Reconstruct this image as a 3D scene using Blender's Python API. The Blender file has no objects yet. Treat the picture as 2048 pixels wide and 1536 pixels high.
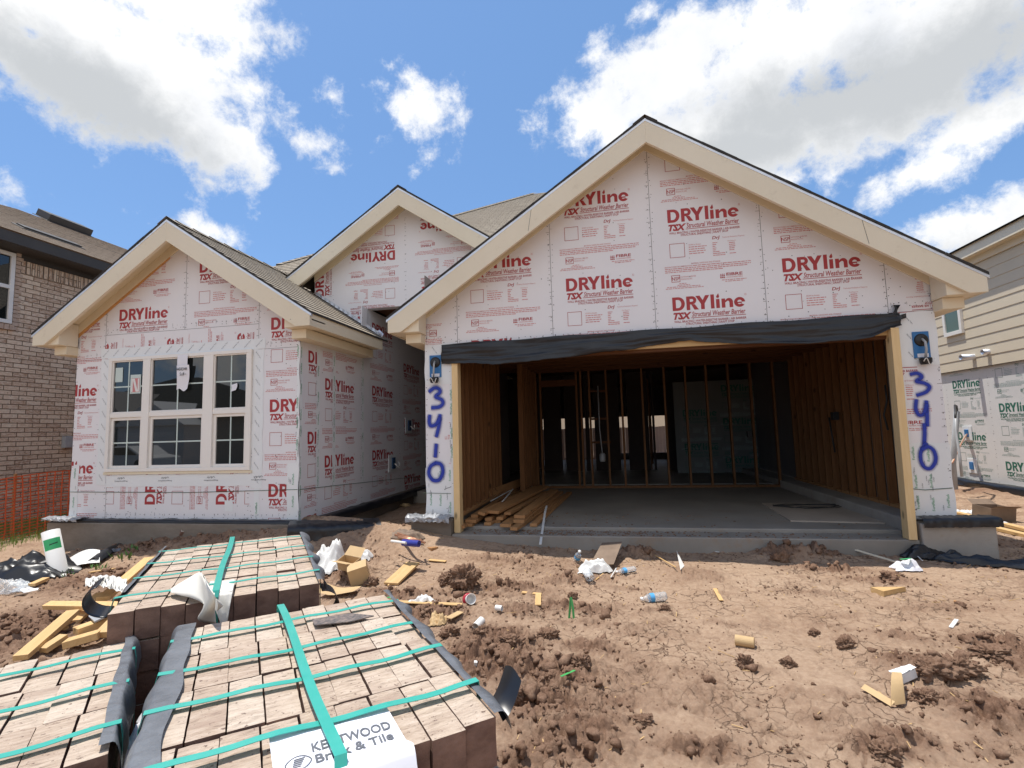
import bpy, math, random
import numpy as np
from mathutils import Vector, Matrix, noise as mnoise
random.seed(7)
SC = bpy.context.scene
COL = SC.collection
R_ = math.radians
# ------------------------------------------------------------------ camera
F_PX = 1003.403
YAW, PITCH, ROLL = 0.19202981, 0.09279794, -0.02812966
CAM = Vector((1.865676, -6.051789, 1.051033))
_f = Vector((-math.sin(YAW)*math.cos(PITCH), math.cos(YAW)*math.cos(PITCH), math.sin(PITCH)))
_r0 = Vector((math.cos(YAW), math.sin(YAW), 0)); _u0 = _r0.cross(_f)
_r = _r0*math.cos(ROLL) + _u0*math.sin(ROLL)
_u = -_r0*math.sin(ROLL) + _u0*math.cos(ROLL)
cd = bpy.data.cameras.new('camera'); cam = bpy.data.objects.new('camera', cd); COL.objects.link(cam)
cd.sensor_width = 36; cd.lens = F_PX/2048*36; cd.clip_end = 2000; cd.clip_start = 0.05
cam.matrix_world = Matrix(((_r.x, _u.x, -_f.x, CAM.x), (_r.y, _u.y, -_f.y, CAM.y), (_r.z, _u.z, -_f.z, CAM.z), (0, 0, 0, 1)))
SC.camera = cam
def ray(px, py):
    return _r*((px-1024)/F_PX) - _u*((py-768)/F_PX) + _f
def onY(px, py, y):
    d = ray(px, py); return CAM + d*((y-CAM.y)/d.y)
def onX(px, py, x):
    d = ray(px, py); return CAM + d*((x-CAM.x)/d.x)
def onZ(px, py, z):
    d = ray(px, py); return CAM + d*((z-CAM.z)/d.z)
# ------------------------------------------------------------------ mesh helper
class MB:
    def __init__(s): s.v = []; s.f = []; s.uv = []; s.m = []
    def add(s, vs, fs, uvs=None, mi=0):
        b = len(s.v); s.v += [tuple(v) for v in vs]
        for k, f in enumerate(fs):
            s.f.append(tuple(i+b for i in f)); s.m.append(mi)
            s.uv.append(uvs[k] if uvs else None)
        return s
    def quad(s, a, b, c, d, uv=None, mi=0):
        return s.add([a, b, c, d], [(0, 1, 2, 3)], [uv] if uv else None, mi)
    def poly(s, pts, uv=None, mi=0):
        return s.add(pts, [tuple(range(len(pts)))], [uv] if uv else None, mi)
    def box(s, x0, x1, y0, y1, z0, z1, M=None, mi=0):
        vs = [Vector(p) for p in ((x0,y0,z0),(x1,y0,z0),(x1,y1,z0),(x0,y1,z0),(x0,y0,z1),(x1,y0,z1),(x1,y1,z1),(x0,y1,z1))]
        if M is not None: vs = [M @ v for v in vs]
        return s.add(vs, [(3,2,1,0),(4,5,6,7),(0,1,5,4),(1,2,6,5),(2,3,7,6),(3,0,4,7)], None, mi)
    def bar(s, a, b, w, h, up=(0,0,1), mi=0, j=0):          # rectangular bar from a to b
        a = Vector(a); b = Vector(b); d = (b-a); L = d.length; d.normalize()
        up = Vector(up); x = d.cross(up)
        if x.length < 1e-4: x = d.cross(Vector((1,0,0)))
        x.normalize(); z = x.cross(d)
        M = Matrix(((x.x, d.x, z.x, a.x), (x.y, d.y, z.y, a.y), (x.z, d.z, z.z, a.z), (0,0,0,1)))
        return s.box(-w/2, w/2, 0, L, -h/2, h/2, M, mi)
    def prism(s, pts, ax, a0, a1, mi=0):                     # polygon in 2 axes extruded along the third
        def P(p, t):
            return (t, p[0], p[1]) if ax == 'X' else ((p[0], t, p[1]) if ax == 'Y' else (p[0], p[1], t))
        n = len(pts); vs = [P(p, a0) for p in pts] + [P(p, a1) for p in pts]
        fs = [tuple(range(n))[::-1], tuple(range(n, 2*n))] + [(i, (i+1) % n, n+(i+1) % n, n+i) for i in range(n)]
        return s.add(vs, fs, None, mi)
    def tube(s, pts, r, n=8, cap=True, mi=0):
        pts = [Vector(p) for p in pts]; rs = r if isinstance(r, (list, tuple)) else [r]*len(pts)
        b = len(s.v); prev = None
        for i, p in enumerate(pts):
            d = (pts[min(i+1, len(pts)-1)] - pts[max(i-1, 0)]).normalized()
            x = prev if prev is not None else (Vector((0,0,1)) if abs(d.z) < .9 else Vector((1,0,0)))
            x = (x - d*x.dot(d)).normalized(); prev = x; y = d.cross(x)
            for k in range(n):
                a = 2*math.pi*k/n; s.v.append(tuple(p + x*math.cos(a)*rs[i] + y*math.sin(a)*rs[i]))
        for i in range(len(pts)-1):
            for k in range(n):
                s.f.append((b+i*n+k, b+i*n+(k+1) % n, b+(i+1)*n+(k+1) % n, b+(i+1)*n+k)); s.uv.append(None); s.m.append(mi)
        if cap:
            s.f.append(tuple(b+k for k in range(n))[::-1]); s.uv.append(None); s.m.append(mi)
            e = b+(len(pts)-1)*n; s.f.append(tuple(e+k for k in range(n))); s.uv.append(None); s.m.append(mi)
        return s
    def lathe(s, prof, n=20, M=None, mi=0):                  # profile (r, z)
        b = len(s.v); M = M or Matrix()
        for r, z in prof:
            for k in range(n):
                a = 2*math.pi*k/n; s.v.append(tuple(M @ Vector((r*math.cos(a), r*math.sin(a), z))))
        for i in range(len(prof)-1):
            for k in range(n):
                s.f.append((b+i*n+k, b+i*n+(k+1) % n, b+(i+1)*n+(k+1) % n, b+(i+1)*n+k)); s.uv.append(None); s.m.append(mi)
        return s
    def grid(s, fn, nu, nv, mi=0, uvf=None):
        vs = [fn(i/nu, j/nv) for j in range(nv+1) for i in range(nu+1)]
        fs = [(j*(nu+1)+i, j*(nu+1)+i+1, (j+1)*(nu+1)+i+1, (j+1)*(nu+1)+i) for j in range(nv) for i in range(nu)]
        uvs = None
        if uvf: uvs = [[uvf(a/nu, b/nv) for a, b in ((i, j), (i+1, j), (i+1, j+1), (i, j+1))] for j in range(nv) for i in range(nu)]
        return s.add(vs, fs, uvs, mi)
    def build(s, name, mats, parent=None, smooth=False, origin=None, bevel=0, local=False):
        if not isinstance(mats, (list, tuple)): mats = [mats]
        V = np.array(s.v, dtype=float)
        if parent is None:
            o0 = Vector(origin) if origin is not None else Vector((float((V[:,0].min()+V[:,0].max())/2), float((V[:,1].min()+V[:,1].max())/2), float(V[:,2].min())))
        elif local: o0 = Vector((0,0,0))
        else: o0 = wloc(parent)
        V = V - np.array(o0)
        me = bpy.data.meshes.new(name); me.from_pydata(V.tolist(), [], s.f)
        for m in mats: me.materials.append(m)
        if len(mats) > 1: me.polygons.foreach_set('material_index', s.m)
        if any(u is not None for u in s.uv):
            L = me.uv_layers.new(name='UVMap'); k = 0; dat = []
            for f, u in zip(s.f, s.uv):
                for i in range(len(f)): dat += list(u[i]) if u else [0, 0]
            L.data.foreach_set('uv', dat)
        if smooth: me.polygons.foreach_set('use_smooth', [True]*len(me.polygons))
        me.update()
        ob = bpy.data.objects.new(name, me); COL.objects.link(ob)
        if parent is None: ob.location = o0
        else: ob.parent = parent
        if bevel:
            b = ob.modifiers.new('bevel', 'BEVEL'); b.width = bevel; b.segments = 2; b.limit_method = 'ANGLE'
        return ob
def wloc(o):
    p = Vector((0,0,0))
    while o is not None: p = p + o.location; o = o.parent
    return p
def tag(o, label=None, cat=None, group=None, kind=None):
    if label: o['label'] = label
    if cat: o['category'] = cat
    if group: o['group'] = group
    if kind: o['kind'] = kind
    return o
def empty(name, loc, label, cat, group=None):
    o = bpy.data.objects.new(name, None); COL.objects.link(o); o.location = loc; o.empty_display_size = .1
    return tag(o, label, cat, group)
# ------------------------------------------------------------------ materials
def new_mat(name):
    m = bpy.data.materials.new(name); m.use_nodes = True; nt = m.node_tree
    return m, nt, nt.nodes['Principled BSDF']
def nd(nt, t, **kw):
    n = nt.nodes.new(t)
    for k, v in kw.items():
        if k.startswith('_'): setattr(n, k[1:], v)
        else:
            key = int(k[1:]) if (k[0] == 'i' and k[1:].isdigit()) else k.replace('_', ' ')
            n.inputs[key].default_value = v
    return n
def lk(nt, a, b): nt.links.new(a, b)
def rgb(c): return (c[0], c[1], c[2], 1)
def ramp(nt, fac, stops, interp='LINEAR'):
    r = nt.nodes.new('ShaderNodeValToRGB'); r.color_ramp.interpolation = interp
    while len(r.color_ramp.elements) < len(stops): r.color_ramp.elements.new(.5)
    for e, (p, c) in zip(r.color_ramp.elements, stops): e.position = p; e.color = rgb(c) if len(c) == 3 else c
    lk(nt, fac, r.inputs[0]); return r.outputs[0]
def mixc(nt, fac, a, b, mode='MIX'):
    n = nt.nodes.new('ShaderNodeMix'); n.data_type = 'RGBA'; n.blend_type = mode
    for s, v in ((n.inputs[0], fac), (n.inputs[6], a), (n.inputs[7], b)):
        if isinstance(v, (int, float)): s.default_value = v
        elif isinstance(v, tuple): s.default_value = rgb(v)
        else: lk(nt, v, s)
    return n.outputs[2]
def mth(nt, op, a, b=0.0, c=None, clamp=False):
    n = nt.nodes.new('ShaderNodeMath'); n.operation = op; n.use_clamp = clamp
    for s, v in zip(n.inputs, (a, b, c)):
        if v is None: continue
        if isinstance(v, (int, float)): s.default_value = v
        else: lk(nt, v, s)
    return n.outputs[0]
def coords(nt, kind='Object', scale=(1,1,1), rot=(0,0,0)):
    t = nt.nodes.new('ShaderNodeTexCoord'); mp = nt.nodes.new('ShaderNodeMapping')
    mp.inputs['Scale'].default_value = scale; mp.inputs['Rotation'].default_value = rot
    lk(nt, t.outputs[kind], mp.inputs[0]); return mp.outputs[0]
def noise(nt, vec, scale, detail=4, rough=.55, dist=0):
    n = nd(nt, 'ShaderNodeTexNoise', Scale=scale, Detail=detail, Roughness=rough, Distortion=dist)
    lk(nt, vec, n.inputs['Vector']); return n.outputs[0]
def bump(nt, b, h, strength=.3, dist=.01, prev=None):
    n = nd(nt, 'ShaderNodeBump', Strength=strength, Distance=dist); lk(nt, h, n.inputs['Height'])
    if prev is not None: lk(nt, prev, n.inputs['Normal'])
    lk(nt, n.outputs[0], b.inputs['Normal']); return n.outputs[0]
def simple(name, c1, c2=None, rough=.6, scale=3, bs=0, bd=.01, bscale=40, spec=.5, metal=0, stretch=(1,1,1), trans=0, alpha=1):
    m, nt, b = new_mat(name); c2 = c2 or tuple(x*.8 for x in c1)
    v = coords(nt, 'Object', stretch)
    n = noise(nt, v, scale, 6, .6)
    lk(nt, ramp(nt, n, [(.3, c1), (.7, c2)]), b.inputs['Base Color'])
    b.inputs['Roughness'].default_value = rough; b.inputs['Metallic'].default_value = metal
    b.inputs['Specular IOR Level'].default_value = spec
    if trans: b.inputs['Transmission Weight'].default_value = trans
    if alpha < 1: b.inputs['Alpha'].default_value = alpha
    if bs: bump(nt, b, noise(nt, v, bscale, 5, .6), bs, bd)
    return m
def wood_mat(name, c1, c2, axis=1, knots=True, rough=.65):
    m, nt, b = new_mat(name)
    info = nt.nodes.new('ShaderNodeObjectInfo')
    t = nt.nodes.new('ShaderNodeTexCoord')
    off = nt.nodes.new('ShaderNodeVectorMath'); off.operation = 'ADD'
    sc = nt.nodes.new('ShaderNodeVectorMath'); sc.operation = 'SCALE'; sc.inputs[3].default_value = 37.0
    cmb = nt.nodes.new('ShaderNodeCombineXYZ')
    for i in range(3): lk(nt, info.outputs['Random'], cmb.inputs[i])
    lk(nt, cmb.outputs[0], sc.inputs[0]); lk(nt, t.outputs['Object'], off.inputs[0]); lk(nt, sc.outputs[0], off.inputs[1])
    mp = nt.nodes.new('ShaderNodeMapping'); s = [9, 9, 9]; s[axis] = .7; mp.inputs['Scale'].default_value = s
    lk(nt, off.outputs[0], mp.inputs[0])
    g = noise(nt, mp.outputs[0], 4, 6, .65, .6)
    base = ramp(nt, g, [(.3, c1), (.62, c2)])
    base = mixc(nt, .35, base, ramp(nt, info.outputs['Random'], [(0, tuple(x*.55 for x in c1)), (1, tuple(min(1, x*1.25) for x in c2))]))
    if knots:
        mp2 = nt.nodes.new('ShaderNodeMapping'); s = [7, 7, 7]; s[axis] = 3.2; mp2.inputs['Scale'].default_value = s
        lk(nt, off.outputs[0], mp2.inputs[0])
        vo = nd(nt, 'ShaderNodeTexVoronoi', Scale=.9); lk(nt, mp2.outputs[0], vo.inputs['Vector'])
        k = ramp(nt, vo.outputs['Distance'], [(.06, (1,1,1)), (.16, (0,0,0))])
        base = mixc(nt, mth(nt, 'MULTIPLY', k, .75), base, tuple(x*.25 for x in c2))
    lk(nt, base, b.inputs['Base Color']); b.inputs['Roughness'].default_value = rough
    b.inputs['Specular IOR Level'].default_value = .25
    bump(nt, b, g, .25, .004)
    return m
M = {}
M['wood'] = wood_mat('pale_lumber', (.72,.5,.25), (.58,.37,.16), 1)
M['wood_x'] = wood_mat('pale_lumber_along_x', (.72,.5,.25), (.58,.37,.16), 0)
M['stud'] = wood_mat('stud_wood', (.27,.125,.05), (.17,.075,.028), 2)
M['blocker'] = simple('dark_blocker', (.07,.05,.04), (.05,.035,.03), .8, 2)
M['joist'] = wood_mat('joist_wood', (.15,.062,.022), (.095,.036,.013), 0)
M['jamb'] = wood_mat('fresh_jamb_wood', (.76,.58,.33), (.68,.48,.24), 2)
M['pile'] = wood_mat('weathered_lumber', (.50,.27,.12), (.36,.18,.075), 1)
M['orange_wood'] = wood_mat('raw_rafter_wood', (.72,.40,.16), (.6,.3,.1), 0)
m, nt, b = new_mat('primed_trim'); M['trim'] = m; v = coords(nt)
a = ramp(nt, noise(nt, coords(nt, 'Object', (1,1,1)), 1.1, 6, .6), [(.3, (.79,.71,.55)), (.7, (.73,.645,.485))])
g1 = ramp(nt, noise(nt, coords(nt, 'Object', (3,3,3)), 2.2, 8, .75), [(.58, (0,0,0)), (.74, (1,1,1))])
a = mixc(nt, mth(nt, 'MULTIPLY', g1, .30), a, (.42,.33,.22))
vn_ = nd(nt, 'ShaderNodeTexVoronoi', Scale=3.4); lk(nt, v, vn_.inputs['Vector'])
a = mixc(nt, mth(nt, 'MULTIPLY', ramp(nt, vn_.outputs['Distance'], [(.018, (1,1,1)), (.032, (0,0,0))]), .7), a, (.20,.17,.14))
lk(nt, a, b.inputs['Base Color']); b.inputs['Roughness'].default_value = .55
bump(nt, b, noise(nt, coords(nt, 'Object', (2,2,9)), 20, 5, .6), .12, .003)
M['soffit'] = simple('primed_soffit', (.77,.68,.50), (.72,.63,.46), .6, 1.5)
M['metal'] = simple('galvanised_drip_edge', (.72,.74,.78), (.6,.62,.66), .35, 6, metal=.7)
M['red'] = simple('red_ink', (.42,.04,.045), (.35,.035,.04), .6, 8)
M['pink'] = simple('fine_red_print', (.62,.25,.25), (.55,.2,.2), .6, 8)
M['green'] = simple('green_ink', (.03,.16,.11), (.02,.12,.08), .6, 8)
M['lgreen'] = simple('fine_green_print', (.35,.44,.41), (.3,.4,.37), .6, 8)
M['bgreen'] = simple('bright_green_ink', (.05,.35,.15), (.04,.3,.12), .6, 8)
M['grey_ink'] = simple('grey_ink', (.13,.14,.15), (.11,.115,.13), .6, 8)
M['black_ink'] = simple('black_ink', (.02,.02,.025), None, .6)
M['nail'] = simple('nail_heads', (.10,.09,.09), None, .5)
M['tape'] = simple('white_flashing_tape', (.80,.82,.83), (.74,.77,.78), .35, 2, .25, .004, 9)
M['felt'] = simple('black_felt', (.008,.010,.014), (.015,.017,.022), .38, 4, .5, .012, 5)
M['film'] = simple('crumpled_silver_film', (.45,.46,.48), (.16,.165,.175), .25, 9, .6, .02, 11)
M['bluebox'] = simple('blue_plastic', (.03,.17,.42), None, .4)
M['bluebox_dark'] = simple('dark_blue_plastic', (.012,.06,.15), None, .5)
M['black_plastic'] = simple('black_plastic', (.012,.012,.014), None, .35)
M['white_plastic'] = simple('white_plastic', (.78,.77,.74), (.7,.69,.66), .4, 4)
M['grey_pipe'] = simple('grey_conduit', (.42,.43,.44), (.34,.35,.36), .45, 5)
M['vinyl'] = simple('white_vinyl', (.83,.80,.755), (.80,.77,.72), .35, 1.2)
M['muntin'] = simple('pale_muntin', (.60,.70,.66), None, .4)
M['paper'] = simple('white_paper', (.80,.80,.84), (.74,.74,.80), .7, 5)
M['card'] = simple('cardboard', (.56,.39,.2), (.48,.33,.17), .8, 6)
M['darkcard'] = simple('muddy_cardboard', (.25,.18,.13), (.17,.12,.085), .8, 6)
M['straps'] = simple('teal_strap', (.035,.36,.29), (.06,.40,.33), .28, 18, .2, .002, 30)
M['protector'] = simple('grey_edge_sheet', (.17,.18,.195), (.10,.105,.115), .32, 14, .7, .012, 16, stretch=(1,1,.3))
M['gstrap'] = simple('green_strap', (.08,.42,.12), None, .4)
M['sticker_green'] = simple('green_sticker', (.06,.55,.2), None, .5)
M['redplastic'] = simple('red_plastic', (.42,.02,.04), None, .35)
M['bluecan'] = simple('blue_can', (.03,.04,.3), None, .3)
M['lblue'] = simple('light_blue_label', (.10,.4,.75), None, .4)
M['copper'] = simple('copper_pipe', (.62,.32,.2), None, .35, metal=.6)
M['foam'] = simple('foam', (.82,.82,.82), None, .8, 4, .4, .004, 60)
M['cornerbrick'] = simple('corner_brick', (.40,.28,.21), (.56,.44,.35), .9, 14)
M['fabric_orange'] = simple('orange_mesh', (.68,.13,.04), (.5,.09,.03), .45, 10)
M['wire'] = simple('dark_wire', (.03,.03,.03), None, .5)
M['dkfascia'] = simple('dark_brown_fascia', (.055,.048,.042), None, .55)
M['string'] = simple('green_string', (.02,.09,.05), None, .6)
m, nt, b = new_mat('clear_bottle'); M['clear'] = m
b.inputs['Base Color'].default_value = (.9,.93,.95,1); b.inputs['Transmission Weight'].default_value = .75; b.inputs['Roughness'].default_value = .12; b.inputs['IOR'].default_value = 1.12
# spray paint: dense in the middle, speckled at the rim
m, nt, b = new_mat('blue_spray_paint'); M['spray'] = m
b.inputs['Base Color'].default_value = (.01,.035,.36,1); b.inputs['Roughness'].default_value = .45
at = nt.nodes.new('ShaderNodeAttribute'); at.attribute_name = 'edge'
n1 = noise(nt, coords(nt), 420, 2, .5)
n2 = noise(nt, coords(nt), 30, 3, .6)
al = mth(nt, 'ADD', mth(nt, 'MULTIPLY', at.outputs['Fac'], mth(nt, 'ADD', mth(nt, 'MULTIPLY', n2, .5), .85)), mth(nt, 'MULTIPLY', mth(nt, 'SUBTRACT', n1, .55), mth(nt, 'MULTIPLY', mth(nt, 'GREATER_THAN', at.outputs['Fac'], .02), .55)), clamp=True)
lk(nt, al, b.inputs['Alpha'])
# sheathing board: white face with a faint pink cast, scuffs and dust
def board_mat(name, c1, c2):
    m, nt, b = new_mat(name); v = coords(nt)
    a = ramp(nt, noise(nt, v, .8, 6, .6), [(.35, c1), (.7, c2)])
    d = ramp(nt, noise(nt, coords(nt, 'Object', (1,1,.15)), 14, 5, .7), [(.6, (0,0,0)), (.85, (1,1,1))])
    lk(nt, mixc(nt, mth(nt, 'MULTIPLY', d, .12), a, (.45,.36,.3)), b.inputs['Base Color'])
    b.inputs['Roughness'].default_value = .5; b.inputs['Specular IOR Level'].default_value = .35
    bump(nt, b, noise(nt, coords(nt, 'Object', (1,1,.45)), 2.4, 3, .5), .3, .03); return m
M['board'] = board_mat('sheathing_board', (.79,.78,.80), (.75,.74,.76))
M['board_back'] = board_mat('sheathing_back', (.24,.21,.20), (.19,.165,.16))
M['board_dim'] = board_mat('dim_sheathing', (.20,.21,.20), (.16,.17,.16))  # darker copy of the grey sheathing, interior shade put into its colour
M['board_grey'] = board_mat('grey_sheathing', (.72,.71,.69), (.66,.65,.63))
# concrete
m, nt, b = new_mat('concrete'); M['concrete'] = m; v = coords(nt)
a = ramp(nt, noise(nt, v, 1.7, 8, .65), [(.3, (.40,.37,.33)), (.55, (.33,.30,.265)), (.8, (.25,.215,.18))])
a = mixc(nt, ramp(nt, noise(nt, v, 6, 6, .7), [(.55, (0,0,0)), (.75, (.6,.6,.6))]), a, (.30,.21,.14))
lk(nt, a, b.inputs['Base Color']); b.inputs['Roughness'].default_value = .85
bump(nt, b, noise(nt, coords(nt, 'Object', (1,1,5)), 22, 6, .7), .35, .008)
m, nt, b = new_mat('floor_concrete'); M['floor'] = m; v = coords(nt)
a = ramp(nt, noise(nt, v, 1.2, 8, .6), [(.3, (.33,.30,.265)), (.7, (.22,.20,.175))])
a = mixc(nt, ramp(nt, noise(nt, coords(nt, 'Object', (1,2,1)), 3, 8, .75), [(.55, (0,0,0)), (.72, (.8,.8,.8))]), a, (.30,.2,.13))
lk(nt, a, b.inputs['Base Color']); b.inputs['Roughness'].default_value = .6
bump(nt, b, noise(nt, v, 30, 5, .6), .15, .004)
m, nt, b = new_mat('stained_concrete'); M['stained'] = m; v = coords(nt)
a = ramp(nt, noise(nt, coords(nt, 'Object', (1,1,2.5)), 1.6, 8, .7), [(.3, (.25,.215,.18)), (.55, (.18,.15,.12)), (.78, (.12,.095,.075))])
lk(nt, a, b.inputs['Base Color']); b.inputs['Roughness'].default_value = .9
bump(nt, b, noise(nt, coords(nt, 'Object', (1,1,6)), 18, 6, .7), .45, .01)
# shingles (UV in metres: u along course, v up the slope)
def shingle(name, cols, bumpd=.006):
    m, nt, b = new_mat(name); uv = coords(nt, 'UV')
    br = nd(nt, 'ShaderNodeTexBrick', Scale=1.0, Mortar_Size=.006, Bias=0.0, Brick_Width=.24, Row_Height=.143)
    br.offset = .37; br.inputs['Color1'].default_value = (0,0,0,1); br.inputs['Color2'].default_value = (1,1,1,1); br.inputs['Mortar'].default_value = (.3,.3,.3,1)
    lk(nt, uv, br.inputs['Vector'])
    t = ramp(nt, br.outputs['Color'], [(0, cols[0]), (.5, cols[1]), (1, cols[2])])
    g = noise(nt, uv, 260, 2, .8)
    t = mixc(nt, .55, t, ramp(nt, g, [(.35, tuple(x*.45 for x in cols[1])), (.65, tuple(min(1, x*1.45) for x in cols[1]))]))
    t = mixc(nt, .25, t, ramp(nt, noise(nt, uv, .9, 4), [(.35, cols[0]), (.65, cols[2])]))
    t = mixc(nt, br.outputs['Fac'], t, tuple(x*.3 for x in cols[0]))
    lk(nt, t, b.inputs['Base Color']); b.inputs['Roughness'].default_value = .95; b.inputs['Specular IOR Level'].default_value = .15
    bp = bump(nt, b, mth(nt, 'SUBTRACT', 1.0, br.outputs['Fac']), .7, bumpd)
    bump(nt, b, g, .4, .003, bp); return m
M['shingle'] = shingle('tan_shingles', [(.27,.225,.175), (.35,.30,.235), (.43,.375,.30)])
M['shingle2'] = shingle('brown_shingles', [(.25,.20,.155), (.31,.25,.195), (.38,.31,.24)])
M['shingle_dark'] = shingle('dark_shingles', [(.09,.075,.06), (.12,.10,.08), (.15,.125,.10)])
M['shingle_edge'] = simple('shingle_cut_edge', (.03,.028,.025), (.05,.045,.04), .9, 30)
# brick wall (UV in metres)
def brickwall(name, c, mortar, soldier=False):
    m, nt, b = new_mat(name); uv = coords(nt, 'UV')
    br = nd(nt, 'ShaderNodeTexBrick', Scale=1.0, Mortar_Size=.007, Mortar_Smooth=.1, Bias=0.0, Brick_Width=.25, Row_Height=.086)
    br.offset = .5; br.inputs['Color1'].default_value = (0,0,0,1); br.inputs['Color2'].default_value = (1,1,1,1); br.inputs['Mortar'].default_value = (.5,.5,.5,1)
    lk(nt, uv, br.inputs['Vector'])
    col = ramp(nt, br.outputs['Color'], [(0, c[0]), (.4, c[1]), (.7, c[2]), (1, c[3])])
    st = ramp(nt, noise(nt, coords(nt, 'UV', (14, 60, 1)), 1, 6, .75), [(.42, (0,0,0)), (.6, (1,1,1))])
    col = mixc(nt, mth(nt, 'MULTIPLY', st, .7), col, c[4])
    bl = ramp(nt, noise(nt, uv, 22, 3, .6), [(.62, (0,0,0)), (.70, (1,1,1))])
    col = mixc(nt, mth(nt, 'MULTIPLY', bl, .75), col, tuple(x*.28 for x in c[0]))
    col = mixc(nt, br.outputs['Fac'], col, mortar)
    lk(nt, col, b.inputs['Base Color']); b.inputs['Roughness'].default_value = .9
    bump(nt, b, mth(nt, 'SUBTRACT', 1.0, br.outputs['Fac']), .8, .01); return m
M['brickwall'] = brickwall('mottled_brick_wall', [(.34,.19,.11), (.50,.335,.225), (.60,.43,.30), (.66,.51,.38), (.84,.74,.61)], (.18,.125,.08))
M['brickdark'] = brickwall('far_brick_wall', [(.20,.11,.08), (.24,.14,.1), (.28,.17,.12), (.3,.2,.15), (.32,.24,.2)], (.3,.27,.24))
# loose bricks: coated face (up) pale and streaked, ends and beds red-brown
m, nt, b = new_mat('loose_brick'); M['brick'] = m
info = nt.nodes.new('ShaderNodeObjectInfo'); tc = nt.nodes.new('ShaderNodeTexCoord')
sc = nt.nodes.new('ShaderNodeVectorMath'); sc.operation = 'SCALE'; sc.inputs[3].default_value = 53.0
cm = nt.nodes.new('ShaderNodeCombineXYZ'); 
for i in range(3): lk(nt, info.outputs['Random'], cm.inputs[i])
lk(nt, cm.outputs[0], sc.inputs[0]); ad = nt.nodes.new('ShaderNodeVectorMath'); ad.operation = 'ADD'
lk(nt, tc.outputs['Object'], ad.inputs[0]); lk(nt, sc.outputs[0], ad.inputs[1])
mp = nt.nodes.new('ShaderNodeMapping'); mp.inputs['Scale'].default_value = (24, 105, 40); lk(nt, ad.outputs[0], mp.inputs[0])
s1 = noise(nt, mp.outputs[0], 1.0, 7, .75)
face = ramp(nt, s1, [(.36, (.13,.085,.062)), (.44, (.36,.27,.20)), (.54, (.49,.385,.295)), (.68, (.63,.53,.435))])
tint = ramp(nt, info.outputs['Random'], [(0, (.42,.32,.25)), (.4, (.53,.42,.325)), (.75, (.60,.49,.39)), (1, (.66,.57,.47))])
face = mixc(nt, .42, face, tint)
mpb = nt.nodes.new('ShaderNodeMapping'); mpb.inputs['Scale'].default_value = (3, 20, 8); lk(nt, ad.outputs[0], mpb.inputs[0])
band = ramp(nt, noise(nt, mpb.outputs[0], 1.0, 3, .6), [(.52, (0,0,0)), (.66, (1,1,1))])
face = mixc(nt, mth(nt, 'MULTIPLY', band, .55), face, (.33,.235,.18))
spk = ramp(nt, noise(nt, ad.outputs[0], 95, 3, .6), [(.63, (0,0,0)), (.69, (1,1,1))])
face = mixc(nt, mth(nt, 'MULTIPLY', spk, .8), face, (.09,.05,.04))
side = ramp(nt, noise(nt, mp.outputs[0], .6, 5, .6), [(.3, (.13,.075,.058)), (.7, (.27,.165,.125))])
sep = nt.nodes.new('ShaderNodeSeparateXYZ'); lk(nt, tc.outputs['Normal'], sep.inputs[0])
up = mth(nt, 'GREATER_THAN', sep.outputs[2], .6)
lk(nt, mixc(nt, up, side, face), b.inputs['Base Color']); b.inputs['Roughness'].default_value = .9; b.inputs['Specular IOR Level'].default_value = .2
bp = bump(nt, b, s1, .6, .004)
bump(nt, b, noise(nt, ad.outputs[0], 240, 3, .6), .5, .003, bp)
# glass
m, nt, b = new_mat('window_glass'); M['glass'] = m
b.inputs['Base Color'].default_value = (.012,.015,.015,1); b.inputs['Roughness'].default_value = .015; b.inputs['IOR'].default_value = 1.75
bump(nt, b, noise(nt, coords(nt), .9, 2, .4), .02, .02)
m, nt, b = new_mat('green_glass'); M['glass2'] = m
b.inputs['Base Color'].default_value = (.10,.17,.16,1); b.inputs['Roughness'].default_value = .15; b.inputs['IOR'].default_value = 1.6
M['siding'] = simple('cream_siding', (.66,.57,.43), (.62,.54,.41), .6, 2, .08, .003, 50)
M['grassblade'] = simple('grass', (.13,.22,.035), (.22,.30,.06), .6, 6)
M['weed'] = simple('weed_leaf', (.09,.2,.04), None, .5)
# ------------------------------------------------------------------ sun, sky, clouds
SUN = Vector((-.245, .045, 1.0)).normalized()
sl = bpy.data.lights.new('sun', 'SUN'); so = bpy.data.objects.new('sun', sl); COL.objects.link(so)
sl.energy = 5.0; sl.angle = R_(.55); sl.color = (1.0, .955, .88)
so.rotation_euler = SUN.to_track_quat('Z', 'Y').to_euler(); so.location = (0, 0, 30)
W = bpy.data.worlds.new('World'); SC.world = W; W.use_nodes = True; nt = W.node_tree
bg = nt.nodes['Background']; bg.inputs[1].default_value = .13
sky = nt.nodes.new('ShaderNodeTexSky'); sky.sky_type = 'NISHITA'; sky.sun_disc = False
sky.sun_elevation = math.asin(SUN.z); sky.sun_rotation = math.atan2(SUN.x, SUN.y)
sky.air_density = 1.0; sky.dust_density = .6; sky.ozone_density = 2.0
tc = nt.nodes.new('ShaderNodeTexCoord'); D = tc.outputs['Generated']
def dot(v, s=1.0):
    n = nt.nodes.new('ShaderNodeVectorMath'); n.operation = 'DOT_PRODUCT'; lk(nt, D, n.inputs[0])
    n.inputs[1].default_value = tuple(Vector(v)*s); return n.outputs['Value']
warp = nd(nt, 'ShaderNodeTexNoise', Scale=5.0, Detail=10.0, Roughness=.62, Distortion=.08); lk(nt, D, warp.inputs['Vector'])
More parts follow.
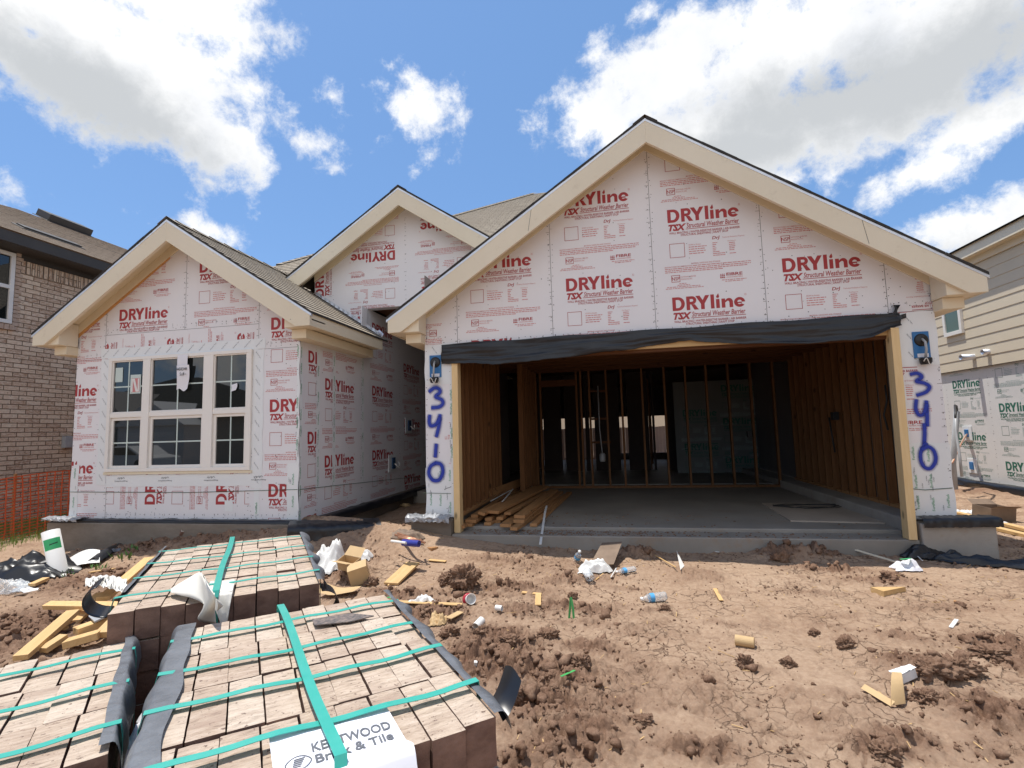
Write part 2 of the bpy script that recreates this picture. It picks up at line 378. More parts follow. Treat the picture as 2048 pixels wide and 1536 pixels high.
fine = nd(nt, 'ShaderNodeTexNoise', Scale=16.0, Detail=12.0, Roughness=.68, Distortion=.12); lk(nt, D, fine.inputs['Vector'])
def field(blobs):
    out = None
    for (px, py, rx, ry, rot, s) in blobs:
        c = ray(px, py); L = c.length; c = c.normalized()
        a = (_r*math.cos(rot) - _u*math.sin(rot)); b = (_r*math.sin(rot) + _u*math.cos(rot))
        a = (a - c*a.dot(c)).normalized(); b = (b - c*b.dot(c)).normalized()
        k = 1003.0*L
        du = dot(a, k/rx); dv = dot(b, k/ry)
        q = mth(nt, 'SQRT', mth(nt, 'ADD', mth(nt, 'MULTIPLY', du, du), mth(nt, 'MULTIPLY', dv, dv)))
        q = mth(nt, 'ADD', q, mth(nt, 'MULTIPLY', mth(nt, 'LESS_THAN', dot(c), 0.0), 100.0))
        q = mth(nt, 'MULTIPLY', mth(nt, 'SUBTRACT', 1.0, q), s)
        out = q if out is None else mth(nt, 'SMOOTH_MAX', out, q, .06)
    return out
CLOUDS = [  # px, py, rx, ry, rotation, strength
    (150, 40, 420, 130, .0, 1.0), (330, -10, 240, 110, 0, 1.0), (110, 140, 280, 120, .3, 1.0), (310, 215, 210, 105, .45, 1.0), (420, 270, 120, 60, .3, .9),
    (548, 92, 30, 34, .6, .3), (470, 170, 60, 60, 0, .5),
    (1350, 130, 190, 120, -.1, 1.0), (1600, 80, 380, 150, .1, 1.0), (1850, 60, 330, 170, .2, 1.0), (1480, 270, 290, 110, .1, 1.0), (1200, 230, 90, 80, 0, .8), (1700, 230, 300, 110, -.15, 1.0),
    (1560, 365, 130, 50, .2, .7), (1960, 250, 140, 60, -.5, .8), (1860, 340, 160, 50, -.45, .75), (1960, 460, 150, 75, 0, 1.0), (1300, 20, 60, 30, -.3, .45), (1195, 115, 40, 35, -.5, .5),
    (845, 192, 92, 60, .25, .66), (775, 168, 30, 26, .4, .3), (635, 292, 44, 34, 0, .36), (868, 304, 26, 14, -.5, .14),
    (418, 362, 26, 15, .2, .28), (415, 460, 60, 28, .35, .5), (15, 375, 50, 60, 0, .6), (1080, 260, 14, 18, 0, .1), (315, 318, 14, 30, .1, .05)]
GREY = [(160, 180, 260, 95, .38, 1.0), (310, 255, 130, 50, .4, .8), (1720, 190, 330, 110, .05, 1.0), (1480, 300, 230, 60, .05, .8), (1960, 90, 220, 120, 0, .9), (1960, 490, 120, 40, 0, .35)]
cf = field(CLOUDS); gf = field(GREY)
nz = mth(nt, 'ADD', mth(nt, 'MULTIPLY', mth(nt, 'SUBTRACT', warp.outputs[0], .5), 1.7), mth(nt, 'MULTIPLY', mth(nt, 'SUBTRACT', fine.outputs[0], .5), 2.2))
# the half of the sky behind the camera: scattered cumulus from the same noise
behind = mth(nt, 'SUBTRACT', mth(nt, 'MULTIPLY', dot(_f), -3.0), .1, clamp=True)
big = nd(nt, 'ShaderNodeTexNoise', Scale=2.6, Detail=3.0, Roughness=.5); lk(nt, D, big.inputs['Vector'])
bf = mth(nt, 'MULTIPLY', mth(nt, 'SUBTRACT', mth(nt, 'MULTIPLY', mth(nt, 'SUBTRACT', big.outputs[0], .40), 4.0), 0.0), behind)
cf = mth(nt, 'MAXIMUM', cf, mth(nt, 'SUBTRACT', bf, mth(nt, 'MULTIPLY', mth(nt, 'SUBTRACT', 1.0, behind), 3.0)))
dens = mth(nt, 'ADD', mth(nt, 'MULTIPLY', cf, 1.15), nz)
al = nt.nodes.new('ShaderNodeMapRange'); al.interpolation_type = 'SMOOTHSTEP'; lk(nt, dens, al.inputs[0]); al.inputs[1].default_value = -.06; al.inputs[2].default_value = .62
th = nt.nodes.new('ShaderNodeMapRange'); th.interpolation_type = 'SMOOTHSTEP'; lk(nt, mth(nt, 'ADD', gf, mth(nt, 'MULTIPLY', nz, .55)), th.inputs[0]); th.inputs[1].default_value = -.35; th.inputs[2].default_value = .75
soft = nd(nt, 'ShaderNodeTexNoise', Scale=7.0, Detail=6.0, Roughness=.55); lk(nt, D, soft.inputs['Vector'])
white = ramp(nt, soft.outputs[0], [(.3, (6.8,7.0,7.4)), (.52, (8.2,8.25,8.3)), (.75, (8.8,8.8,8.8))])
cc = mixc(nt, th.outputs[0], white, (4.7,4.9,5.1))
hs = nt.nodes.new('ShaderNodeHueSaturation'); hs.inputs['Saturation'].default_value = 1.12; hs.inputs['Value'].default_value = 1.0
lk(nt, sky.outputs[0], hs.inputs['Color'])
SKYTINT = mixc(nt, 1.0, hs.outputs[0], (1.12,1.12,1.22), 'MULTIPLY')
SKYTINT = mixc(nt, .48, SKYTINT, (1.72,3.45,6.4))
lk(nt, mixc(nt, al.outputs[0], SKYTINT, cc), bg.inputs[0])
SC.view_settings.view_transform = 'Standard'; SC.view_settings.look = 'None'
SC.view_settings.exposure = 0.02; SC.view_settings.gamma = 1.0
# ------------------------------------------------------------------ terrain
def _h(ix, iy, s):
    n = (ix.astype(np.int64)*374761393 + iy.astype(np.int64)*668265263 + s*1442695041) & 0x7fffffff
    n = ((n ^ (n >> 13))*1274126177) & 0x7fffffff
    n = (n ^ (n >> 16)) & 0xffff
    return n/65535.0
def vn(x, y, s=0):
    ix = np.floor(x); iy = np.floor(y); fx = x-ix; fy = y-iy
    fx = fx*fx*fx*(fx*(fx*6-15)+10); fy = fy*fy*fy*(fy*(fy*6-15)+10)
    a = _h(ix, iy, s); b = _h(ix+1, iy, s); c = _h(ix, iy+1, s); d = _h(ix+1, iy+1, s)
    return (a*(1-fx)+b*fx)*(1-fy) + (c*(1-fx)+d*fx)*fy
def fbm(x, y, o=4, s=0, g=.5):
    t = 0; a = 1; n = 0
    for i in range(o):
        t = t + a*vn(x*2**i + 17.3*i, y*2**i - 9.1*i, s+i); n += a; a *= g
    return t/n
def worley(x, y, s=0):
    ix = np.floor(x); iy = np.floor(y); best = np.full(x.shape, 9.); rid = np.zeros(x.shape); sec = np.full(x.shape, 9.)
    for dx in (-1, 0, 1):
        for dy in (-1, 0, 1):
            cx = ix+dx; cy = iy+dy
            qx = cx + _h(cx, cy, s); qy = cy + _h(cx, cy, s+77)
            d = np.hypot(x-qx, y-qy); m = d < best
            sec = np.where(m, best, np.minimum(sec, d)); rid = np.where(m, _h(cx, cy, s+191), rid); best = np.where(m, d, best)
    return best, rid, sec
def base_z(x, y):
    x = np.asarray(x, float); y = np.asarray(y, float)
    z = -.50 + .17*np.clip((y+4.2)/4.0, -.5, 1)**1.0
    z = z + .37*np.exp(-((x+1.9)/1.9)**2 - ((y+.15)/.62)**2)                   # banked soil at the inner corner of the left wing
    z = z + .14*np.clip(1-np.hypot((x+1.2)/1.3, (y-2.2)/2.2), 0, 1)           # entry court
    z = z - .06*np.clip((-x-3)/3, 0, 1)
    z = z + .06*np.exp(-((x-2.3)/.9)**2-((y+.9)/.35)**2)
    return z
_BL = []
def blob(px, py, rx, ry, amp, hh=.0):
    p = onZ(px, py, -.42); 
    for _ in range(4): p = onZ(px, py, float(base_z(p.x, p.y)))
    _BL.append((p.x, p.y, rx, ry, amp, hh))
for a in [(1000,1290,.42,.30,1,.03),(1100,1420,.30,.22,1,.03),(1050,1225,.45,.16,.7,.02),(925,1165,.20,.13,1.2,.10),(790,1195,.40,.12,.9,.04),(930,1190,.5,.10,.7,.02),(1170,1480,.26,.14,.9,.03),(1130,1165,.35,.10,.8,.03),
          (1300,1225,.22,.07,.6,0),(1860,1345,.26,.16,1,.05),(1985,1290,.35,.22,1,-.03),(2040,1330,.3,.2,1,0),(1770,1500,.2,.10,1,.02),(1960,1500,.25,.15,.8,.0),(1650,1140,.40,.10,1,.03),(1570,1112,.30,.12,1.2,.12),(1650,1112,.25,.10,1.1,.06),
          (1750,1160,.40,.12,.9,.02),(1880,1215,.5,.12,.5,.0),(1275,1110,.25,.10,1,.09),(1180,1125,.22,.10,.5,-.06),(60,1260,.9,.7,1,.03),(200,1160,.8,.5,.9,.0),(290,1095,.7,.35,.9,.02),(400,1075,1.3,.22,.8,.02),(700,1085,.5,.5,.5,.0),(1000,1120,.5,.10,.6,.0),(860,1230,.40,.25,1.1,.03),(960,1330,.38,.30,1.2,.03),(1080,1350,.42,.25,1.1,.02),(1190,1300,.25,.12,.8,0),(1380,1490,.30,.10,.8,.0),(1620,1450,.25,.10,.6,0),(1420,1250,.3,.07,.5,0),(1700,1400,.25,.10,.5,0),(1900,1280,.45,.15,1,.03),(2020,1440,.3,.2,1,.03),(1840,1480,.25,.10,.9,.02),(1140,1220,.4,.12,.9,.02),(1000,1180,.5,.12,.9,.02),(1230,1400,.25,.12,.8,0),(1220,1440,.22,.10,.7,.02),(1130,1500,.25,.12,.9,.0),(1900,1420,.3,.15,.6,0),(1690,1285,.12,.08,.7,.0),(1500,1345,.12,.06,.7,.01),(1620,1180,.5,.06,.5,0),
          (700,1150,.22,.15,1,.05),(1960,985,1.1,.5,.8,.05),(1950,1130,.5,.3,.5,.0),(1540,1400,.3,.12,.5,.0),(1440,1190,.25,.06,.3,0),(1250,1180,.25,.06,.4,0),(1500,1180,.3,.06,.3,0),(1720,1260,.4,.1,.4,0),(1150,1250,.3,.1,.35,0),(1050,1520,.2,.1,.8,.0),(100,1330,.9,.5,.5,0)]:
    blob(*a)
def churn(x, y):
    c = np.zeros(np.shape(x))
    for (bx, by, rx, ry, a, hh) in _BL:
        c = np.maximum(c, a*np.exp(-(((x-bx)/rx)**2+((y-by)/ry)**2)*1.1))
    return c
def height(x, y):
    x = np.asarray(x, float); y = np.asarray(y, float)
    z = base_z(x, y)
    near = np.exp(-(np.clip(np.hypot(x-1, y+1.5)-9, 0, 99)/3)**2)
    wx = x + .08*(fbm(x*3, y*3, 2, 5)-.5); wy = y + .08*(fbm(x*3, y*3, 2, 9)-.5)
    c = churn(wx + .25*(fbm(x*2.2, y*2.2, 3, 21)-.5), wy + .18*(fbm(x*2.2, y*2.2, 3, 33)-.5))
    patch = np.clip((fbm(x*1.1+5, y*2.0, 5, 51, .6)-.50)*6, 0, 1)*.42
    c = np.clip(np.maximum(c, patch), 0, 1.25)
    for (bx, by, rx, ry, a, hh) in _BL:
        if hh: z = z + hh*np.exp(-(((wx-bx)/rx)**2+((wy-by)/ry)**2)*1.3)
    z = z + near*(.045*(fbm(x*.8, y*.8, 3, 3)-.5) + .020*(fbm(x*4, y*4, 3, 13)-.5))
    c = c*(1-.75*sum(np.exp(-((x-(q_+.10*np.sin(y*1.3)-.12*(y+2)))/.14)**2) for q_ in (2.45, 3.15, 3.95))*np.exp(-((y+2.2)/1.6)**2)) if True else c
    k = np.clip(c, 0, 1)
    a6 = .5*(fbm(x*13, y*13, 2, 81)-.5)
    d1, r1, s1 = worley(wx*6.0+a6, wy*6.0-a6, 2); d2, r2, s2 = worley(wx*14+a6, wy*14+a6, 4); d3, r3, s3 = worley(wx*33, wy*33, 6)
    blk = lambda d, r, s, q: (.25+.75*r)*np.sqrt(np.clip((s-d)/q, 0, 1))*(1.15-.55*d)
    lump = .085*blk(d1, r1, s1, .30) + .060*blk(d2, r2, s2, .32) + .024*blk(d3, r3, s3, .35) - .066
    rough = .05*(fbm(x*9, y*9, 4, 61, .6)-.5) + .022*(.5-np.abs(fbm(x*19, y*19, 3, 63, .6)-.5)*4) + .020*(fbm(x*44, y*44, 2, 67, .6)-.5)
    z = z + near*(k**1.1*(lump + rough) + (.008+.014*k)*(fbm(x*24, y*24, 4, 71, .7)-.5))
    # tyre ruts running towards the garage
    for rx_, w in ((2.45, .15), (3.15, .10), (3.95, .16)):
        cx = rx_ + .10*np.sin(y*1.3) + (-.12)*(y+2)
        e = np.exp(-((x-cx)/w)**2)*np.exp(-((y+2.6)/1.9)**2)*(1-k)
        z = z - .030*e + near*.014*e*np.clip(np.sin((y*1.0+.35*np.abs(x-cx))*46), -.2, 1)*np.clip(fbm(x*2, y*2, 2, 90)*2.2-.7, 0, 1)
    # drying cracks as real furrows in the smooth mud
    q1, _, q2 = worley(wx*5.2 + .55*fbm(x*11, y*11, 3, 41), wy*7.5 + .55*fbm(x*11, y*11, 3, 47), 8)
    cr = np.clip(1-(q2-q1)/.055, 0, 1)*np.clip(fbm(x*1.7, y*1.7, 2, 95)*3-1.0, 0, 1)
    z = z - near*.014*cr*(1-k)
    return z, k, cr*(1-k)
def G(px, py, dz=0.0):
    p = onZ(px, py, -.42); 
    for _ in range(8): p = onZ(px, py, H(p.x, p.y)*.7 + p.z*.3 if _ < 3 else H(p.x, p.y))
    return Vector((p.x, p.y, p.z+dz))
def lines(segs):
    out = []
    for a, b, s in segs: out += list(np.arange(a, b, s))
    return np.array(out)
def geo(a, s, r, lim):
    o = []; x = a; 
    while abs(x) < lim: x += s; s *= r; o.append(x)
    return o
xs = np.array(sorted(geo(-7.5, -.05, 1.16, 600)) + list(lines([(-7.5,-.9,.021),(-.9,4.6,.0072),(4.6,8.0,.019)])) + geo(8.0, .04, 1.16, 600))
ysn = []; y_ = -5.2; 
while y_ < .9: ysn.append(y_); y_ += .0062 + .0120*np.clip((y_+4.6)/4.6, 0, 1)
ys = np.array(sorted(geo(-5.2, -.05, 1.16, 600)) + ysn + list(np.arange(.9, 4.5, .05)) + geo(4.5, .08, 1.16, 600))
X, Y = np.meshgrid(xs, ys)
Z, K, CR = height(X, Y)
nx, ny = len(xs), len(ys)
def H(x, y):                                                   # height of the finished ground sheet
    i = min(max(int(np.searchsorted(xs, x))-1, 0), nx-2); j = min(max(int(np.searchsorted(ys, y))-1, 0), ny-2)
    u = (x-xs[i])/(xs[i+1]-xs[i]); v = (y-ys[j])/(ys[j+1]-ys[j])
    return float((Z[j,i]*(1-u)+Z[j,i+1]*u)*(1-v)+(Z[j+1,i]*(1-u)+Z[j+1,i+1]*u)*v)
me = bpy.data.meshes.new('ground'); me.vertices.add(nx*ny)
me.vertices.foreach_set('co', np.stack([X, Y, Z], -1).reshape(-1))
I = np.arange(nx*ny).reshape(ny, nx)
quads = np.stack([I[:-1,:-1], I[:-1,1:], I[1:,1:], I[1:,:-1]], -1).reshape(-1)
nq = len(quads)//4
me.loops.add(nq*4); me.loops.foreach_set('vertex_index', quads.astype(np.int32))
me.polygons.add(nq); me.polygons.foreach_set('loop_start', np.arange(0, nq*4, 4, dtype=np.int32)); me.polygons.foreach_set('loop_total', np.full(nq, 4, dtype=np.int32))
me.update(calc_edges=True); me.polygons.foreach_set('use_smooth', [True]*nq)
at = me.attributes.new('churn', 'FLOAT', 'POINT'); at.data.foreach_set('value', K.reshape(-1).astype(np.float32))
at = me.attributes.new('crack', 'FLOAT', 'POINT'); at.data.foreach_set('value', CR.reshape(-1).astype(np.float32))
ground = bpy.data.objects.new('ground', me); COL.objects.link(ground); ground['kind'] = 'structure'
m, nt, b = new_mat('clay_mud'); M['mud'] = m; v = coords(nt)
a1 = nt.nodes.new('ShaderNodeAttribute'); a1.attribute_name = 'churn'; a2 = nt.nodes.new('ShaderNodeAttribute'); a2.attribute_name = 'crack'
dry = ramp(nt, noise(nt, v, 1.3, 8, .62), [(.28, (.30,.195,.128)), (.5, (.385,.265,.18)), (.72, (.47,.345,.245))])
dry = mixc(nt, .5, dry, ramp(nt, noise(nt, v, 26, 6, .7), [(.32, (.25,.16,.105)), (.68, (.51,.375,.27))]))
wet = ramp(nt, noise(nt, v, 5, 8, .7), [(.3, (.15,.082,.053)), (.5, (.22,.130,.086)), (.72, (.32,.205,.14))])
wet = mixc(nt, .45, wet, ramp(nt, noise(nt, v, 55, 5, .75), [(.35, (.11,.06,.04)), (.7, (.34,.22,.15))]))
wf = mth(nt, 'ADD', mth(nt, 'MULTIPLY', a1.outputs['Fac'], 1.25), mth(nt, 'SUBTRACT', noise(nt, v, 9, 5, .7), .55), clamp=True)
col = mixc(nt, wf, dry, wet)
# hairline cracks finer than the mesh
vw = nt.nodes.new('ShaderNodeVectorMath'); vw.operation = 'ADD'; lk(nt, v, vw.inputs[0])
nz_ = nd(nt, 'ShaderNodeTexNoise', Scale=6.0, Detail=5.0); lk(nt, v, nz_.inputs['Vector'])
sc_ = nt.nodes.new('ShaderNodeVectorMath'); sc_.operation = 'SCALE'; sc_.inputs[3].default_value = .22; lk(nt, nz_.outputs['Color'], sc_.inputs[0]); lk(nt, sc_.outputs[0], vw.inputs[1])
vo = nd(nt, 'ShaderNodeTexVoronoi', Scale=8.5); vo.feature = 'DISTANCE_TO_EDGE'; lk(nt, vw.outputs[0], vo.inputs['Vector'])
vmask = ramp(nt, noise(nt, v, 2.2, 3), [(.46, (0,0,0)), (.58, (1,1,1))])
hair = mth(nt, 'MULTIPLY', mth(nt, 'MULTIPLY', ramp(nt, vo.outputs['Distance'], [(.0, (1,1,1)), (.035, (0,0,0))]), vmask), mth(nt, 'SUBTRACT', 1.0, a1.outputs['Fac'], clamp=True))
crack_shade = mth(nt, 'MAXIMUM', mth(nt, 'MULTIPLY', a2.outputs['Fac'], .9), mth(nt, 'MULTIPLY', hair, .7), clamp=True)
col = mixc(nt, crack_shade, col, (.13,.075,.05))  # shade of the deep cracks painted into the mud colour
peb = nd(nt, 'ShaderNodeTexVoronoi', Scale=70.0); lk(nt, v, peb.inputs['Vector'])
pm = ramp(nt, peb.outputs['Distance'], [(.10, (1,1,1)), (.2, (0,0,0))])
col = mixc(nt, mth(nt, 'MULTIPLY', mth(nt, 'MULTIPLY', pm, .35), ramp(nt, noise(nt, v, 4, 3), [(.5, (0,0,0)), (.62, (1,1,1))])), col, (.60,.46,.33))
lk(nt, col, b.inputs['Base Color']); b.inputs['Roughness'].default_value = .95; b.inputs['Specular IOR Level'].default_value = .1
bp = bump(nt, b, noise(nt, v, 48, 8, .8), .8, .014)
bump(nt, b, mth(nt, 'SUBTRACT', 1.0, hair), .8, .012, bp)
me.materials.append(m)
# ------------------------------------------------------------------ printed lettering
_TX = {}
def text2d(body, cap=1.0, off=0.0, shear=0.0, res=2, sx=1.0):
    """2-D triangles of a line of text, cap height = cap, baseline at 0, left edge at 0"""
    key = (body, off, shear, res)
    if key not in _TX:
        c = bpy.data.curves.new('t', 'FONT'); c.body = body; c.size = 1.0; c.offset = off; c.shear = shear; c.resolution_u = res
        o = bpy.data.objects.new('t', c); COL.objects.link(o)
        dg = bpy.context.evaluated_depsgraph_get(); dg.update()
        ev = o.evaluated_get(dg); me = ev.to_mesh(); me.calc_loop_triangles()
        V = [(v.co.x, v.co.y) for v in me.vertices]; T = [tuple(t.vertices) for t in me.loop_triangles]
        ev.to_mesh_clear(); bpy.data.objects.remove(o); bpy.data.curves.remove(c)
        _TX[key] = (V, T)
    V, T = _TX[key]; k = cap/.70
    x0 = min((v[0] for v in V), default=0)
    return [((x-x0)*k*sx, y*k) for x, y in V], T
class Flat:                                                     # flat print: triangles/quads in (u, v)
    def __init__(s): s.v = []; s.f = []
    def add(s, V, T, du=0, dv=0):
        b = len(s.v); s.v += [(x+du, y+dv) for x, y in V]; s.f += [tuple(i+b for i in t) for t in T]; return s
    def rect(s, u0, v0, u1, v1): return s.add([(u0,v0),(u1,v0),(u1,v1),(u0,v1)], [(0,1,2,3)])
    def frame(s, u0, v0, u1, v1, t):
        s.rect(u0,v0,u1,v0+t); s.rect(u0,v1-t,u1,v1); s.rect(u0,v0+t,u0+t,v1-t); s.rect(u1-t,v0+t,u1,v1-t); return s
    def text(s, body, u, v, cap, w=None, off=0, shear=0, res=2):
        V, T = text2d(body, cap, off, shear, res)
        if w:
            k = w/max(x for x, y in V); V = [(x*k, y) for x, y in V]
        return s.add(V, T, u, v)
    def strip(s, A, B, du=0, dv=0):
        n = len(A); b = len(s.v); s.v += [(x+du, y+dv) for x, y in A] + [(x+du, y+dv) for x, y in B]
        for i in range(n-1): s.f.append((b+i, b+i+1, b+n+i+1, b+n+i))
        return s
    def words(s, u0, u1, v, h, rnd, gap=.007):                  # illegibly small print: word-length dashes
        u = u0
        while u < u1-.01:
            w = min(rnd.uniform(.012, .05), u1-u); s.rect(u, v, u+w, v+h); u += w+gap
        return s
def arc(cx, cy, rx, ry, a0, a1, n=14):
    return [(cx+rx*math.cos(R_(a0+(a1-a0)*i/n)), cy+ry*math.sin(R_(a0+(a1-a0)*i/n))) for i in range(n+1)]
def big_logo():                                                 # the heavy rounded word mark, cap height 1
    g = Flat()
    A = [(0,0),(.40,0)] + arc(.40,.5,.46,.5,-90,90) + [(.40,1),(0,1),(0,0)]
    B = [(.24,.2),(.38,.2)] + arc(.38,.5,.235,.3,-90,90) + [(.38,.8),(.24,.8),(.24,.2)]
    g.strip(A, B)
    g.rect(.97,0,1.21,1)
    A = [(1.211,1)] + arc(1.36,.70,.30,.30,90,-90) + [(1.211,.40)]; B = [(1.211,.80)] + arc(1.36,.70,.09,.10,90,-90) + [(1.211,.60)]
    g.strip(A, B); g.add([(1.30,.3985),(1.54,.3985),(1.80,0),(1.50,0)], [(0,1,2,3)])
    g.add([(1.96,0),(2.21,0),(2.21,.40),(2.09,.66),(1.96,.40)], [(0,1,2,3,4)])
    g.add([(1.96,.4),(2.09,.66),(1.90,1),(1.61,1)], [(0,1,2,3)]); g.add([(2.21,.4),(2.56,1),(2.27,1),(2.09,.66)], [(0,1,2,3)])
    g.rect(2.63,0,2.87,1.02)
    g.rect(2.99,0,3.23,.66)
    d = [(3.18,.75)] ; g.add([(3.11,.73),(3.19,.76),(3.22,.84),(3.20,.94),(3.17,1.08),(3.08,.95),(3.02,.86),(3.02,.78)], [(0,1,2,3,4,5,6,7)])
    g.rect(3.36,0,3.6005,.66)
    A = [(3.601,.52)] + arc(3.86,.40,.26,.275,130,0) + [(4.12,0)]; B = [(3.601,.36)] + arc(3.78,.36,.10,.12,130,0) + [(3.88,0)]
    g.strip(A, B)
    A = arc(4.56,.335,.37,.355,2,325,26); B = arc(4.56,.335,.15,.16,2,318,26); g.strip(A, B); g.rect(4.40,.255,4.71,.3465) 
    return g
def pattern(seed=1):
    """one repeat of the board print: (bold, fine); u from the left of the word mark, v from its foot"""
    rnd = random.Random(seed); g = Flat(); s = Flat()
    L = big_logo(); k = .162
    g.add([(x*k, y*k) for x, y in L.v], L.f)
    c = text2d('R', .018)
    s.text('R', .802, .135, .012); s.frame(.797,.129,.817,.151,.002)
    g.text('TSX', .004, -.100, .074, .206, .05, .30)
    g.text('Structural Weather Barrier', .212, -.080, .058, .583, .014, .20)
    g.rect(.200,-.0975,.797,-.0905)
    g.text('WALL BRACING | WATER-RESISTIVE BARRIER | AIR BARRIER', .01, -.143, .025, .79, .016)
    g.text('STRUCTURAL SHEATHING | DRAFT STOP', .14, -.174, .025, .53, .016)
    g.frame(.004,-.431,.176,-.259,.0055)
    g.text('DrJ', .487, -.248, .036, .085, .02, .2); s.text('Technical Evaluation Reports', .60, -.243, .016, .24)
    s.text('SCAN to Access', .222, -.297, .016, .135, .012)
    for i, w in enumerate((.20,.19,.19,.165)): s.words(.222, .222+w, -.323-.0265*i, .010, rnd)
    for i, w in enumerate((.055,.045,.03,.04,.035,.075,.135,.135)): s.words(.487, .487+w, -.297-.0215*i, .009, rnd, .004)
    s.text('DrJ Report', .655, -.290, .014, .09)
    for i in range(5): s.words(.668, .735, -.312-.0215*i, .009, rnd, .003)
    s.words(.668, .745, -.437, .009, rnd, .003)
    s.text('MATERIAL HANDLING AND STORAGE', .24, -.524, .016, .32, .012)
    s.text("MANUFACTURER'S RECOMMENDATIONS:", -.062, -.549, .015, .31, .012); s.words(.255,.89,-.547,.009,rnd)
    for i, w in enumerate((.89,.86,.60)): s.words(-.062, w, -.5695-.0205*i, .0095, rnd)
    g.frame(.006,-.727,.104,-.643,.006); g.text('NSP', .012, -.706, .042, .086, .01)
    s.text('NATIONAL SHELTER', .113, -.677, .016, .17, .006); s.text('PRODUCTS, INC.', .113, -.705, .016, .13, .006)
    s.words(.09,.17,-.752,.008,rnd); s.words(.07,.21,-.770,.008,rnd); s.words(-.05,.33,-.788,.008,rnd); s.words(-.065,.36,-.806,.008,rnd)
    for q in range(3):
        g.add(arc(.548+.0185*q, -.722+.0, .017, .017, 0, 90, 4) + [(.548+.0185*q,-.722)], [(0,1,2,3,4,5)])
        g.rect(.548+.0185*q, -.700, .563+.0185*q, -.688); g.add([(.548+.0185*q,-.682),(.564+.0185*q,-.682),(.556+.0185*q,-.667)], [(0,1,2)])
    g.text('FIBRE', .617, -.696, .034, .175, .022); s.text('CONVERTERS', .617, -.722, .014, .175, .01)
    s.words(.565,.83,-.748,.008,rnd); s.words(.60,.79,-.766,.008,rnd)
    return g, s
PAT = pattern(3)
REP = 1.07
def clip_poly(P, edges):
    for (a, b) in edges:
        if not P: return P
        out = []; ex = b[0]-a[0]; ey = b[1]-a[1]
        d = [ex*(p[1]-a[1]) - ey*(p[0]-a[0]) for p in P]
        for i in range(len(P)):
            j = (i+1) % len(P)
            if d[i] >= 0: out.append(P[i])
            if (d[i] >= 0) != (d[j] >= 0):
                t = d[i]/(d[i]-d[j]); out.append((P[i][0]+t*(P[j][0]-P[i][0]), P[i][1]+t*(P[j][1]-P[i][1])))
        P = out
    return P
def clipped(flat, xf, poly, out, lift):
    """put flat print through xf, keep what lies inside the convex polygon poly (counter-clockwise)"""
    edges = [(poly[i], poly[(i+1) % len(poly)]) for i in range(len(poly))]
    V = np.array([xf(u, v) for u, v in flat.v])
    ins = np.full(len(V), np.inf)
    D = []
    for a, b in edges:
        d = (b[0]-a[0])*(V[:,1]-a[1]) - (b[1]-a[1])*(V[:,0]-a[0]); D.append(d)
    D = np.array(D)
    ok = (D >= 0).all(0)
    for f in flat.f:
        idx = list(f)
        if ok[idx].all(): P = [tuple(V[i]) for i in idx]
        elif (D[:, idx] < 0).all(1).any(): continue
        else: P = clip_poly([tuple(V[i]) for i in idx], edges)
        if len(P) >= 3:
            out.append(P)
def sheet_print(parent, poly, plane, marks, rot=0, cols=('red','pink'), lift=.0015, reps=range(-4,5), step=None):
    """marks: list of (u0, v0) of word-mark feet; plane maps (a, b) in the wall plane + lift to world"""
    for flat, mt, nm, lf in ((PAT[0], cols[0], 'printed_lettering', lift), (PAT[1], cols[1], 'fine_print', lift)):
        res = []
        for (a0, b0) in marks:
            cs, sn = {0:(1,0), 90:(0,1), 180:(-1,0), 270:(0,-1)}[rot]
            clipped(flat, lambda u, v: (a0 + cs*u - sn*v, b0 + sn*u + cs*v), poly, res, lf)
        if not res: continue
        mb = MB()
        for P in res: mb.poly([plane(x, y, lf) for x, y in P])
        mb.build(nm, M[mt], parent)
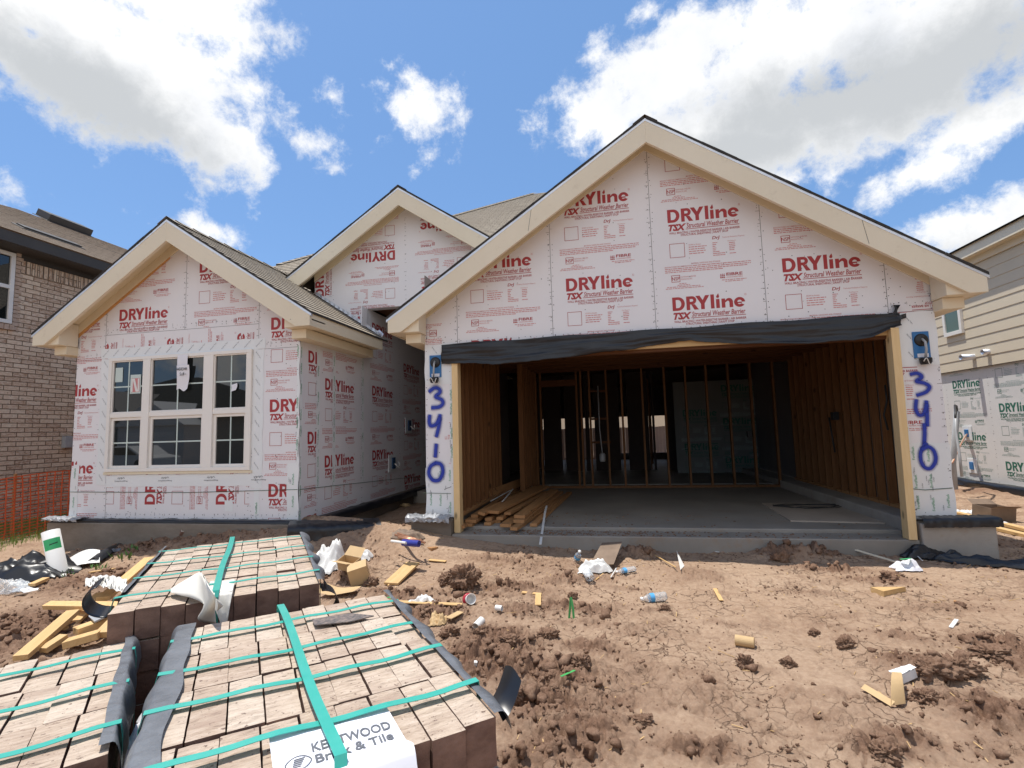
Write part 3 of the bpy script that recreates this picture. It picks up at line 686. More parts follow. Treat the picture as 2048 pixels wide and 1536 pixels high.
def nails(parent, poly, plane, seams, field=0, seed=0, ticks=True, r=.0055, field_rows=None):
    """nail heads along seams (a0,b0,a1,b1) and scattered in the field, plus the short ruler ticks on board edges"""
    rnd = random.Random(seed); pts = []; tk = []
    for (a0, b0, a1, b1) in seams:
        L = math.hypot(a1-a0, b1-b0); n = int(L/.075)
        ux, uy = (a1-a0)/L, (b1-b0)/L
        for i in range(n):
            for sd in (-1, 1):
                if rnd.random() < .8:
                    o = sd*rnd.uniform(.012, .028); t = (i+rnd.uniform(.2,.8))*.075
                    pts.append((a0+ux*t-uy*o, b0+uy*t+ux*o))
        for i in range(int(L/.1524)):
            t = i*.1524+.03; tk.append((a0+ux*t, b0+uy*t, -uy, ux, rnd.choice((.03,.03,.045))))
    if field:
        xs_ = [p[0] for p in poly]; ys_ = [p[1] for p in poly]
        a = min(xs_)
        while a < max(xs_):
            a += .406
            b = min(ys_)
            while b < max(ys_):
                b += rnd.uniform(.12,.3)
                pts.append((a+rnd.uniform(-.03,.03), b))
        for i in range(field): pts.append((rnd.uniform(min(xs_), max(xs_)), rnd.uniform(min(ys_), max(ys_))))
    edges = [(poly[i], poly[(i+1) % len(poly)]) for i in range(len(poly))]
    inside = lambda p: all((b[0]-a[0])*(p[1]-a[1]) - (b[1]-a[1])*(p[0]-a[0]) > 0 for a, b in edges)
    mb = MB()
    for p in pts:
        if inside(p):
            rr = r*rnd.uniform(.7, 1.2)
            mb.poly([plane(p[0]+rr*math.cos(k*math.pi/3), p[1]+rr*math.sin(k*math.pi/3), .0025) for k in range(6)])
    if ticks:
        for (a, b, ux, uy, L) in tk:
            q = [(a, b-.0018), (a+ux*L, b+uy*L-.0018), (a+ux*L, b+uy*L+.0018), (a, b+.0018)] if abs(ux) > .5 else [(a-.0018, b), (a+.0018, b), (a+ux*L+.0018, b+uy*L), (a+ux*L-.0018, b+uy*L)]
            if all(inside(p) for p in ((q[1][0], q[1][1]), (q[2][0], q[2][1]))): mb.poly([plane(x, y, .002) for x, y in q])
    if mb.v: mb.build('nail_heads', M['nail'], parent)
def planeY(y0, sgn=-1):    return lambda a, b, l=0: (a, y0+sgn*l, b)
def planeX(x0, sgn=1, flip=False): return lambda a, b, l=0: (x0+sgn*l, (-a if flip else a), b)
def board(name, parent, poly, plane, th=.012, mat='board'):
    """a sheet of sheathing: front face on the plane, th thick behind it"""
    mb = MB(); n = len(poly)
    f = [plane(x, y, 0) for x, y in poly]; r = [plane(x, y, -th) for x, y in poly]
    mb.add(f + r, [tuple(range(n)), tuple(range(2*n-1, n-1, -1))] + [(i, n+i, n+(i+1) % n, (i+1) % n) for i in range(n)])
    return mb.build(name, M[mat], parent)
def loose_text(parent, plane, items, mat, name='printed_lettering', lift=.004):
    """items: (text, a, b, cap, angle_deg, width or None)"""
    mb = MB()
    for (t, a, b, cap, ang, w) in items:
        V, T = text2d(t, cap, .004, 0, 1)
        k = w/max(x for x, y in V) if w else 1
        c, s = math.cos(R_(ang)), math.sin(R_(ang))
        mb.add([plane(a+c*x*k-s*y, b+s*x*k+c*y, lift) for x, y in V], T)
    return mb.build(name, M[mat], parent)
# ------------------------------------------------------------------ the unfinished house
SLOPE = .667
HOUSE = empty('unfinished_house', (0, 0, 0), 'unfinished single storey house wrapped in red printed white sheathing, open garage', 'house')
def gable_roof(xc, za, hw, yf, yw, yl, yr, fasc=.29, tip=.18, eave_l=True, eave_r=True, el=None, er=None, frieze=(None, None), wl=None, wr=None, raw=False, joint=(None, None)):
    """ridge along Y. za: fascia top at the ridge; hw: half width; yf: front of fascia; yw: wall face; yl/yr: where the slopes end behind"""
    zt = lambda x, d=0: za - d - SLOPE*abs(x-xc)
    Ls = hw*math.hypot(1, SLOPE); cs = 1/math.hypot(1, SLOPE); n = int(Ls/.143)
    for sgn, y1 in ((-1, yl), (1, yr)):
        mb = MB()
        for i in range(n+1):
            s0 = max(0, Ls + .02 - (i+1)*.143); s1 = Ls + .02 - i*.143
            f = lambda s, d, y: (xc + sgn*s*cs, y, za - s*SLOPE*cs + d)
            a, b = f(s1, .030, yf-.03), f(s1, .030, y1); c, d = f(s0, .020, y1), f(s0, .020, yf-.03)
            mb.quad(a, b, c, d, [(yf, s1), (y1, s1), (y1, s0), (yf, s0)]) if sgn > 0 else mb.quad(b, a, d, c, [(y1, s1), (yf, s1), (yf, s0), (y1, s0)])
            lo = f(s1, .004, yf-.03), f(s1, .004, y1)
            mb.quad(lo[0], lo[1], b, a, mi=1)
            j = .004*math.sin(i*7.3)
            e0, e1, e2, e3 = f(s1, .030, yf-.031-j), f(s1, .0, yf-.031-j), f(s0, .0, yf-.031-j), f(s0, .030, yf-.031-j)
            mb.quad(e0, e1, e2, e3, mi=1)
        mb.quad(f(Ls+.02, 0, yf), f(Ls+.02, 0, y1), f(0, 0, y1), f(0, 0, yf))                     # deck underside
        roof = mb.build('roof', [M['shingle'], M['shingle_edge']], HOUSE)
        # white metal drip edge under the shingles along the rake
        de = MB(); P = [(xc + sgn*x, za - SLOPE*x - d) for x, d in ((0, 0), (hw+.02, 0), (hw+.02, .032), (0, .032))]
        de.prism(P, 'Y', yf-.026, yf+.004); de.build('drip_edge', M['metal'], roof)
        # barge board
        zb = za - SLOPE*hw - tip; xb = (za-fasc-zb)/SLOPE
        fb = MB(); P = [(xc, za-.004), (xc+sgn*hw, za-SLOPE*hw-.004), (xc+sgn*hw, zb), (xc+sgn*xb, zb), (xc, za-fasc)]
        jx = joint[0 if sgn < 0 else 1]
        fb.prism(P if sgn < 0 else P[::-1], 'Y', yf-.022, yf+.02); fo = fb.build('barge_board', M['trim'], HOUSE, bevel=.002)
        if jx is not None:
            z0 = zt(jx, .006); q = MB(); q.prism([(jx-.002, z0), (jx+.002, z0), (jx+.05*sgn+.002, z0-.29), (jx+.05*sgn-.002, z0-.29)], 'Y', yf-.0235, yf-.02); q.build('butt_joint', M['nail'], fo)
        # raking soffit and frieze
        so_ = MB(); P = [(xc, za-.07), (xc+sgn*hw, za-.07-SLOPE*hw), (xc+sgn*hw, za-.085-SLOPE*hw), (xc, za-.085)]
        so_.prism(P, 'Y', yf+.021, yw+.02); so_.build('rake_soffit', M['soffit'], HOUSE)
        wx = wl if sgn < 0 else wr; h = abs(wx-xc)
        fr = MB(); P = [(xc, za-.086), (xc+sgn*h, za-.086-SLOPE*h), (xc+sgn*h, za-.215-SLOPE*h), (xc, za-.215)]
        fr.prism(P, 'Y', yw-.022, yw-.003); fr.build('frieze_board', M['soffit'], HOUSE, bevel=.002)
        if raw and sgn < 0:
            rw = MB(); P = [(xc-.25, za-.216-SLOPE*.25), (xc-h, za-.216-SLOPE*h), (xc-h, za-.262-SLOPE*h), (xc-.25, za-.235-SLOPE*.25)]
            rw.prism(P, 'Y', yw-.016, yw-.003); rw.build('bare_nailer', M['orange_wood'], HOUSE)
        # boxed eave: level soffit, eave fascia, end return
        if (eave_l if sgn < 0 else eave_r):
            ye = el if sgn < 0 else er; xe = xc+sgn*hw
            ef = MB(); x0, x1 = sorted((xe-sgn*.022, xe)); ef.box(x0, x1, yf+.021, ye, zb, za-SLOPE*hw-.003); ef.build('eave_fascia', M['trim'], HOUSE, bevel=.002)
            es = MB(); x0, x1 = sorted((wx, xe-sgn*.023)); es.box(x0, x1, yf+.05, ye-.01, zb+.012, zb+.022); es.build('eave_soffit', M['soffit'], HOUSE)
            xi = wx - sgn*.03
            rt = MB(); P = [(xc+sgn*(hw-.03), zb+.003), (xi, zb+.003), (xi, za-.10-SLOPE*abs(xi-xc)), (xc+sgn*(hw-.03), za-.10-SLOPE*(hw-.03))]
            rt.prism(P, 'Y', yf+.022, yw-.024); rt.build('eave_return', M['trim'], HOUSE, bevel=.002)
            rb = MB(); x0, x1 = sorted((wx-sgn*.01, wx+sgn*.19)); rb.box(x0, x1, yw-.16, min(ye-.02, yw+4), zb-.115, zb+.0); rb.build('side_frieze', M['soffit'], HOUSE, bevel=.002)
    cap = MB()
    y = yf-.03; k = 0
    while y < max(yl, yr)-.15:
        z0 = za+.034+.006*(k % 2)
        for sgn in (-1, 1): cap.quad((xc, y, z0+.012), (xc, y+.16, z0+.004), (xc+sgn*.14, y+.16, z0-.14*SLOPE+.002), (xc+sgn*.14, y, z0-.14*SLOPE+.01), [(0, y), (0, y+.16), (.14, y+.16), (.14, y)])
        y += .145; k += 1
    cap.build('ridge_cap', M['shingle'], HOUSE)
    return zt
ztG = gable_roof(2.41, 4.62, 3.21, -.30, 0.0, 9.0, 9.0, el=6, er=8, wl=-.44, wr=5.31, joint=(1.05, 4.55))
ztL = gable_roof(-3.757, 3.951, 2.10, -.633, -.333, 8.0, 1.485, el=8, er=1.33, wl=-5.5, wr=-2.0, tip=.16, raw=True)
ztP = gable_roof(-1.31, 4.98, 1.97, 1.20, 1.5, 8.0, 8.0, eave_l=False, eave_r=False, wl=-2.97, wr=.35)
# ---- main hip roof behind
Y0M, Z0M = .2, 2.5
def on_main(px, py):
    d = ray(px, py); n = Vector((0, -SLOPE, 1)); k = Z0M - SLOPE*Y0M
    return CAM + d*((k - n.dot(CAM))/n.dot(d))
XE = 5.62; pk = on_main(1066, 389); lf = on_main(560, 531);  rt_ = pk + (on_main(1100, 397)-pk)*.0 + Vector((7.5, 0, 0))
mb = MB()
za_, zb_ = 3.45, pk.z; n = int((zb_-za_)/(.143*math.sin(math.atan(SLOPE))))
xtop = max(pk.x+.25, min(XE-(zb_-za_)*1.05, XE-1.0))
def xr(z): return XE + (xtop-XE)*(z-za_)/(zb_-za_)
def xl(z): return lf.x + (pk.x-lf.x)*(z-lf.z)/(pk.z-lf.z)
def yy(z): return Y0M + (z-Z0M)/SLOPE
sa_ = math.sin(math.atan(SLOPE))
for i in range(n):
    z0 = zb_ - (i+1)*(zb_-za_)/n; z1 = zb_ - i*(zb_-za_)/n
    a, b_, c, d = (xl(z0), yy(z0), z0+.03), (xr(z0), yy(z0), z0+.03), (xr(z1), yy(z1), z1+.02), (xl(z1), yy(z1), z1+.02)
    s0, s1 = (z0-za_)/sa_, (z1-za_)/sa_
    mb.quad(a, b_, c, d, [(a[0], s0), (b_[0], s0), (c[0], s1), (d[0], s1)])
    mb.quad((a[0], a[1], a[2]-.03), (b_[0], a[1], a[2]-.03), b_, a, mi=1)
rtop = (xtop, pk.y, pk.z+.02)
bk = 2*pk.y
mb.poly([(lf.x, lf.y, lf.z), (pk.x, pk.y, pk.z+.02), (pk.x, bk, 2.6), (lf.x-3, bk, 2.6)], [(0,0),(3,0),(3,6),(0,6)])
mb.poly([(pk.x, pk.y, pk.z+.02), rtop, (XE, bk, 2.6), (pk.x, bk, 2.6)], [(0,6),(3,6),(3,0),(0,0)])
mb.poly([rtop, (XE, yy(za_), za_), (XE, bk, 2.6)], [(0,6),(3,0),(0,0)])
print('main roof peak', pk, 'left', lf, 'xtop', xtop)
mroof = mb.build('roof', [M['shingle'], M['shingle_edge']], HOUSE)
hc = MB()
d_ = (lf-pk); L = d_.length; d_.normalize(); k = 0; t = 0
while t < L:
    p = pk + d_*t; q = pk + d_*(t+.17); w = Vector((.13, 0, .0)); 
    hc.quad(p+Vector((0,0,.055)), p+Vector((.14,0,.045)), q+Vector((.14,0,.05)), q+Vector((0,0,.065)), [(0,t),(.14,t),(.14,t+.17),(0,t+.17)])
    hc.quad(p+Vector((0,0,.055)), q+Vector((0,0,.065)), q+Vector((-.1,.14,.0)), p+Vector((-.1,.14,.0)), [(0,t),(0,t+.17),(.14,t+.17),(.14,t)])
    hc.quad(q+Vector((0,0,.065)), q+Vector((.14,0,.05)), q+Vector((.14,0,.03)), q+Vector((0,0,.03)), mi=1)
    t += .145
hc.build('ridge_cap', [M['shingle'], M['shingle_edge']], mroof)
# ---- foundation
fd = MB()
fd.box(-.08, 4.90, -.12, .20, -1.0, -.174); fd.box(-.08, 4.90, .20, 4.6, -1.0, -.135)      # garage floor with its lip
fd.build('garage_slab', M['floor'], HOUSE, bevel=.012)
c = MB(); c.box(4.905, 5.56, -.155, 9.0, -1.0, -.004); c.build('foundation', M['concrete'], HOUSE, bevel=.012)
c = MB(); c.box(-.60, -.085, -.13, 9.0, -1.0, -.004); c.build('foundation', M['stained'], HOUSE, bevel=.012)
c = MB(); c.box(-5.70, -1.93, -.46, 9.0, -1.0, -.012); c.build('foundation', M['stained'], HOUSE, bevel=.012)
c = MB(); c.box(-1.925, -.605, 3.2, 9.0, -1.0, -.06); c.build('porch_slab', M['concrete'], HOUSE)
fl = MB(); fl.box(-5.4, 5.3, 4.6, 13.0, -.6, -.10); fl.build('interior_floor', M['floor'], HOUSE)
# ---- front sheathing of the garage
FY = planeY(0.0)
zt = lambda x: ztG(x, .10)
S_ = 1.2192
GP = [('p0', [(0.0,2.10),(S_,2.10),(S_,zt(S_)),(0.0,zt(0.0))], [(.18,3.107),(.18,2.037)], 0, 0),
      ('p1', [(S_,2.10),(2*S_,2.10),(2*S_,zt(2*S_)),(2.41,zt(2.41)),(S_,zt(S_))], [(1.40,2.731),(1.40,3.801)], 0, 0),
      ('p2', [(2*S_,2.10),(3*S_,2.10),(3*S_,zt(3*S_)),(2*S_,zt(2*S_))], [(2.637,2.395),(2.637,3.465),(2.637,4.535)], 0, 0),
      ('p3', [(3*S_,2.10),(4*S_,2.10),(4*S_,zt(4*S_)),(3*S_,zt(3*S_))], [(3.855,2.752),(3.855,3.822),(3.855,1.682)], 0, 34),
      ('p4', [(4*S_,2.21),(5.31,2.21),(5.31,zt(5.31)),(4*S_,zt(4*S_))], [(5.9,2.13),(5.9,3.2)], 180, 10),
      ('p5', [(-.44,2.17),(0.0,2.17),(0.0,zt(0.0)),(-.44,zt(-.44))], [(-.27,1.64)], 180, 6),
      ('pL', [(-.44,0.02),(-.075,0.02),(-.075,2.17),(-.44,2.17)], [(.70,1.50),(.70,.43),(.70,2.57)], 180, 8),
      ('pR', [(4.92,0.02),(5.31,0.02),(5.31,2.21),(4.92,2.21)], [(4.30,1.70),(4.30,.63),(4.30,2.77)], 0, 14)]
PAN = {}
for k, (nm, poly, marks, rot, fieldn) in enumerate(GP):
    bo = board('sheathing_panel', HOUSE, poly, FY); PAN[nm] = bo
    sheet_print(bo, poly, FY, marks, rot)
    x0, x1 = min(p[0] for p in poly), max(p[0] for p in poly); z0 = min(p[1] for p in poly); z1 = max(p[1] for p in poly)
    nails(bo, poly, FY, [(x0+.001, z0, x0+.001, z1), (x1-.001, z0, x1-.001, z1), (x0, z0+.08, x1, z0+.08)], max(3, fieldn), k)
# panel seams: thin dark gaps
def gap(*b): MB().box(*b).build('panel_gap', M['nail'], HOUSE)
for x in (0, S_, 2*S_, 3*S_, 4*S_): gap(x-.0022, x+.0022, -.0012, .001, 2.12 if x else 2.17, zt(x)-.02)
gap(-.44, 0, -.0012, .001, 2.167, 2.173); gap(4.92, 5.31, -.0012, .001, 2.207, 2.213)
# ---- left wing front
WY = -.333; LP = planeY(WY)
zl = lambda x: ztL(x, .10)
LPN = [([(-5.025,2.54),(-3.735,2.54),(-3.735,zl(-3.735)),(-3.757,zl(-3.757)),(-5.025,zl(-5.025))], [(-4.811,2.728),(-4.811,3.798)], 0, 0),
       ([(-3.735,2.54),(-2.60,2.54),(-2.60,zl(-2.60)),(-3.735,zl(-3.735))], [(-3.53,3.305),(-3.53,4.375)], 0, 0),
       ([(-5.5,.012),(-4.90,.012),(-4.90,2.20),(-5.025,2.20),(-5.5,2.20)], [(-5.93,1.70),(-5.93,.63),(-5.93,2.77)], 0, 5),
       ([(-5.5,2.2),(-5.025,2.2),(-5.025,zl(-5.025)),(-5.5,zl(-5.5))], [(-5.93,2.77),(-5.93,1.70)], 0, 5),
       ([(-5.025,2.2),(-2.60,2.2),(-2.60,2.54),(-5.025,2.54)], [(-3.90,1.635),(-2.81,1.635),(-4.97,1.635)], 90, 0),
       ([(-2.60,2.2),(-2.0,2.2),(-2.0,zl(-2.0)),(-2.60,zl(-2.60))], [(-2.42,2.444),(-2.42,3.514)], 0, 6),
       ([(-2.69,.012),(-2.0,.012),(-2.0,2.2),(-2.69,2.2)], [(-2.42,1.374),(-2.42,.304),(-2.42,2.444)], 0, 10),
       ([(-4.90,.012),(-2.69,.012),(-2.69,.64),(-4.90,.64)], [(-4.11,.21),(-3.02,.21),(-5.20,.21),(-1.93,.21)], 90, 12)]
for k, (poly, marks, rot, fn) in enumerate(LPN):
    bo = board('sheathing_panel', HOUSE, poly, LP)
    sheet_print(bo, poly, LP, marks, rot)
    x0, x1 = min(p[0] for p in poly), max(p[0] for p in poly); z0 = min(p[1] for p in poly); z1 = max(p[1] for p in poly)
    nails(bo, poly, LP, [(x0+.001, z0, x0+.001, z1), (x1-.001, z0, x1-.001, z1), (x0, z0+.05, x1, z0+.05)], fn, 40+k)
for a in ((-5.025, 2.2, zl(-5.025)), (-3.735, 2.54, zl(-3.735)), (-2.6, 2.2, zl(-2.6)), (-4.9, .02, .62), ): gap(a[0]-.002, a[0]+.002, WY-.0012, WY+.001, a[1], a[2])
for a in ((-5.5, -4.95, 2.2), (-5.025, -2.6, 2.54), (-2.6, -2.0, 2.2)): gap(a[0], a[1], WY-.0012, WY+.001, a[2]-.002, a[2]+.002)
# ---- side wall of the left wing (faces the entry court)
SX = planeX(-2.0, 1)
SP = [([(-.333,-.10),(.06,-.10),(.06,2.33),(-.333,2.33)], [(-.15,2.02),(-.15,.95),(-.15,-.12)], 3),
      ([(.06,-.10),(1.30,-.10),(1.30,2.33),(.06,2.33)], [(.25,1.69),(.25,.62),(.25,2.76)], 5),
      ([(1.30,-.12),(2.76,-.12),(2.76,3.13),(1.30,3.13)], [(1.65,1.70),(1.65,.63),(1.65,2.77)], 5),
      ([(2.76,-.14),(3.98,-.14),(3.98,3.13),(2.76,3.13)], [(2.95,.10),(2.95,1.17),(2.95,2.24)], 5),
      ([(3.98,-.14),(5.2,-.14),(5.2,3.13),(3.98,3.13)], [(4.2,.60),(4.2,1.67),(4.2,2.74)], 5)]
for k, (poly, marks, fn) in enumerate(SP):
    bo = board('sheathing_panel', HOUSE, poly, SX)
    sheet_print(bo, poly, SX, marks, 0)
    y0, y1 = poly[0][0], poly[1][0]
    nails(bo, poly, SX, [(y0+.001, -.1, y0+.001, 3.1), (y1-.001, -.1, y1-.001, 3.1)], fn, 70+k)
# ---- entry gable
PY = planeY(1.5); zp = lambda x: ztP(x, .10)
PP = [([(-2.97,3.44),(-2.65,3.22),(-2.65,zp(-2.65)),(-2.97,zp(-2.97))], [(-2.80,3.40)], 90, 0),
      ([(-2.65,3.22),(-2.0,2.78),(-2.0,zp(-2.0)),(-2.65,zp(-2.65))], [(-1.511,4.08),(-1.511,3.01),(-1.511,5.15)], 180, 4),
      ([(-2.0,3.13),(-1.31,3.13),(-1.31,zp(-1.31)),(-2.0,zp(-2.0))], [(-1.511,4.08),(-1.511,3.01),(-1.511,5.15)], 180, 4),
      ([(-1.31,3.13),(.35,3.13),(.35,zp(.35)),(-1.31,zp(-1.31))], [(-.27,4.49),(-.27,3.42)], 180, 6)]
for k, (poly, marks, rot, fn) in enumerate(PP):
    bo = board('sheathing_panel', HOUSE, poly, PY)
    sheet_print(bo, poly, PY, marks, rot)
    x0, x1 = poly[0][0], poly[1][0]
    nails(bo, poly, PY, [(x1-.001, 2.6, x1-.001, 5)] if k != 1 else [(-2.65, 3, -2.65, 5)], fn, 90+k)
bm = MB(); bm.box(-2.0, .35, 1.513, 1.66, 3.131, 3.4); bm.build('entry_beam', M['board'], HOUSE)
pc = MB(); pc.box(-1.99, -.46, 1.67, 5.2, 3.16, 3.2); pc.build('entry_ceiling', M['joist'], HOUSE)
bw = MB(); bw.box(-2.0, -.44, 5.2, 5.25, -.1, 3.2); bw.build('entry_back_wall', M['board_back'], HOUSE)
# step flashing where the left wing roof meets the entry gable
fl = MB()
for i in range(14):
    x0 = -2.95 + i*.083; zz = lambda x: ztL(x) + .034
    fl.poly([(x0, 1.49, zz(x0)), (x0+.12, 1.49, zz(x0+.12)), (x0+.12, 1.492, zz(x0+.12)+.05), (x0, 1.492, zz(x0)+.05)])
    fl.poly([(x0, 1.40, zz(x0)+.003), (x0+.12, 1.40, zz(x0+.12)+.003), (x0+.12, 1.49, zz(x0+.12)+.003), (x0, 1.49, zz(x0)+.003)])
fl.build('step_flashing', M['metal'], HOUSE)
kick = MB(); kick.grid(lambda u, v: (-1.80+.09*u, 1.40+.08*v, ztL(-1.80+.09*u)+.04+.07*v*v+.01*math.sin(5*u)), 5, 5); kick.build('kickout_flashing', M['metal'], HOUSE)
# ---- garage outer side walls and house shell (keep daylight out of the interior)
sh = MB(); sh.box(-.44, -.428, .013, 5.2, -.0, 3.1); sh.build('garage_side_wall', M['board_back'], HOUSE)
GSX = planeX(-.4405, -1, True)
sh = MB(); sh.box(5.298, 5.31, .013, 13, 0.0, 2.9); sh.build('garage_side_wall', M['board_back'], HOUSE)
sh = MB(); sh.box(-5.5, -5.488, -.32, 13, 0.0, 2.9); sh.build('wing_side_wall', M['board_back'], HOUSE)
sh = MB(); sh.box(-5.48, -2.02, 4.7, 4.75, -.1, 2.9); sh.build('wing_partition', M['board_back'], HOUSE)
rw = MB()                                                        # rear wall with tall window openings
xs_ = [-5.5, -1.15, 1.28, 2.05, 3.95, 5.31]
for i in range(5):
    if i in (1, 3): rw.box(xs_[i], xs_[i+1], 12.9, 13.0, 1.45, 3.4); rw.box(xs_[i], xs_[i+1], 12.9, 13.0, -.2, (-.1 if i == 1 else .12))
    else: rw.box(xs_[i], xs_[i+1], 12.9, 13.0, -.2, 3.4)
rw.build('rear_wall', M['board_back'], HOUSE)
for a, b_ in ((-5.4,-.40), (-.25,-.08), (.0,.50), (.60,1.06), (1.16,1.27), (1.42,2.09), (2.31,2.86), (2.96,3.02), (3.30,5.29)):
    pw = MB(); pw.box(a, b_, 8.0, 8.06, -.1, 2.55); pw.build('daylight_blocker', M['blocker'], HOUSE)  # added dark boards, gaps shaped to leave only slits of rear daylight
ce = MB(); ce.box(-5.45, 5.29, 4.7, 12.9, 2.55, 2.6); ce.build('interior_ceiling', M['joist'], HOUSE)
ce = MB(); ce.box(-.42, 5.29, .1, 4.7, 2.47, 2.50); ce.build('garage_ceiling_deck', M['joist'], HOUSE)
# ---- garage framing
sb = MB(); sb.box(-.019, .019, -.045, .045, 0, 2.30)
st0 = sb.build('stud', M['stud'], HOUSE, local=True, bevel=.002)
def place_copy(src, loc, rz=0, parent=HOUSE, sc=None, rnd=True):
    o = src.copy(); COL.objects.link(o); o.parent = parent; o.location = loc; o.rotation_euler = (0, 0, rz)
    if sc: o.scale = sc
    return o
rnd = random.Random(11); first = True
spots = []
for i in range(11):
    y = .10 + i*.245; spots.append((-.075, y, rnd.uniform(-.02,.02) + math.pi/2, 1))      # left wall, doubled studs
for i in range(8): spots.append((.30, 2.75+i*.20, math.pi/2, 1))
for i in range(16): spots.append((5.235, .22+i*.265, math.pi/2 + rnd.uniform(-.02,.02), 1))
for i, x in enumerate((.36,.46,1.20,1.29,1.46,1.80,2.1,2.5,2.93,3.33,3.72,4.12,4.52,4.92)): spots.append((x, 4.25, 0, 1))
for i, x in enumerate((-.6,.1,.75,1.5,2.0,2.9,3.1,4.4,4.8,5.1)): spots.append((x, 8.2 if i % 2 else 10.4, 0, 1.05))
for i, (x, y, rz, s) in enumerate(spots):
    if i == 0: st0.location = (x, y, -.005); st0.rotation_euler = (0, 0, rz)
    else: place_copy(st0, (x, y, -.005 if y < 4.2 and x > 1 or y < 4 else -.10), rz, sc=(1, 1, s*(1.0 if y < 4 else 1.02)))
pl = MB(); pl.box(5.19, 5.285, .05, 4.3, -.003, .036); pl.build('bottom_plate', M['pile'], HOUSE)
pl = MB(); pl.box(-.12, -.03, .05, 2.7, -.003, .036); pl.build('bottom_plate', M['pile'], HOUSE)
pl = MB(); pl.box(.3, 5.18, 4.2, 4.30, -.133, -.09); pl.build('bottom_plate', M['stud'], HOUSE)
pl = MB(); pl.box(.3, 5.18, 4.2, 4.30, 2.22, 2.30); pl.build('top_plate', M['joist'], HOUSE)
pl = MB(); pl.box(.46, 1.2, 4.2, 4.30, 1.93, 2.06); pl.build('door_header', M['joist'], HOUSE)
for (x0, x1, z) in ((1.46, 1.80, 1.78), (1.46, 1.80, 1.22), (1.46, 1.85, .75)):
    pl = MB(); pl.box(x0, x1, 4.21, 4.29, z, z+.04); pl.build('blocking', M['joist'], HOUSE)
jb = MB(); jb.box(-.4, 5.28, -.02, .02, 0, .235)
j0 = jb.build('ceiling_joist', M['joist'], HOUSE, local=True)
for i in range(9):
    if i == 0: j0.location = (0, .34, 2.22)
    else: place_copy(j0, (0, .34+i*.45, 2.22))
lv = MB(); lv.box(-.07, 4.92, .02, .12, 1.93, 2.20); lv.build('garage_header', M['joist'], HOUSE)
nl = MB(); nl.box(-.07, 4.92, -.018, .018, 1.966, 2.06); nl.build('header_nailer', M['wood_x'], HOUSE)
dj = MB(); dj.box(-.075, .002, -.035, .10, -.172, 1.965); dj.build('door_jamb', M['jamb'], HOUSE, bevel=.002)
dj = MB(); dj.bar((4.882, -.02, 2.03), (4.832, -.075, -.172), .078, .12, (0, 1, 0)); dj.build('door_jamb', M['jamb'], HOUSE, bevel=.002)
# inner sheathed wall seen through the back studs
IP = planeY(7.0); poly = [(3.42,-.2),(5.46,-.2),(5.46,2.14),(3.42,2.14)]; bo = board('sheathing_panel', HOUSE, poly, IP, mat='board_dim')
sheet_print(bo, poly, IP, [(3.62,1.28),(3.62,.45),(4.55,1.86),(4.55,1.05),(4.55,.12)], 0, ('green','lgreen'))
# ---- black sheet hung over the garage header
def flap(u, v):
    x = -.20 + 5.16*u
    top = 2.165 + .035*u + (.006*math.sin(x*6)); steps = {0: 0}
    bot = float(np.interp(x, [-.09,.55,1.05,1.78,2.18,2.47,2.79,3.04,3.32,3.95,4.48,4.65,4.86,5.0], [1.915,1.875,1.885,1.945,1.972,2.007,2.023,1.99,1.962,1.916,1.917,1.945,2.03,2.06]))
    sag = .03*math.sin(v*math.pi)
    z = top + (bot-top)*v
    wr_ = mnoise.noise(Vector((x*1.3, v*3.2, 4)))*.016 + abs(mnoise.noise(Vector((x*.8+v*1.5, v*6, 9))))*.022 + mnoise.noise(Vector((x*9, v*4, 2)))*.003
    z += v*.012*mnoise.noise(Vector((x*3.1, 7, 1))) + v*.006*mnoise.noise(Vector((x*14, 7, 1)))
    yv = -.034 - wr_ - .022*v - .016*math.sin(x*2.1+v*5+1.3*math.sin(x*.9)) *v - .010*math.sin(x*7.0 - v*6)*v - .02*sag
    return (x, yv, z)
fb = MB(); fb.grid(flap, 260, 22)
fo = tag(fb.build('hanging_black_sheet', M['felt'], None, smooth=True), 'black plastic sheet hung along the top of the open garage doorway', 'sheet'); sd = fo.modifiers.new('solid', 'SOLIDIFY'); sd.thickness = .003
hk = MB(); hk.grid(lambda u, v: (4.90+.05*u+.02*v, -.035-.03*math.sin(3*u+v*4), 2.20+.10*v-.02*u), 5, 6); hk.grid(lambda u, v: (4.93+.10*u, -.04-.02*math.sin(4*u), 2.11+.05*v+.03*u), 5, 3); hk.build('sheet_corner', M['felt'], fo, smooth=True)
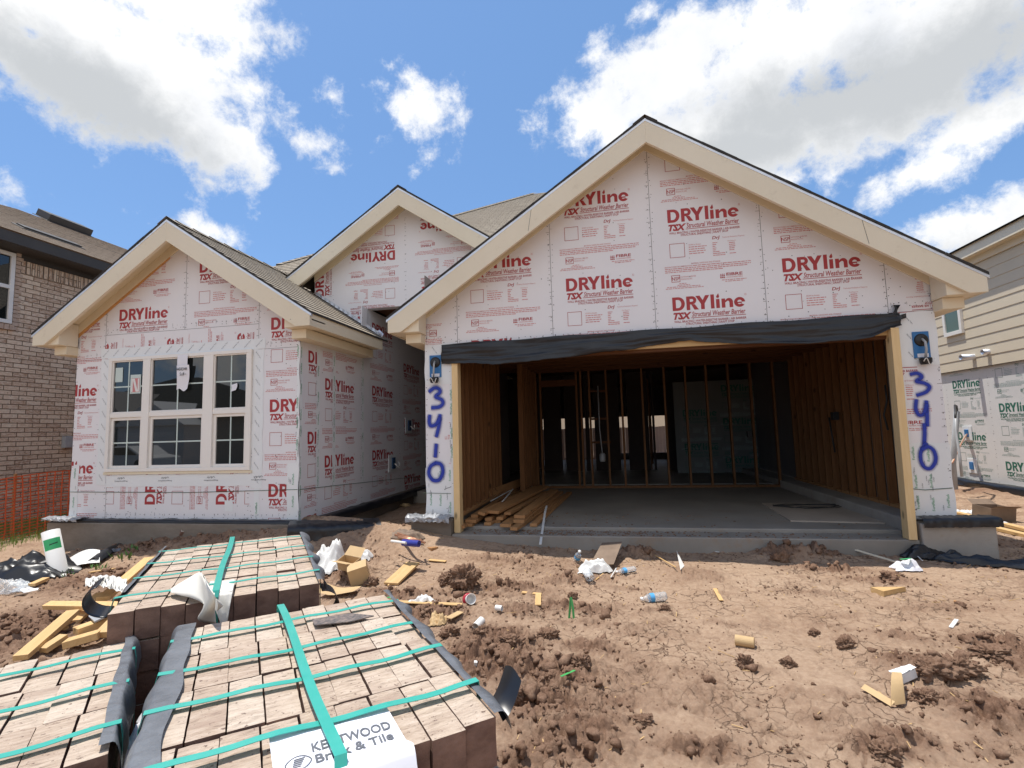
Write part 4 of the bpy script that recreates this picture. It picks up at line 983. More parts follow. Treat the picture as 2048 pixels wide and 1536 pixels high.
# ------------------------------------------------------------------ triple window
w0 = MB(); wx0, wx1, wz0, wz1 = -4.915, -2.675, .645, 2.205; yo, yi = WY-.035, WY+.05
w0.box(wx0, wx1, yo, yi, wz1-.045, wz1); w0.box(wx0, wx1, yo, yi, wz0, wz0+.045)
w0.box(wx0, wx0+.05, yo, yi, wz0+.045, wz1-.045); w0.box(wx1-.075, wx1, yo, yi, wz0+.045, wz1-.045)
w0.box(-4.352, -4.232, yo, yi, wz0+.045, wz1-.045); w0.box(-3.395, -3.245, yo, yi, wz0+.045, wz1-.045)
WIN = w0.build('window', M['vinyl'], HOUSE, bevel=.004)
UN = [(-4.865, -4.352), (-4.232, -3.395), (-3.245, -2.75)]
for k, (a, b) in enumerate(UN):
    zr = 1.405
    sa = MB(); sa.box(a, b, WY-.026, WY+.03, zr-.028, zr+.035)                                   # meeting rail
    for z0, z1, y, t in ((wz0+.045, zr-.028, WY-.005, .038), (zr+.035, wz1-.045, WY-.018, .016)):
        sa.box(a, a+t, y, y+.03, z0, z1); sa.box(b-t, b, y, y+.03, z0, z1); sa.box(a+t, b-t, y, y+.03, z0, z0+t); sa.box(a+t, b-t, y, y+.03, z1-t, z1)
    sa.build('sash', M['vinyl'], WIN, bevel=.003)
    for z0, z1, y, t in ((wz0+.045, zr-.028, WY+.012, .038), (zr+.035, wz1-.045, WY+.002, .016)):
        g = MB(); g.box(a+t, b-t, y, y+.006, z0+t, z1-t); g.build('pane', M['glass'], WIN)
        mu = MB(); cx = (a+b)/2; cz = (z0+z1)/2
        mu.box(cx-.009, cx+.009, y-.003, y-.0005, z0+t, z1-t); mu.box(a+t, b-t, y-.0045, y-.0032, cz-.009, cz+.009); mu.build('muntin', M['muntin'], WIN)
sl_ = MB(); sl_.box(wx0-.03, wx1+.02, WY-.02, WY+.0, wz0-.035, wz0-.002); sl_.build('sill_shim', M['trim'], WIN)
# labels left on the glass
sk = tag(MB().box(-4.83, -4.71, WY-.0045, WY-.0015, 1.87, 2.07).build('glass_label', M['muntin']), 'small pale green blank label stuck on the upper left window pane', 'label')
sk = MB(); sk.box(-4.575, -4.405, WY-.0065, WY-.0035, 1.70, 1.96)
so_ = tag(sk.build('window_sticker', M['muntin']), 'white framed red sticker with a white letter N on the window', 'sticker')
q = MB(); q.box(-4.558, -4.422, WY-.008, WY-.0066, 1.72, 1.91); q.build('red_square', M['pink'], so_)
q = MB()
for pts in ([(-4.555,1.725),(-4.53,1.725),(-4.53,1.905),(-4.555,1.905)], [(-4.45,1.725),(-4.425,1.725),(-4.425,1.905),(-4.45,1.905)], [(-4.535,1.905),(-4.50,1.905),(-4.445,1.725),(-4.48,1.725)]):
    q.poly([(x, WY-.0095-.00015*pts[0][0]-.0012, z) for x, z in pts])
q.build('letter', M['white_plastic'], so_)
pn = MB()
def note(u, v):
    x = -3.80 + .185*u + .018*math.sin(v*3+u); z = 2.045 - .33*v + .02*math.sin(u*7)*v
    return (x, WY-.045-.010*math.sin(v*4+u*2), z)
pn.grid(note, 8, 10); pn.grid(lambda u, v: (-3.795+.16*u, WY-.040-.004*math.sin(v*3), 2.19-.17*v), 4, 4)
po = tag(pn.build('paper_note', M['paper'], None, smooth=True), 'white paper note with black handwriting taped on the middle window', 'note')
loose_text(po, lambda a, b, l=0: (a, WY-.059-l, b), [('A4582044', -3.785, 1.97, .045, 0, .16), ('5x8 -', -3.73, 1.90, .045, 4, .10)], 'black_ink', 'handwriting')
sc = MB(); sc.grid(lambda u, v: (-2.985+.085*u+.01*math.sin(4*v), WY-.012-.01*u*v, 1.75-.09*v+.02*u), 4, 4); tag(sc.build('paper_scrap', M['paper']), 'torn white paper scrap stuck on the right window sash', 'paper')
# ------------------------------------------------------------------ flashing tape
def tape(parent, plane, x0, x1, z0, z1, kind, lift=.0035, seed=0, name='flashing_tape', nu=None):
    rnd = random.Random(seed); mb = MB()
    W_, H_ = x1-x0, z1-z0
    nu = max(2, int(W_/.05)); nv = max(2, int(H_/.05))
    def f(u, v):
        e = .006*math.sin(13*v*H_+seed) if u in (0, 1) else 0
        e2 = .005*math.sin(17*u*W_+seed) if v in (0, 1) else 0
        return plane(x0+W_*u+e, z0+H_*v+e2, lift+.0022*mnoise.noise(Vector((u*W_*9, v*H_*9, seed))))
    mb.grid(f, nu, nv); o = mb.build(name, M['tape'], parent, smooth=True)
    it = []
    if kind == 'diag':
        L = max(W_, H_); n = int(L/.165)
        for i in range(n):
            t = (i+.5)/n
            if W_ > H_: it.append(('Flashing Tape', x0+W_*t-.04, z0+H_*.2, .013, 45, .125))
            else: it.append(('Flashing Tape', x0+W_*.25, z0+H_*t+.05, .013, -52, .11))
        loose_text(o, plane, it, 'grey_ink', lift=lift+.0035)
    elif kind == 'forti':
        n = max(1, int(H_/.26)); cols = max(1, int(W_/.12))
        for c in range(cols):
            for i in range(n):
                if rnd.random() < .85: it.append(('FortiFlash', x0+W_*(c+.62)/cols, z0+H_*(i+.15+.4*rnd.random())/n, .026, 90, .135))
        loose_text(o, plane, it, 'bgreen', lift=lift+.0035)
        it = [('FortiFlash', x0+W_*rnd.random()*.8, z0+H_*rnd.random()*.85, .012, 90, .05) for i in range(2*n*cols)]
        loose_text(o, plane, it, 'grey_ink', 'fine_print', lift=lift+.0035)
    return o
tape(HOUSE, LP, -5.09, -2.50, 2.206, 2.345, 'diag', .0040, 1)
tape(HOUSE, LP, -5.07, -4.917, .47, 2.204, 'diag', .0030, 2); tape(HOUSE, LP, -2.674, -2.515, .42, 2.204, 'diag', .0030, 3)
o = tape(HOUSE, LP, -4.90, -2.62, .445, .600, 'none', .0036, 4)
loose_text(o, LP, [('IntegrationWrap', -4.76+i*.70, .515, .016, 0, .21) for i in range(4)] + [('/|/|/\\', -4.72+i*.70, .548, .02, 3, .12) for i in range(4)], 'black_ink', lift=.0075)
tape(HOUSE, LP, -5.50, -5.37, .012, .74, 'forti', .003, 5); tape(HOUSE, LP, -2.16, -1.998, .012, .72, 'forti', .003, 6)
tape(HOUSE, LP, -2.62, -2.545, .012, .44, 'forti', .003, 7); tape(HOUSE, LP, -2.035, -1.998, .72, 2.26, 'forti', .0028, 8)
tape(HOUSE, SX, -.333, -.27, -.08, 2.26, 'forti', .003, 9)
for i, y in enumerate((.04, .435, 1.28)): tape(HOUSE, SX, y, y+.085, .3, 2.28, 'forti', .003, 10+i)
sk = tape(HOUSE, LP, -3.05, -2.93, .12, .26, 'none', .003, 14, 'tape_patch')
tape(PAN['pL'], FY, -.44, -.06, 1.66, 2.18, 'diag', .003, 15); tape(PAN['pR'], FY, 4.925, 5.31, 1.62, 2.205, 'diag', .003, 16)
tape(PAN['pL'], FY, -.445, -.07, .012, .62, 'forti', .003, 17); tape(PAN['pR'], FY, 4.90, 5.315, .012, .80, 'forti', .003, 18)
tape(PAN['pL'], FY, -.115, -.07, .62, 1.66, 'forti', .003, 19); tape(PAN['pR'], FY, 4.915, 4.96, .8, 2.2, 'forti', .003, 20)
# ------------------------------------------------------------------ light boxes beside the doorway
for k, (cx, cz, lab) in enumerate(((-.296, 1.895, 'blue light box with black wire disc on the pier left of the doorway'), (5.151, 1.842, 'blue light box with black wire disc on the pier right of the doorway'))):
    g = 'light boxes on the garage piers'
    root = empty('wall_light_box', (cx, -.004, cz-.13), lab, 'light box', g)
    p = MB(); p.box(cx-.078, cx+.078, -.016, -.0035, cz-.142, cz+.142); p.build('cover_plate', M['bluebox'], root, bevel=.004)
    d = MB(); Mx = Matrix.Translation((cx, -.017, cz+.05)) @ Matrix.Rotation(math.pi/2, 4, 'X'); d.lathe([(0,.018),(.055,.018),(.066,.008),(.068,0)], 28, Mx); d.build('gasket_disc', M['black_plastic'], root, smooth=True)
    lb = MB(); lb.box(cx-.05, cx+.055, -.0195, -.0165, cz-.135, cz-.095); lb.build('paper_label', M['paper'], root)
    wv = MB(); wv.tube([(cx, -.03, cz+.06), (cx+.004, -.075, cz+.02), (cx+.002, -.085, cz-.06), (cx-.006, -.07, cz-.15)], .012, 8); wv.build('cable', M['grey_pipe'], root, smooth=True)
    cu = MB()
    for j in range(4): cu.tube([(cx+(.055-.006*j)*math.cos(t*.42+j), -.06+(.03-.004*j)*math.sin(t*.42+j), cz-.165-.012*j) for t in range(16)], .008, 6)
    cu.lathe([(0, -.215), (.045, -.215), (.055, -.19), (.055, -.15)], 14, Matrix.Translation((cx, -.06, cz))); cu.build('cable_coil', M['black_plastic'], root, smooth=True)
    wh = MB(); wh.tube([(cx-.05+.1*t/8, -.115-.01*math.sin(t), cz-.19+.035*math.sin(t*.9)) for t in range(9)], .005, 5); wh.build('white_wire', M['white_plastic'], root, smooth=True)
# ------------------------------------------------------------------ sprayed house numbers
def spray(parent, crop, strokes, width, y=0.0):
    x0, y0, s = crop; V = []; F = []; E = []; n_ = 0
    for st in strokes:
        P = [onY(x0+a*s, y0+b*s, y) for a, b in st]
        Q = []                                            # Catmull-Rom smoothing
        for i in range(len(P)-1):
            p0, p1, p2, p3 = P[max(i-1, 0)], P[i], P[i+1], P[min(i+2, len(P)-1)]
            for k in range(6):
                t = k/6; Q.append(.5*((2*p1) + (p2-p0)*t + (2*p0-5*p1+4*p2-p3)*t*t + (3*p1-p0-3*p2+p3)*t**3))
        Q.append(P[-1]); Q = [Q[0]+(Q[0]-Q[1]).normalized()*width*.4] + Q + [Q[-1]+(Q[-1]-Q[-2]).normalized()*width*.4]
        for i, p in enumerate(Q):
            d = (Q[min(i+1, len(Q)-1)] - Q[max(i-1, 0)]); d.normalize(); nrm = Vector((-d.z, 0, d.x))
            for j, (o, e) in enumerate(((-1.15, 0), (-.62, .38), (-.28, 1), (.28, 1), (.62, .38), (1.15, 0))):
                lift = .0095 + .0004*(n_ % 5) + .00003*i
                V.append((p.x+nrm.x*o*width, y-lift, p.z+nrm.z*o*width)); E.append(0 if i in (0, len(Q)-1) else e)
            if i:
                b = len(V)-12
                for j in range(5): F.append((b+j, b+j+1, b+j+7, b+j+6))
        n_ += 1
    off = wloc(parent); me = bpy.data.meshes.new('sprayed_number'); me.from_pydata([tuple(Vector(v)-off) for v in V], [], F)
    at = me.attributes.new('edge', 'FLOAT', 'POINT'); at.data.foreach_set('value', E); me.materials.append(M['spray'])
    o = bpy.data.objects.new('sprayed_number', me); COL.objects.link(o); o.parent = parent; return o
C4 = (480, 660, .2539); C7 = (1528, 500, .2539); C8 = (1528, 800, .2539)
spray(PAN['pL'], C4, [[(1492,487),(1530,458),(1565,462),(1578,490),(1542,525),(1590,550),(1600,580),(1570,606),(1512,613)],
    [(1497,672),(1492,720),(1505,755),(1545,742),(1575,690)], [(1578,668),(1570,750),(1548,840)], [(1548,900),(1540,1000)],
    [(1545,1045),(1503,1075),(1490,1130),(1520,1180),(1570,1180),(1600,1120),(1587,1062),(1545,1045)]], .042)
cv = lambda pts: [(a, b+ (800-500)/.2539) for a, b in pts]
spray(PAN['pR'], C7, [[(1150,980),(1205,972),(1240,1000),(1197,1035),(1262,1050),(1300,1080),(1270,1120),(1200,1145)],
    [(1197,1180),(1192,1250),(1217,1300),(1255,1288),(1278,1215)], [(1275,1190),(1280,1290),(1282,1385)], [(1258,1370),(1262,1440),(1258,1530)],
    cv([(1275,340),(1235,395),(1230,470),(1262,530),(1312,535),(1348,470),(1332,400),(1287,368),(1240,390)])], .034)
loose_text(PAN['pL'], FY, [('~', -.2, .33, .05, 20, .1)], 'grey_ink', 'scuff_mark', .0075)
# blue paint mark on the near left stud
bl = MB(); Q = [onY(900+a*.2539-20, 700+b*.2539, .0) for a, b in ((0,0),)]
# ------------------------------------------------------------------ black felt at the foot of the walls
def drape(name, parent, path, out, drop, mat='felt', seed=0, amp=.02, n=60, m=6, label=None, cat=None, smooth=True):
    """a strip of sheet following path [(x,y,z)], lying out horizontally and falling down"""
    P = [Vector(p) for p in path]; mb = MB()
    def at(u):
        t = u*(len(P)-1); i = min(int(t), len(P)-2); return P[i].lerp(P[i+1], t-i), (P[i+1]-P[i]).normalized()
    def f(u, v):
        p, d = at(u); nrm = Vector((d.y, -d.x, 0)); nrm.normalize()
        w = mnoise.noise(Vector((u*11, v*3, seed)))*amp + mnoise.noise(Vector((u*31, v*7, seed+5)))*amp*.5
        o = out*min(1, v/.55) ; z = -drop*max(0, (v-.45)/.55)
        return p + nrm*(o + w*v + .012) + Vector((0, 0, z + abs(w)*1.2 + .006))
    mb.grid(f, n, m); ob = mb.build(name, M[mat], parent, smooth=smooth)
    if label: tag(ob, label, cat)
    return ob
drape('base_flashing', HOUSE, [(-5.66,-.335,.02),(-1.98,-.335,.02)], .10, .075, 'felt', 1, .015, 90)
drape('base_flashing', HOUSE, [(-1.995,-.36,.0),(-1.995,5.0,-.06)], .14, .10, 'felt', 2, .018, 90)
drape('silver_film', HOUSE, [(-5.74,-.33,.045),(-5.15,-.335,.035)], .16, .04, 'film', 3, .035, 22, 5, smooth=False)
drape('silver_film', HOUSE, [(-.64,-.06,.05),(-.10,-.02,.03)], .17, .07, 'film', 4, .035, 20, 5, smooth=False)
drape('black_film', HOUSE, [(4.90,-.02,.045),(5.60,.0,.055)], .17, .09, 'felt', 6, .012, 40, 8)
drape('loose_felt', None, [(-2.05,-.42,.02),(-1.15,.12,-.03)], .42, .20, 'felt', 8, .022, 40, 12, 'loose black felt lying on the ground at the inner corner', 'felt')
# string line round the walls
st = MB(); pt = [onY(137, 984, WY-.006), onY(380, 985, WY-.006), onY(595, 979, WY-.006)]
st.tube(pt, .0035, 5); st.tube([onX(600, 979, -1.99), onX(700, 968, -1.99), onX(800, 957, -1.99), onX(842, 954, -1.99)], .0035, 5)
tag(st.build('string_line', M['string']), 'thin dark green string stretched across the left wing walls', 'string')
st = MB(); a = onY(1818, 977, -.008); st.tube([a, onY(1850, 980, -.012), onY(1905, 976, -.008)], .0035, 5)
tag(st.build('string_line', M['string']), 'short dark green string across the right garage pier', 'string')
st = MB(); st.tube([onY(847, 986, -.008), onY(902, 987, -.008)], .0025, 5); tag(st.build('string_line', M['string']), 'short dark string across the left garage pier', 'string')
# outlet boxes in the entry wall
for k, (px, py, lab) in enumerate(((785, 925, 'blue outlet box with white wrap low on the shaded entry wall'), (817, 850, 'blue outlet box higher up on the shaded entry wall'))):
    p = onX(px, py, -1.99); root = empty('outlet_box', (-1.985, p.y, p.z-.1), lab, 'outlet box')
    q = MB(); q.box(-1.994, -1.98, p.y-.17, p.y+.15, p.z-.16, p.z+.14); q.build('wrap_sheet', M['tape'], root, bevel=.003)
    q = MB(); q.box(-1.979, -1.955, p.y-.06, p.y+.06, p.z-.11, p.z+.09); q.build('box', M['bluebox_dark'], root, bevel=.004)
    q = MB(); q.tube([(-1.96, p.y+.02, p.z-.02), (-1.90, p.y+.08, p.z-.10), (-1.93, p.y+.16, p.z-.06), (-1.92, p.y+.12, p.z+.0)], .012, 6); q.build('cable', M['white_plastic'], root, smooth=True)
# ------------------------------------------------------------------ neighbouring brick house (left)
LB = empty('brick_house', (-9, 1, -.5), 'brown brick two storey house with dark fascia behind the orange fence', 'house')
lx = -9.0
mb = MB(); mb.quad((lx, -2.5, -.7), (lx, 14, -.7), (lx, 14, 4.64), (lx, -2.5, 4.64), [(0,0),(16.5,0),(16.5,5.34),(0,5.34)])
mb.quad((lx, -2.5, -.7), (lx, -2.5, 4.64), (-20, -2.5, 4.64), (-20, -2.5, -.7), [(0,0),(0,5.48),(11,5.48),(11,0)])
wl_ = mb.build('wall', M['brickwall'], LB)
sd_ = MB()
y = 1.27
while y < 13: sd_.box(lx+.002, lx+.018, y, y+.066, 4.30, 4.54, None); y += .078
so_ = sd_.build('soldier_course', M['brickdark'], LB)
q = MB()
y = 1.27; k = 0
while y < 13:
    z0 = 4.30
    q.quad((lx+.0195, y, z0), (lx+.0195, y+.066, z0), (lx+.0195, y+.066, z0+.24), (lx+.0195, y, z0+.24), [(0.01, .01+.078*k*2), (.01, .07+.078*k*2), (.22, .07+.078*k*2), (.22, .01+.078*k*2)]); y += .078; k += 1
q.build('soldier_face', M['brickwall'], so_)
q = MB(); z = -.6
while z < 4.7: q.box(lx+.002, lx+.022, 1.22 if int(z/.078) % 2 else 1.19, 1.36, z, z+.068); z += .078
q.v = q.v; 
fx = -8.55
q = MB(); q.box(fx-.03, fx, -2.9, 14, 4.67, 4.87); q.build('fascia', M['dkfascia'], LB)
q = MB(); q.box(lx-.1, fx-.031, -2.9, 14, 4.655, 4.668); q.build('soffit', M['dkfascia'], LB)
q = MB(); q.box(lx+.001, lx+.03, -2.5, 14, 4.55, 4.65); q.build('frieze_board', M['dkfascia'], LB)
mb = MB(); zr, xr = 7.12, -13.0; n = 30
r0 = onX(36, 417, xr); ry = r0.y
for i in range(n):
    t0, t1 = i/n, (i+1)/n
    P = lambda t, y, d: (fx+.03+(xr-fx-.03)*t, y, 4.86+(zr-4.86)*t+d)
    ys0 = lambda t: -2.9 + (ry+2.9)*t
    a, b_, c, d = P(t0, ys0(t0), .03), P(t0, 16, .03), P(t1, 16, .02), P(t1, ys0(t1), .02)
    L0, L1 = t0*4.95, t1*4.95
    mb.quad(a, b_, c, d, [(a[1], L0), (b_[1], L0), (c[1], L1), (d[1], L1)])
    0
mb.poly([P(0, -2.9, .02), P(1, ry, .02), (2*xr-fx, -2.9, 4.86)], [(0,0),(4,5),(9,0)])
mb.poly([P(1, ry, .02), P(1, 16, .02), (2*xr-fx, 16, 4.86), (2*xr-fx, -2.9, 4.86)], [(0,5),(16,5),(16,0),(-6,0)])
mb.build('roof', [M['shingle2'], M['shingle_edge']], LB)
def on_lroof(px, py):
    d = ray(px, py); n = Vector(((zr-4.86)/(fx+.03-xr)*1.0, 0, 1)); k = 4.88 + n.x*(fx+.03); return CAM + d*((k-n.dot(CAM))/n.dot(d))
sl = math.atan((zr-4.86)/(fx+.03-xr))
for (px, py, L, Wd, h) in ((128, 452, 1.15, .5, .20), (100, 474, 1.1, .26, .05)):
    p = on_lroof(px, py); Mx = Matrix.Translation(p) @ Matrix.Rotation(sl, 4, 'Y')
    v = MB(); v.box(-Wd/2, Wd/2, -L/2, L/2, .02, h, Mx); v.box(-Wd/2-.05, Wd/2+.05, -L/2-.05, L/2+.05, 0.0, .018, Mx); v.build('roof_vent', M['dkfascia'], LB, bevel=.01)
# window
y1, z0, z1 = 1.16, 3.28, 4.62
w = MB(); 
for b in ((y1-1.2, y1-.01, z1-.07, z1), (y1-1.2, y1-.01, z0, z0+.07), (y1-.08, y1-.01, z0+.07, z1-.07), (y1-1.2, y1-1.13, z0+.07, z1-.07), (y1-1.13, y1-.08, 3.93, 4.0)): w.box(lx+.005, lx+.06, b[0], b[1], b[2], b[3])
wn = w.build('window', M['white_plastic'], LB, bevel=.004)
for a, b in ((z0+.07, 3.93), (4.0, z1-.07)):
    g = MB(); g.box(lx+.01, lx+.025, y1-1.13, y1-.08, a, b); g.build('pane', M['glass'], wn)
q = MB()
for i in range(15): q.box(lx+.003, lx+.05, y1-1.2+i*.083, y1-1.2+i*.083+.073, z0-.11, z0-.012)
q.build('window_sill', M['cornerbrick'], LB)
q = MB(); z = z0-.1; k = 0
while z < z1+.1: q.box(lx+.003, lx+.032, y1+.012, y1+(.13 if k % 2 else .09), z, z+.066); z += .078; k += 1
q.build('window_surround', M['cornerbrick'], LB)
q = MB(); q.box(lx+.002, lx+.10, 2.16, 2.32, .96, 1.19); q.build('utility_box', M['grey_pipe'], LB, bevel=.01)
# ------------------------------------------------------------------ cream sided house (right)
RB = empty('sided_house', (9, 6, -.3), 'cream lap sided house with green printed sheathing on its lower wall', 'house')
rx = 9.0
sb_, eav = 2.03, 4.12
q = MB(); z = sb_; k = 0
while z < eav:
    q.quad((rx-.068, -8, z), (rx-.058, -8, z+.2), (rx-.058, 16, z+.2), (rx-.068, 16, z)); q.quad((rx-.058, -8, z), (rx-.068, -8, z), (rx-.068, 16, z), (rx-.058, 16, z)); z += .2
q.build('siding', M['siding'], RB)
q = MB(); q.box(rx-.01, rx+.1, -8, 16, -.35, eav+.02); q.build('wall', M['board_back'], RB)
RP = planeX(rx-.011, -1, True)
y = -1.0; k = 0
while y < 14:
    poly = [(-(y+1.2192), -.22), (-y, -.22), (-y, sb_-.005), (-(y+1.2192), sb_-.005)]
    bo = board('sheathing_panel', RB, poly, RP, .008, 'board_grey')
    if y < 9:
        off = (.37, .9, .05, .62)[k % 4]
        sheet_print(bo, poly, RP, [(-(y+1.2192)+.19, -.3+off+j*1.07) for j in range(-1, 3)], 0, ('green', 'lgreen'))
        nails(bo, poly, RP, [(-y-.002, -.2, -y-.002, sb_)], 2, 200+k)
    y += 1.2192; k += 1
q = MB(); q.box(rx-.18, rx+.2, -8, 16, -1.2, -.20); q.build('foundation', M['concrete'], RB, bevel=.02)
drape('base_flashing', RB, [(rx-.02, 12, -.20), (rx-.02, -2, -.20)], .17, .12, 'felt', 21, .06, 120)
q = MB(); q.box(rx-.27, rx-.24, -8.4, 16, eav+.02, eav+.22); q.build('fascia', M['trim'], RB)
q = MB(); q.box(rx-.239, rx+.0, -8.4, 16, eav+.03, eav+.045); q.build('soffit', M['soffit'], RB)
q = MB(); q.box(rx-.10, rx-.076, -8.4, 16, eav-.10, eav+.03); q.build('frieze_board', M['trim'], RB)
q = MB(); n = 26
for i in range(n):
    t0, t1 = i/n, (i+1)/n; P = lambda t, y, d: (rx-.31+5.2*t, y, eav+.21+1.9*t+d)
    q.quad(P(t0, 16, .03), P(t0, -8.5, .03), P(t1, -8.5, .02), P(t1, 16, .02), [(0, t0*5.9), (24.5, t0*5.9), (24.5, t1*5.9), (0, t1*5.9)])
q.quad(P(0, -8.5, 0), P(0, 16, 0), P(1, 16, 0), P(1, -8.5, 0)); q.build('roof', [M['shingle'], M['shingle_edge']], RB)
q = MB(); 
for b in ((5.50, 6.06, 3.36, 3.44), (5.50, 6.06, 2.76, 2.84), (5.50, 5.57, 2.84, 3.36), (5.99, 6.06, 2.84, 3.36)): q.box(rx-.115, rx-.056, *b)
wn = q.build('window', M['vinyl'], RB, bevel=.004); q = MB(); q.box(rx-.09, rx-.08, 5.57, 5.99, 2.84, 3.36); q.build('pane', M['glass2'], wn)
for px, py, L, r in ((1955, 713, .26, .055), (1985, 703, .14, .05)):
    p = onX(px, py, rx); q = MB(); Mx = Matrix.Translation((rx-.03, p.y, p.z)) @ Matrix.Rotation(-math.pi/2, 4, 'Y')
    q.lathe([(r, -.05), (r, L), (r*.9, L), (r*.88, L-.08), (0, L-.08)], 18, Mx); q.build('vent_pipe', M['metal'], RB, smooth=True)
for px, py in ((1935, 865), (1945, 930)):
    p = onX(px, py, rx-.02); q = MB(); q.box(rx-.03, rx-.0135, p.y-.13, p.y+.13, p.z-.16, p.z+.13); o = q.build('outlet_wrap', M['tape'], RB, bevel=.003)
    q = MB(); q.box(rx-.05, rx-.031, p.y-.05, p.y+.05, p.z-.09, p.z+.06); q.build('outlet', M['bluebox'], o, bevel=.003)
# ------------------------------------------------------------------ electrical riser between the houses
p0 = onX(1908, 966, rx-.9); p1 = onX(1914, 822, rx-.9); gz = H(p0.x, p0.y)
ER = empty('conduit_riser', (p0.x, p0.y, gz), 'grey conduit riser with loose cables standing beside the sided house', 'conduit')
q = MB(); q.tube([(p0.x, p0.y, gz-.3), (p0.x+.02, p0.y, gz+.5), (p1.x, p1.y, p1.z)], .045, 14); q.build('conduit', M['grey_pipe'], ER, smooth=True)
top = Vector(p1)
q = MB(); q.tube([top, top+Vector((-.03,-.05,.09)), top+Vector((-.14,-.2,.10)), top+Vector((-.26,-.4,-.02)), top+Vector((-.33,-.5,-.12))], .018, 8); q.build('cable', M['wire'], ER, smooth=True)
q = MB(); q.tube([top+Vector((-.08,-.1,.02)), top+Vector((-.17,-.2,-.35)), top+Vector((-.24,-.35,-.8)), top+Vector((-.27,-.4,-1.15))], .022, 8); q.build('cable', M['grey_pipe'], ER, smooth=True)
a = onX(1934, 868, rx-.06); b = onX(1905, 926, rx-1.0)
for j in range(4):
    q = MB(); q.tube([a+Vector((0,.02*j,-.01*j)), a.lerp(b, .4)+Vector((0,.02*j,.03-.015*j)), b+Vector((0,.015*j,.0))], .012, 6); q.build('wire', M[('wood','white_plastic','wood','wire')[j] if j != 0 else 'copper'], ER, smooth=True)
# ------------------------------------------------------------------ back yard fence glimpsed through the house
q = MB()
for i in range(150): q.box(-11+i*.15, -11+i*.15+.143, 18.0, 18.03, -.4, 1.05 + .01*((i*7) % 3))
fo = tag(q.build('backyard_fence', simple('weathered_fence', (.52,.40,.36), (.45,.34,.31), .8, 2)), 'pinkish board fence seen through the rear windows of the house', 'fence')
q = MB()
q.box(-11, 11.5, 26, 34, -.4, 2.6); fo2 = q.build('wall', M['siding'], empty('far_house', (0, 30, -.4), 'pale house beyond the fence seen through the rear windows', 'house'))
q = MB(); q.prism([(25.4, 2.6), (34.6, 2.6), (30, 5.2)], 'X', -11.5, 12); q.build('roof', M['grey_pipe'], fo2.parent)
# ------------------------------------------------------------------ house across the street (seen mirrored in the window)
AH = empty('house_across_street', (-32, -27, -.6), 'dark roofed brick house across the street mirrored in the window', 'house')
q = MB(); q.box(-40, -24.2, -38, -24, -.8, 2.7); q.build('wall', M['brickdark'], AH)
q = MB(); x0, x1, y0, y1, z0, z1 = -41, -23.4, -23.2, -39, 2.65, 6.3
q.poly([(x1, y0, z0), (x0, y0, z0), (-34.6, -31, z1), (-32.2, -31, z1)]); q.poly([(x0, y0, z0), (x0, y1, z0), (-34.6, -31, z1)]); q.poly([(x1, y1, z0), (x1, y0, z0), (-32.2, -31, z1)]); q.poly([(x0, y1, z0), (x1, y1, z0), (-32.2, -31, z1), (-34.6, -31, z1)])
q.build('roof', M['shingle_dark'], AH)
q = MB(); q.prism([(-34.6, 2.6), (-30.0, 2.6), (-32.3, 4.6)], 'Y', -30, -22.6); q.build('gable_wall', M['brickdark'], AH)
q = MB(); q.prism([(-29.6, 2.0), (-24.2, 2.0), (-26.9, 3.6)], 'Y', -30, -21.4); q.box(-29.4, -24.4, -24.1, -21.6, -.6, 2.0); q.build('garage_front', M['board_grey'], AH)
q = MB(); q.box(-28.8, -25.0, -21.58, -21.54, -.6, 1.6); q.build('garage_door', M['vinyl'], AH)
q = MB(); q.box(-33.5, -31.1, -23.98, -23.94, .3, 1.9); q.build('window', M['glass'], AH)
CR_ = empty('parked_car', (-24.6, -18.4, -.56), 'white car parked across the street, mirrored in the window', 'car')
q = MB(); q.prism([(-27,-.3),(-26.95,.15),(-26.3,.28),(-25.7,.78),(-23.9,.80),(-23.1,.30),(-22.3,.15),(-22.2,-.3)], 'Y', -19.3, -17.5); q.build('body', M['white_plastic'], CR_, bevel=.05)
q = MB(); q.prism([(-26.1,.32),(-25.6,.72),(-24.0,.74),(-23.35,.32)], 'Y', -19.31, -17.49); q.build('windows', M['glass'], CR_)
for x in (-26.0, -23.2):
    for y in (-19.2, -17.6):
        q = MB(); q.lathe([(0,-.11),(.33,-.11),(.33,.11),(0,.11)], 20, Matrix.Translation((x, y, -.24)) @ Matrix.Rotation(math.pi/2, 4, 'X')); q.build('wheel', M['black_plastic'], CR_)
rd = MB(); rd.quad((-60, -20.6, -.62), (60, -20.6, -.62), (60, -13.5, -.62), (-60, -13.5, -.62))
rd.build('road', simple('asphalt', (.06,.06,.062), (.045,.045,.048), .9, 3), None)['kind'] = 'structure'
bpy.data.objects['road'].location.z += .06
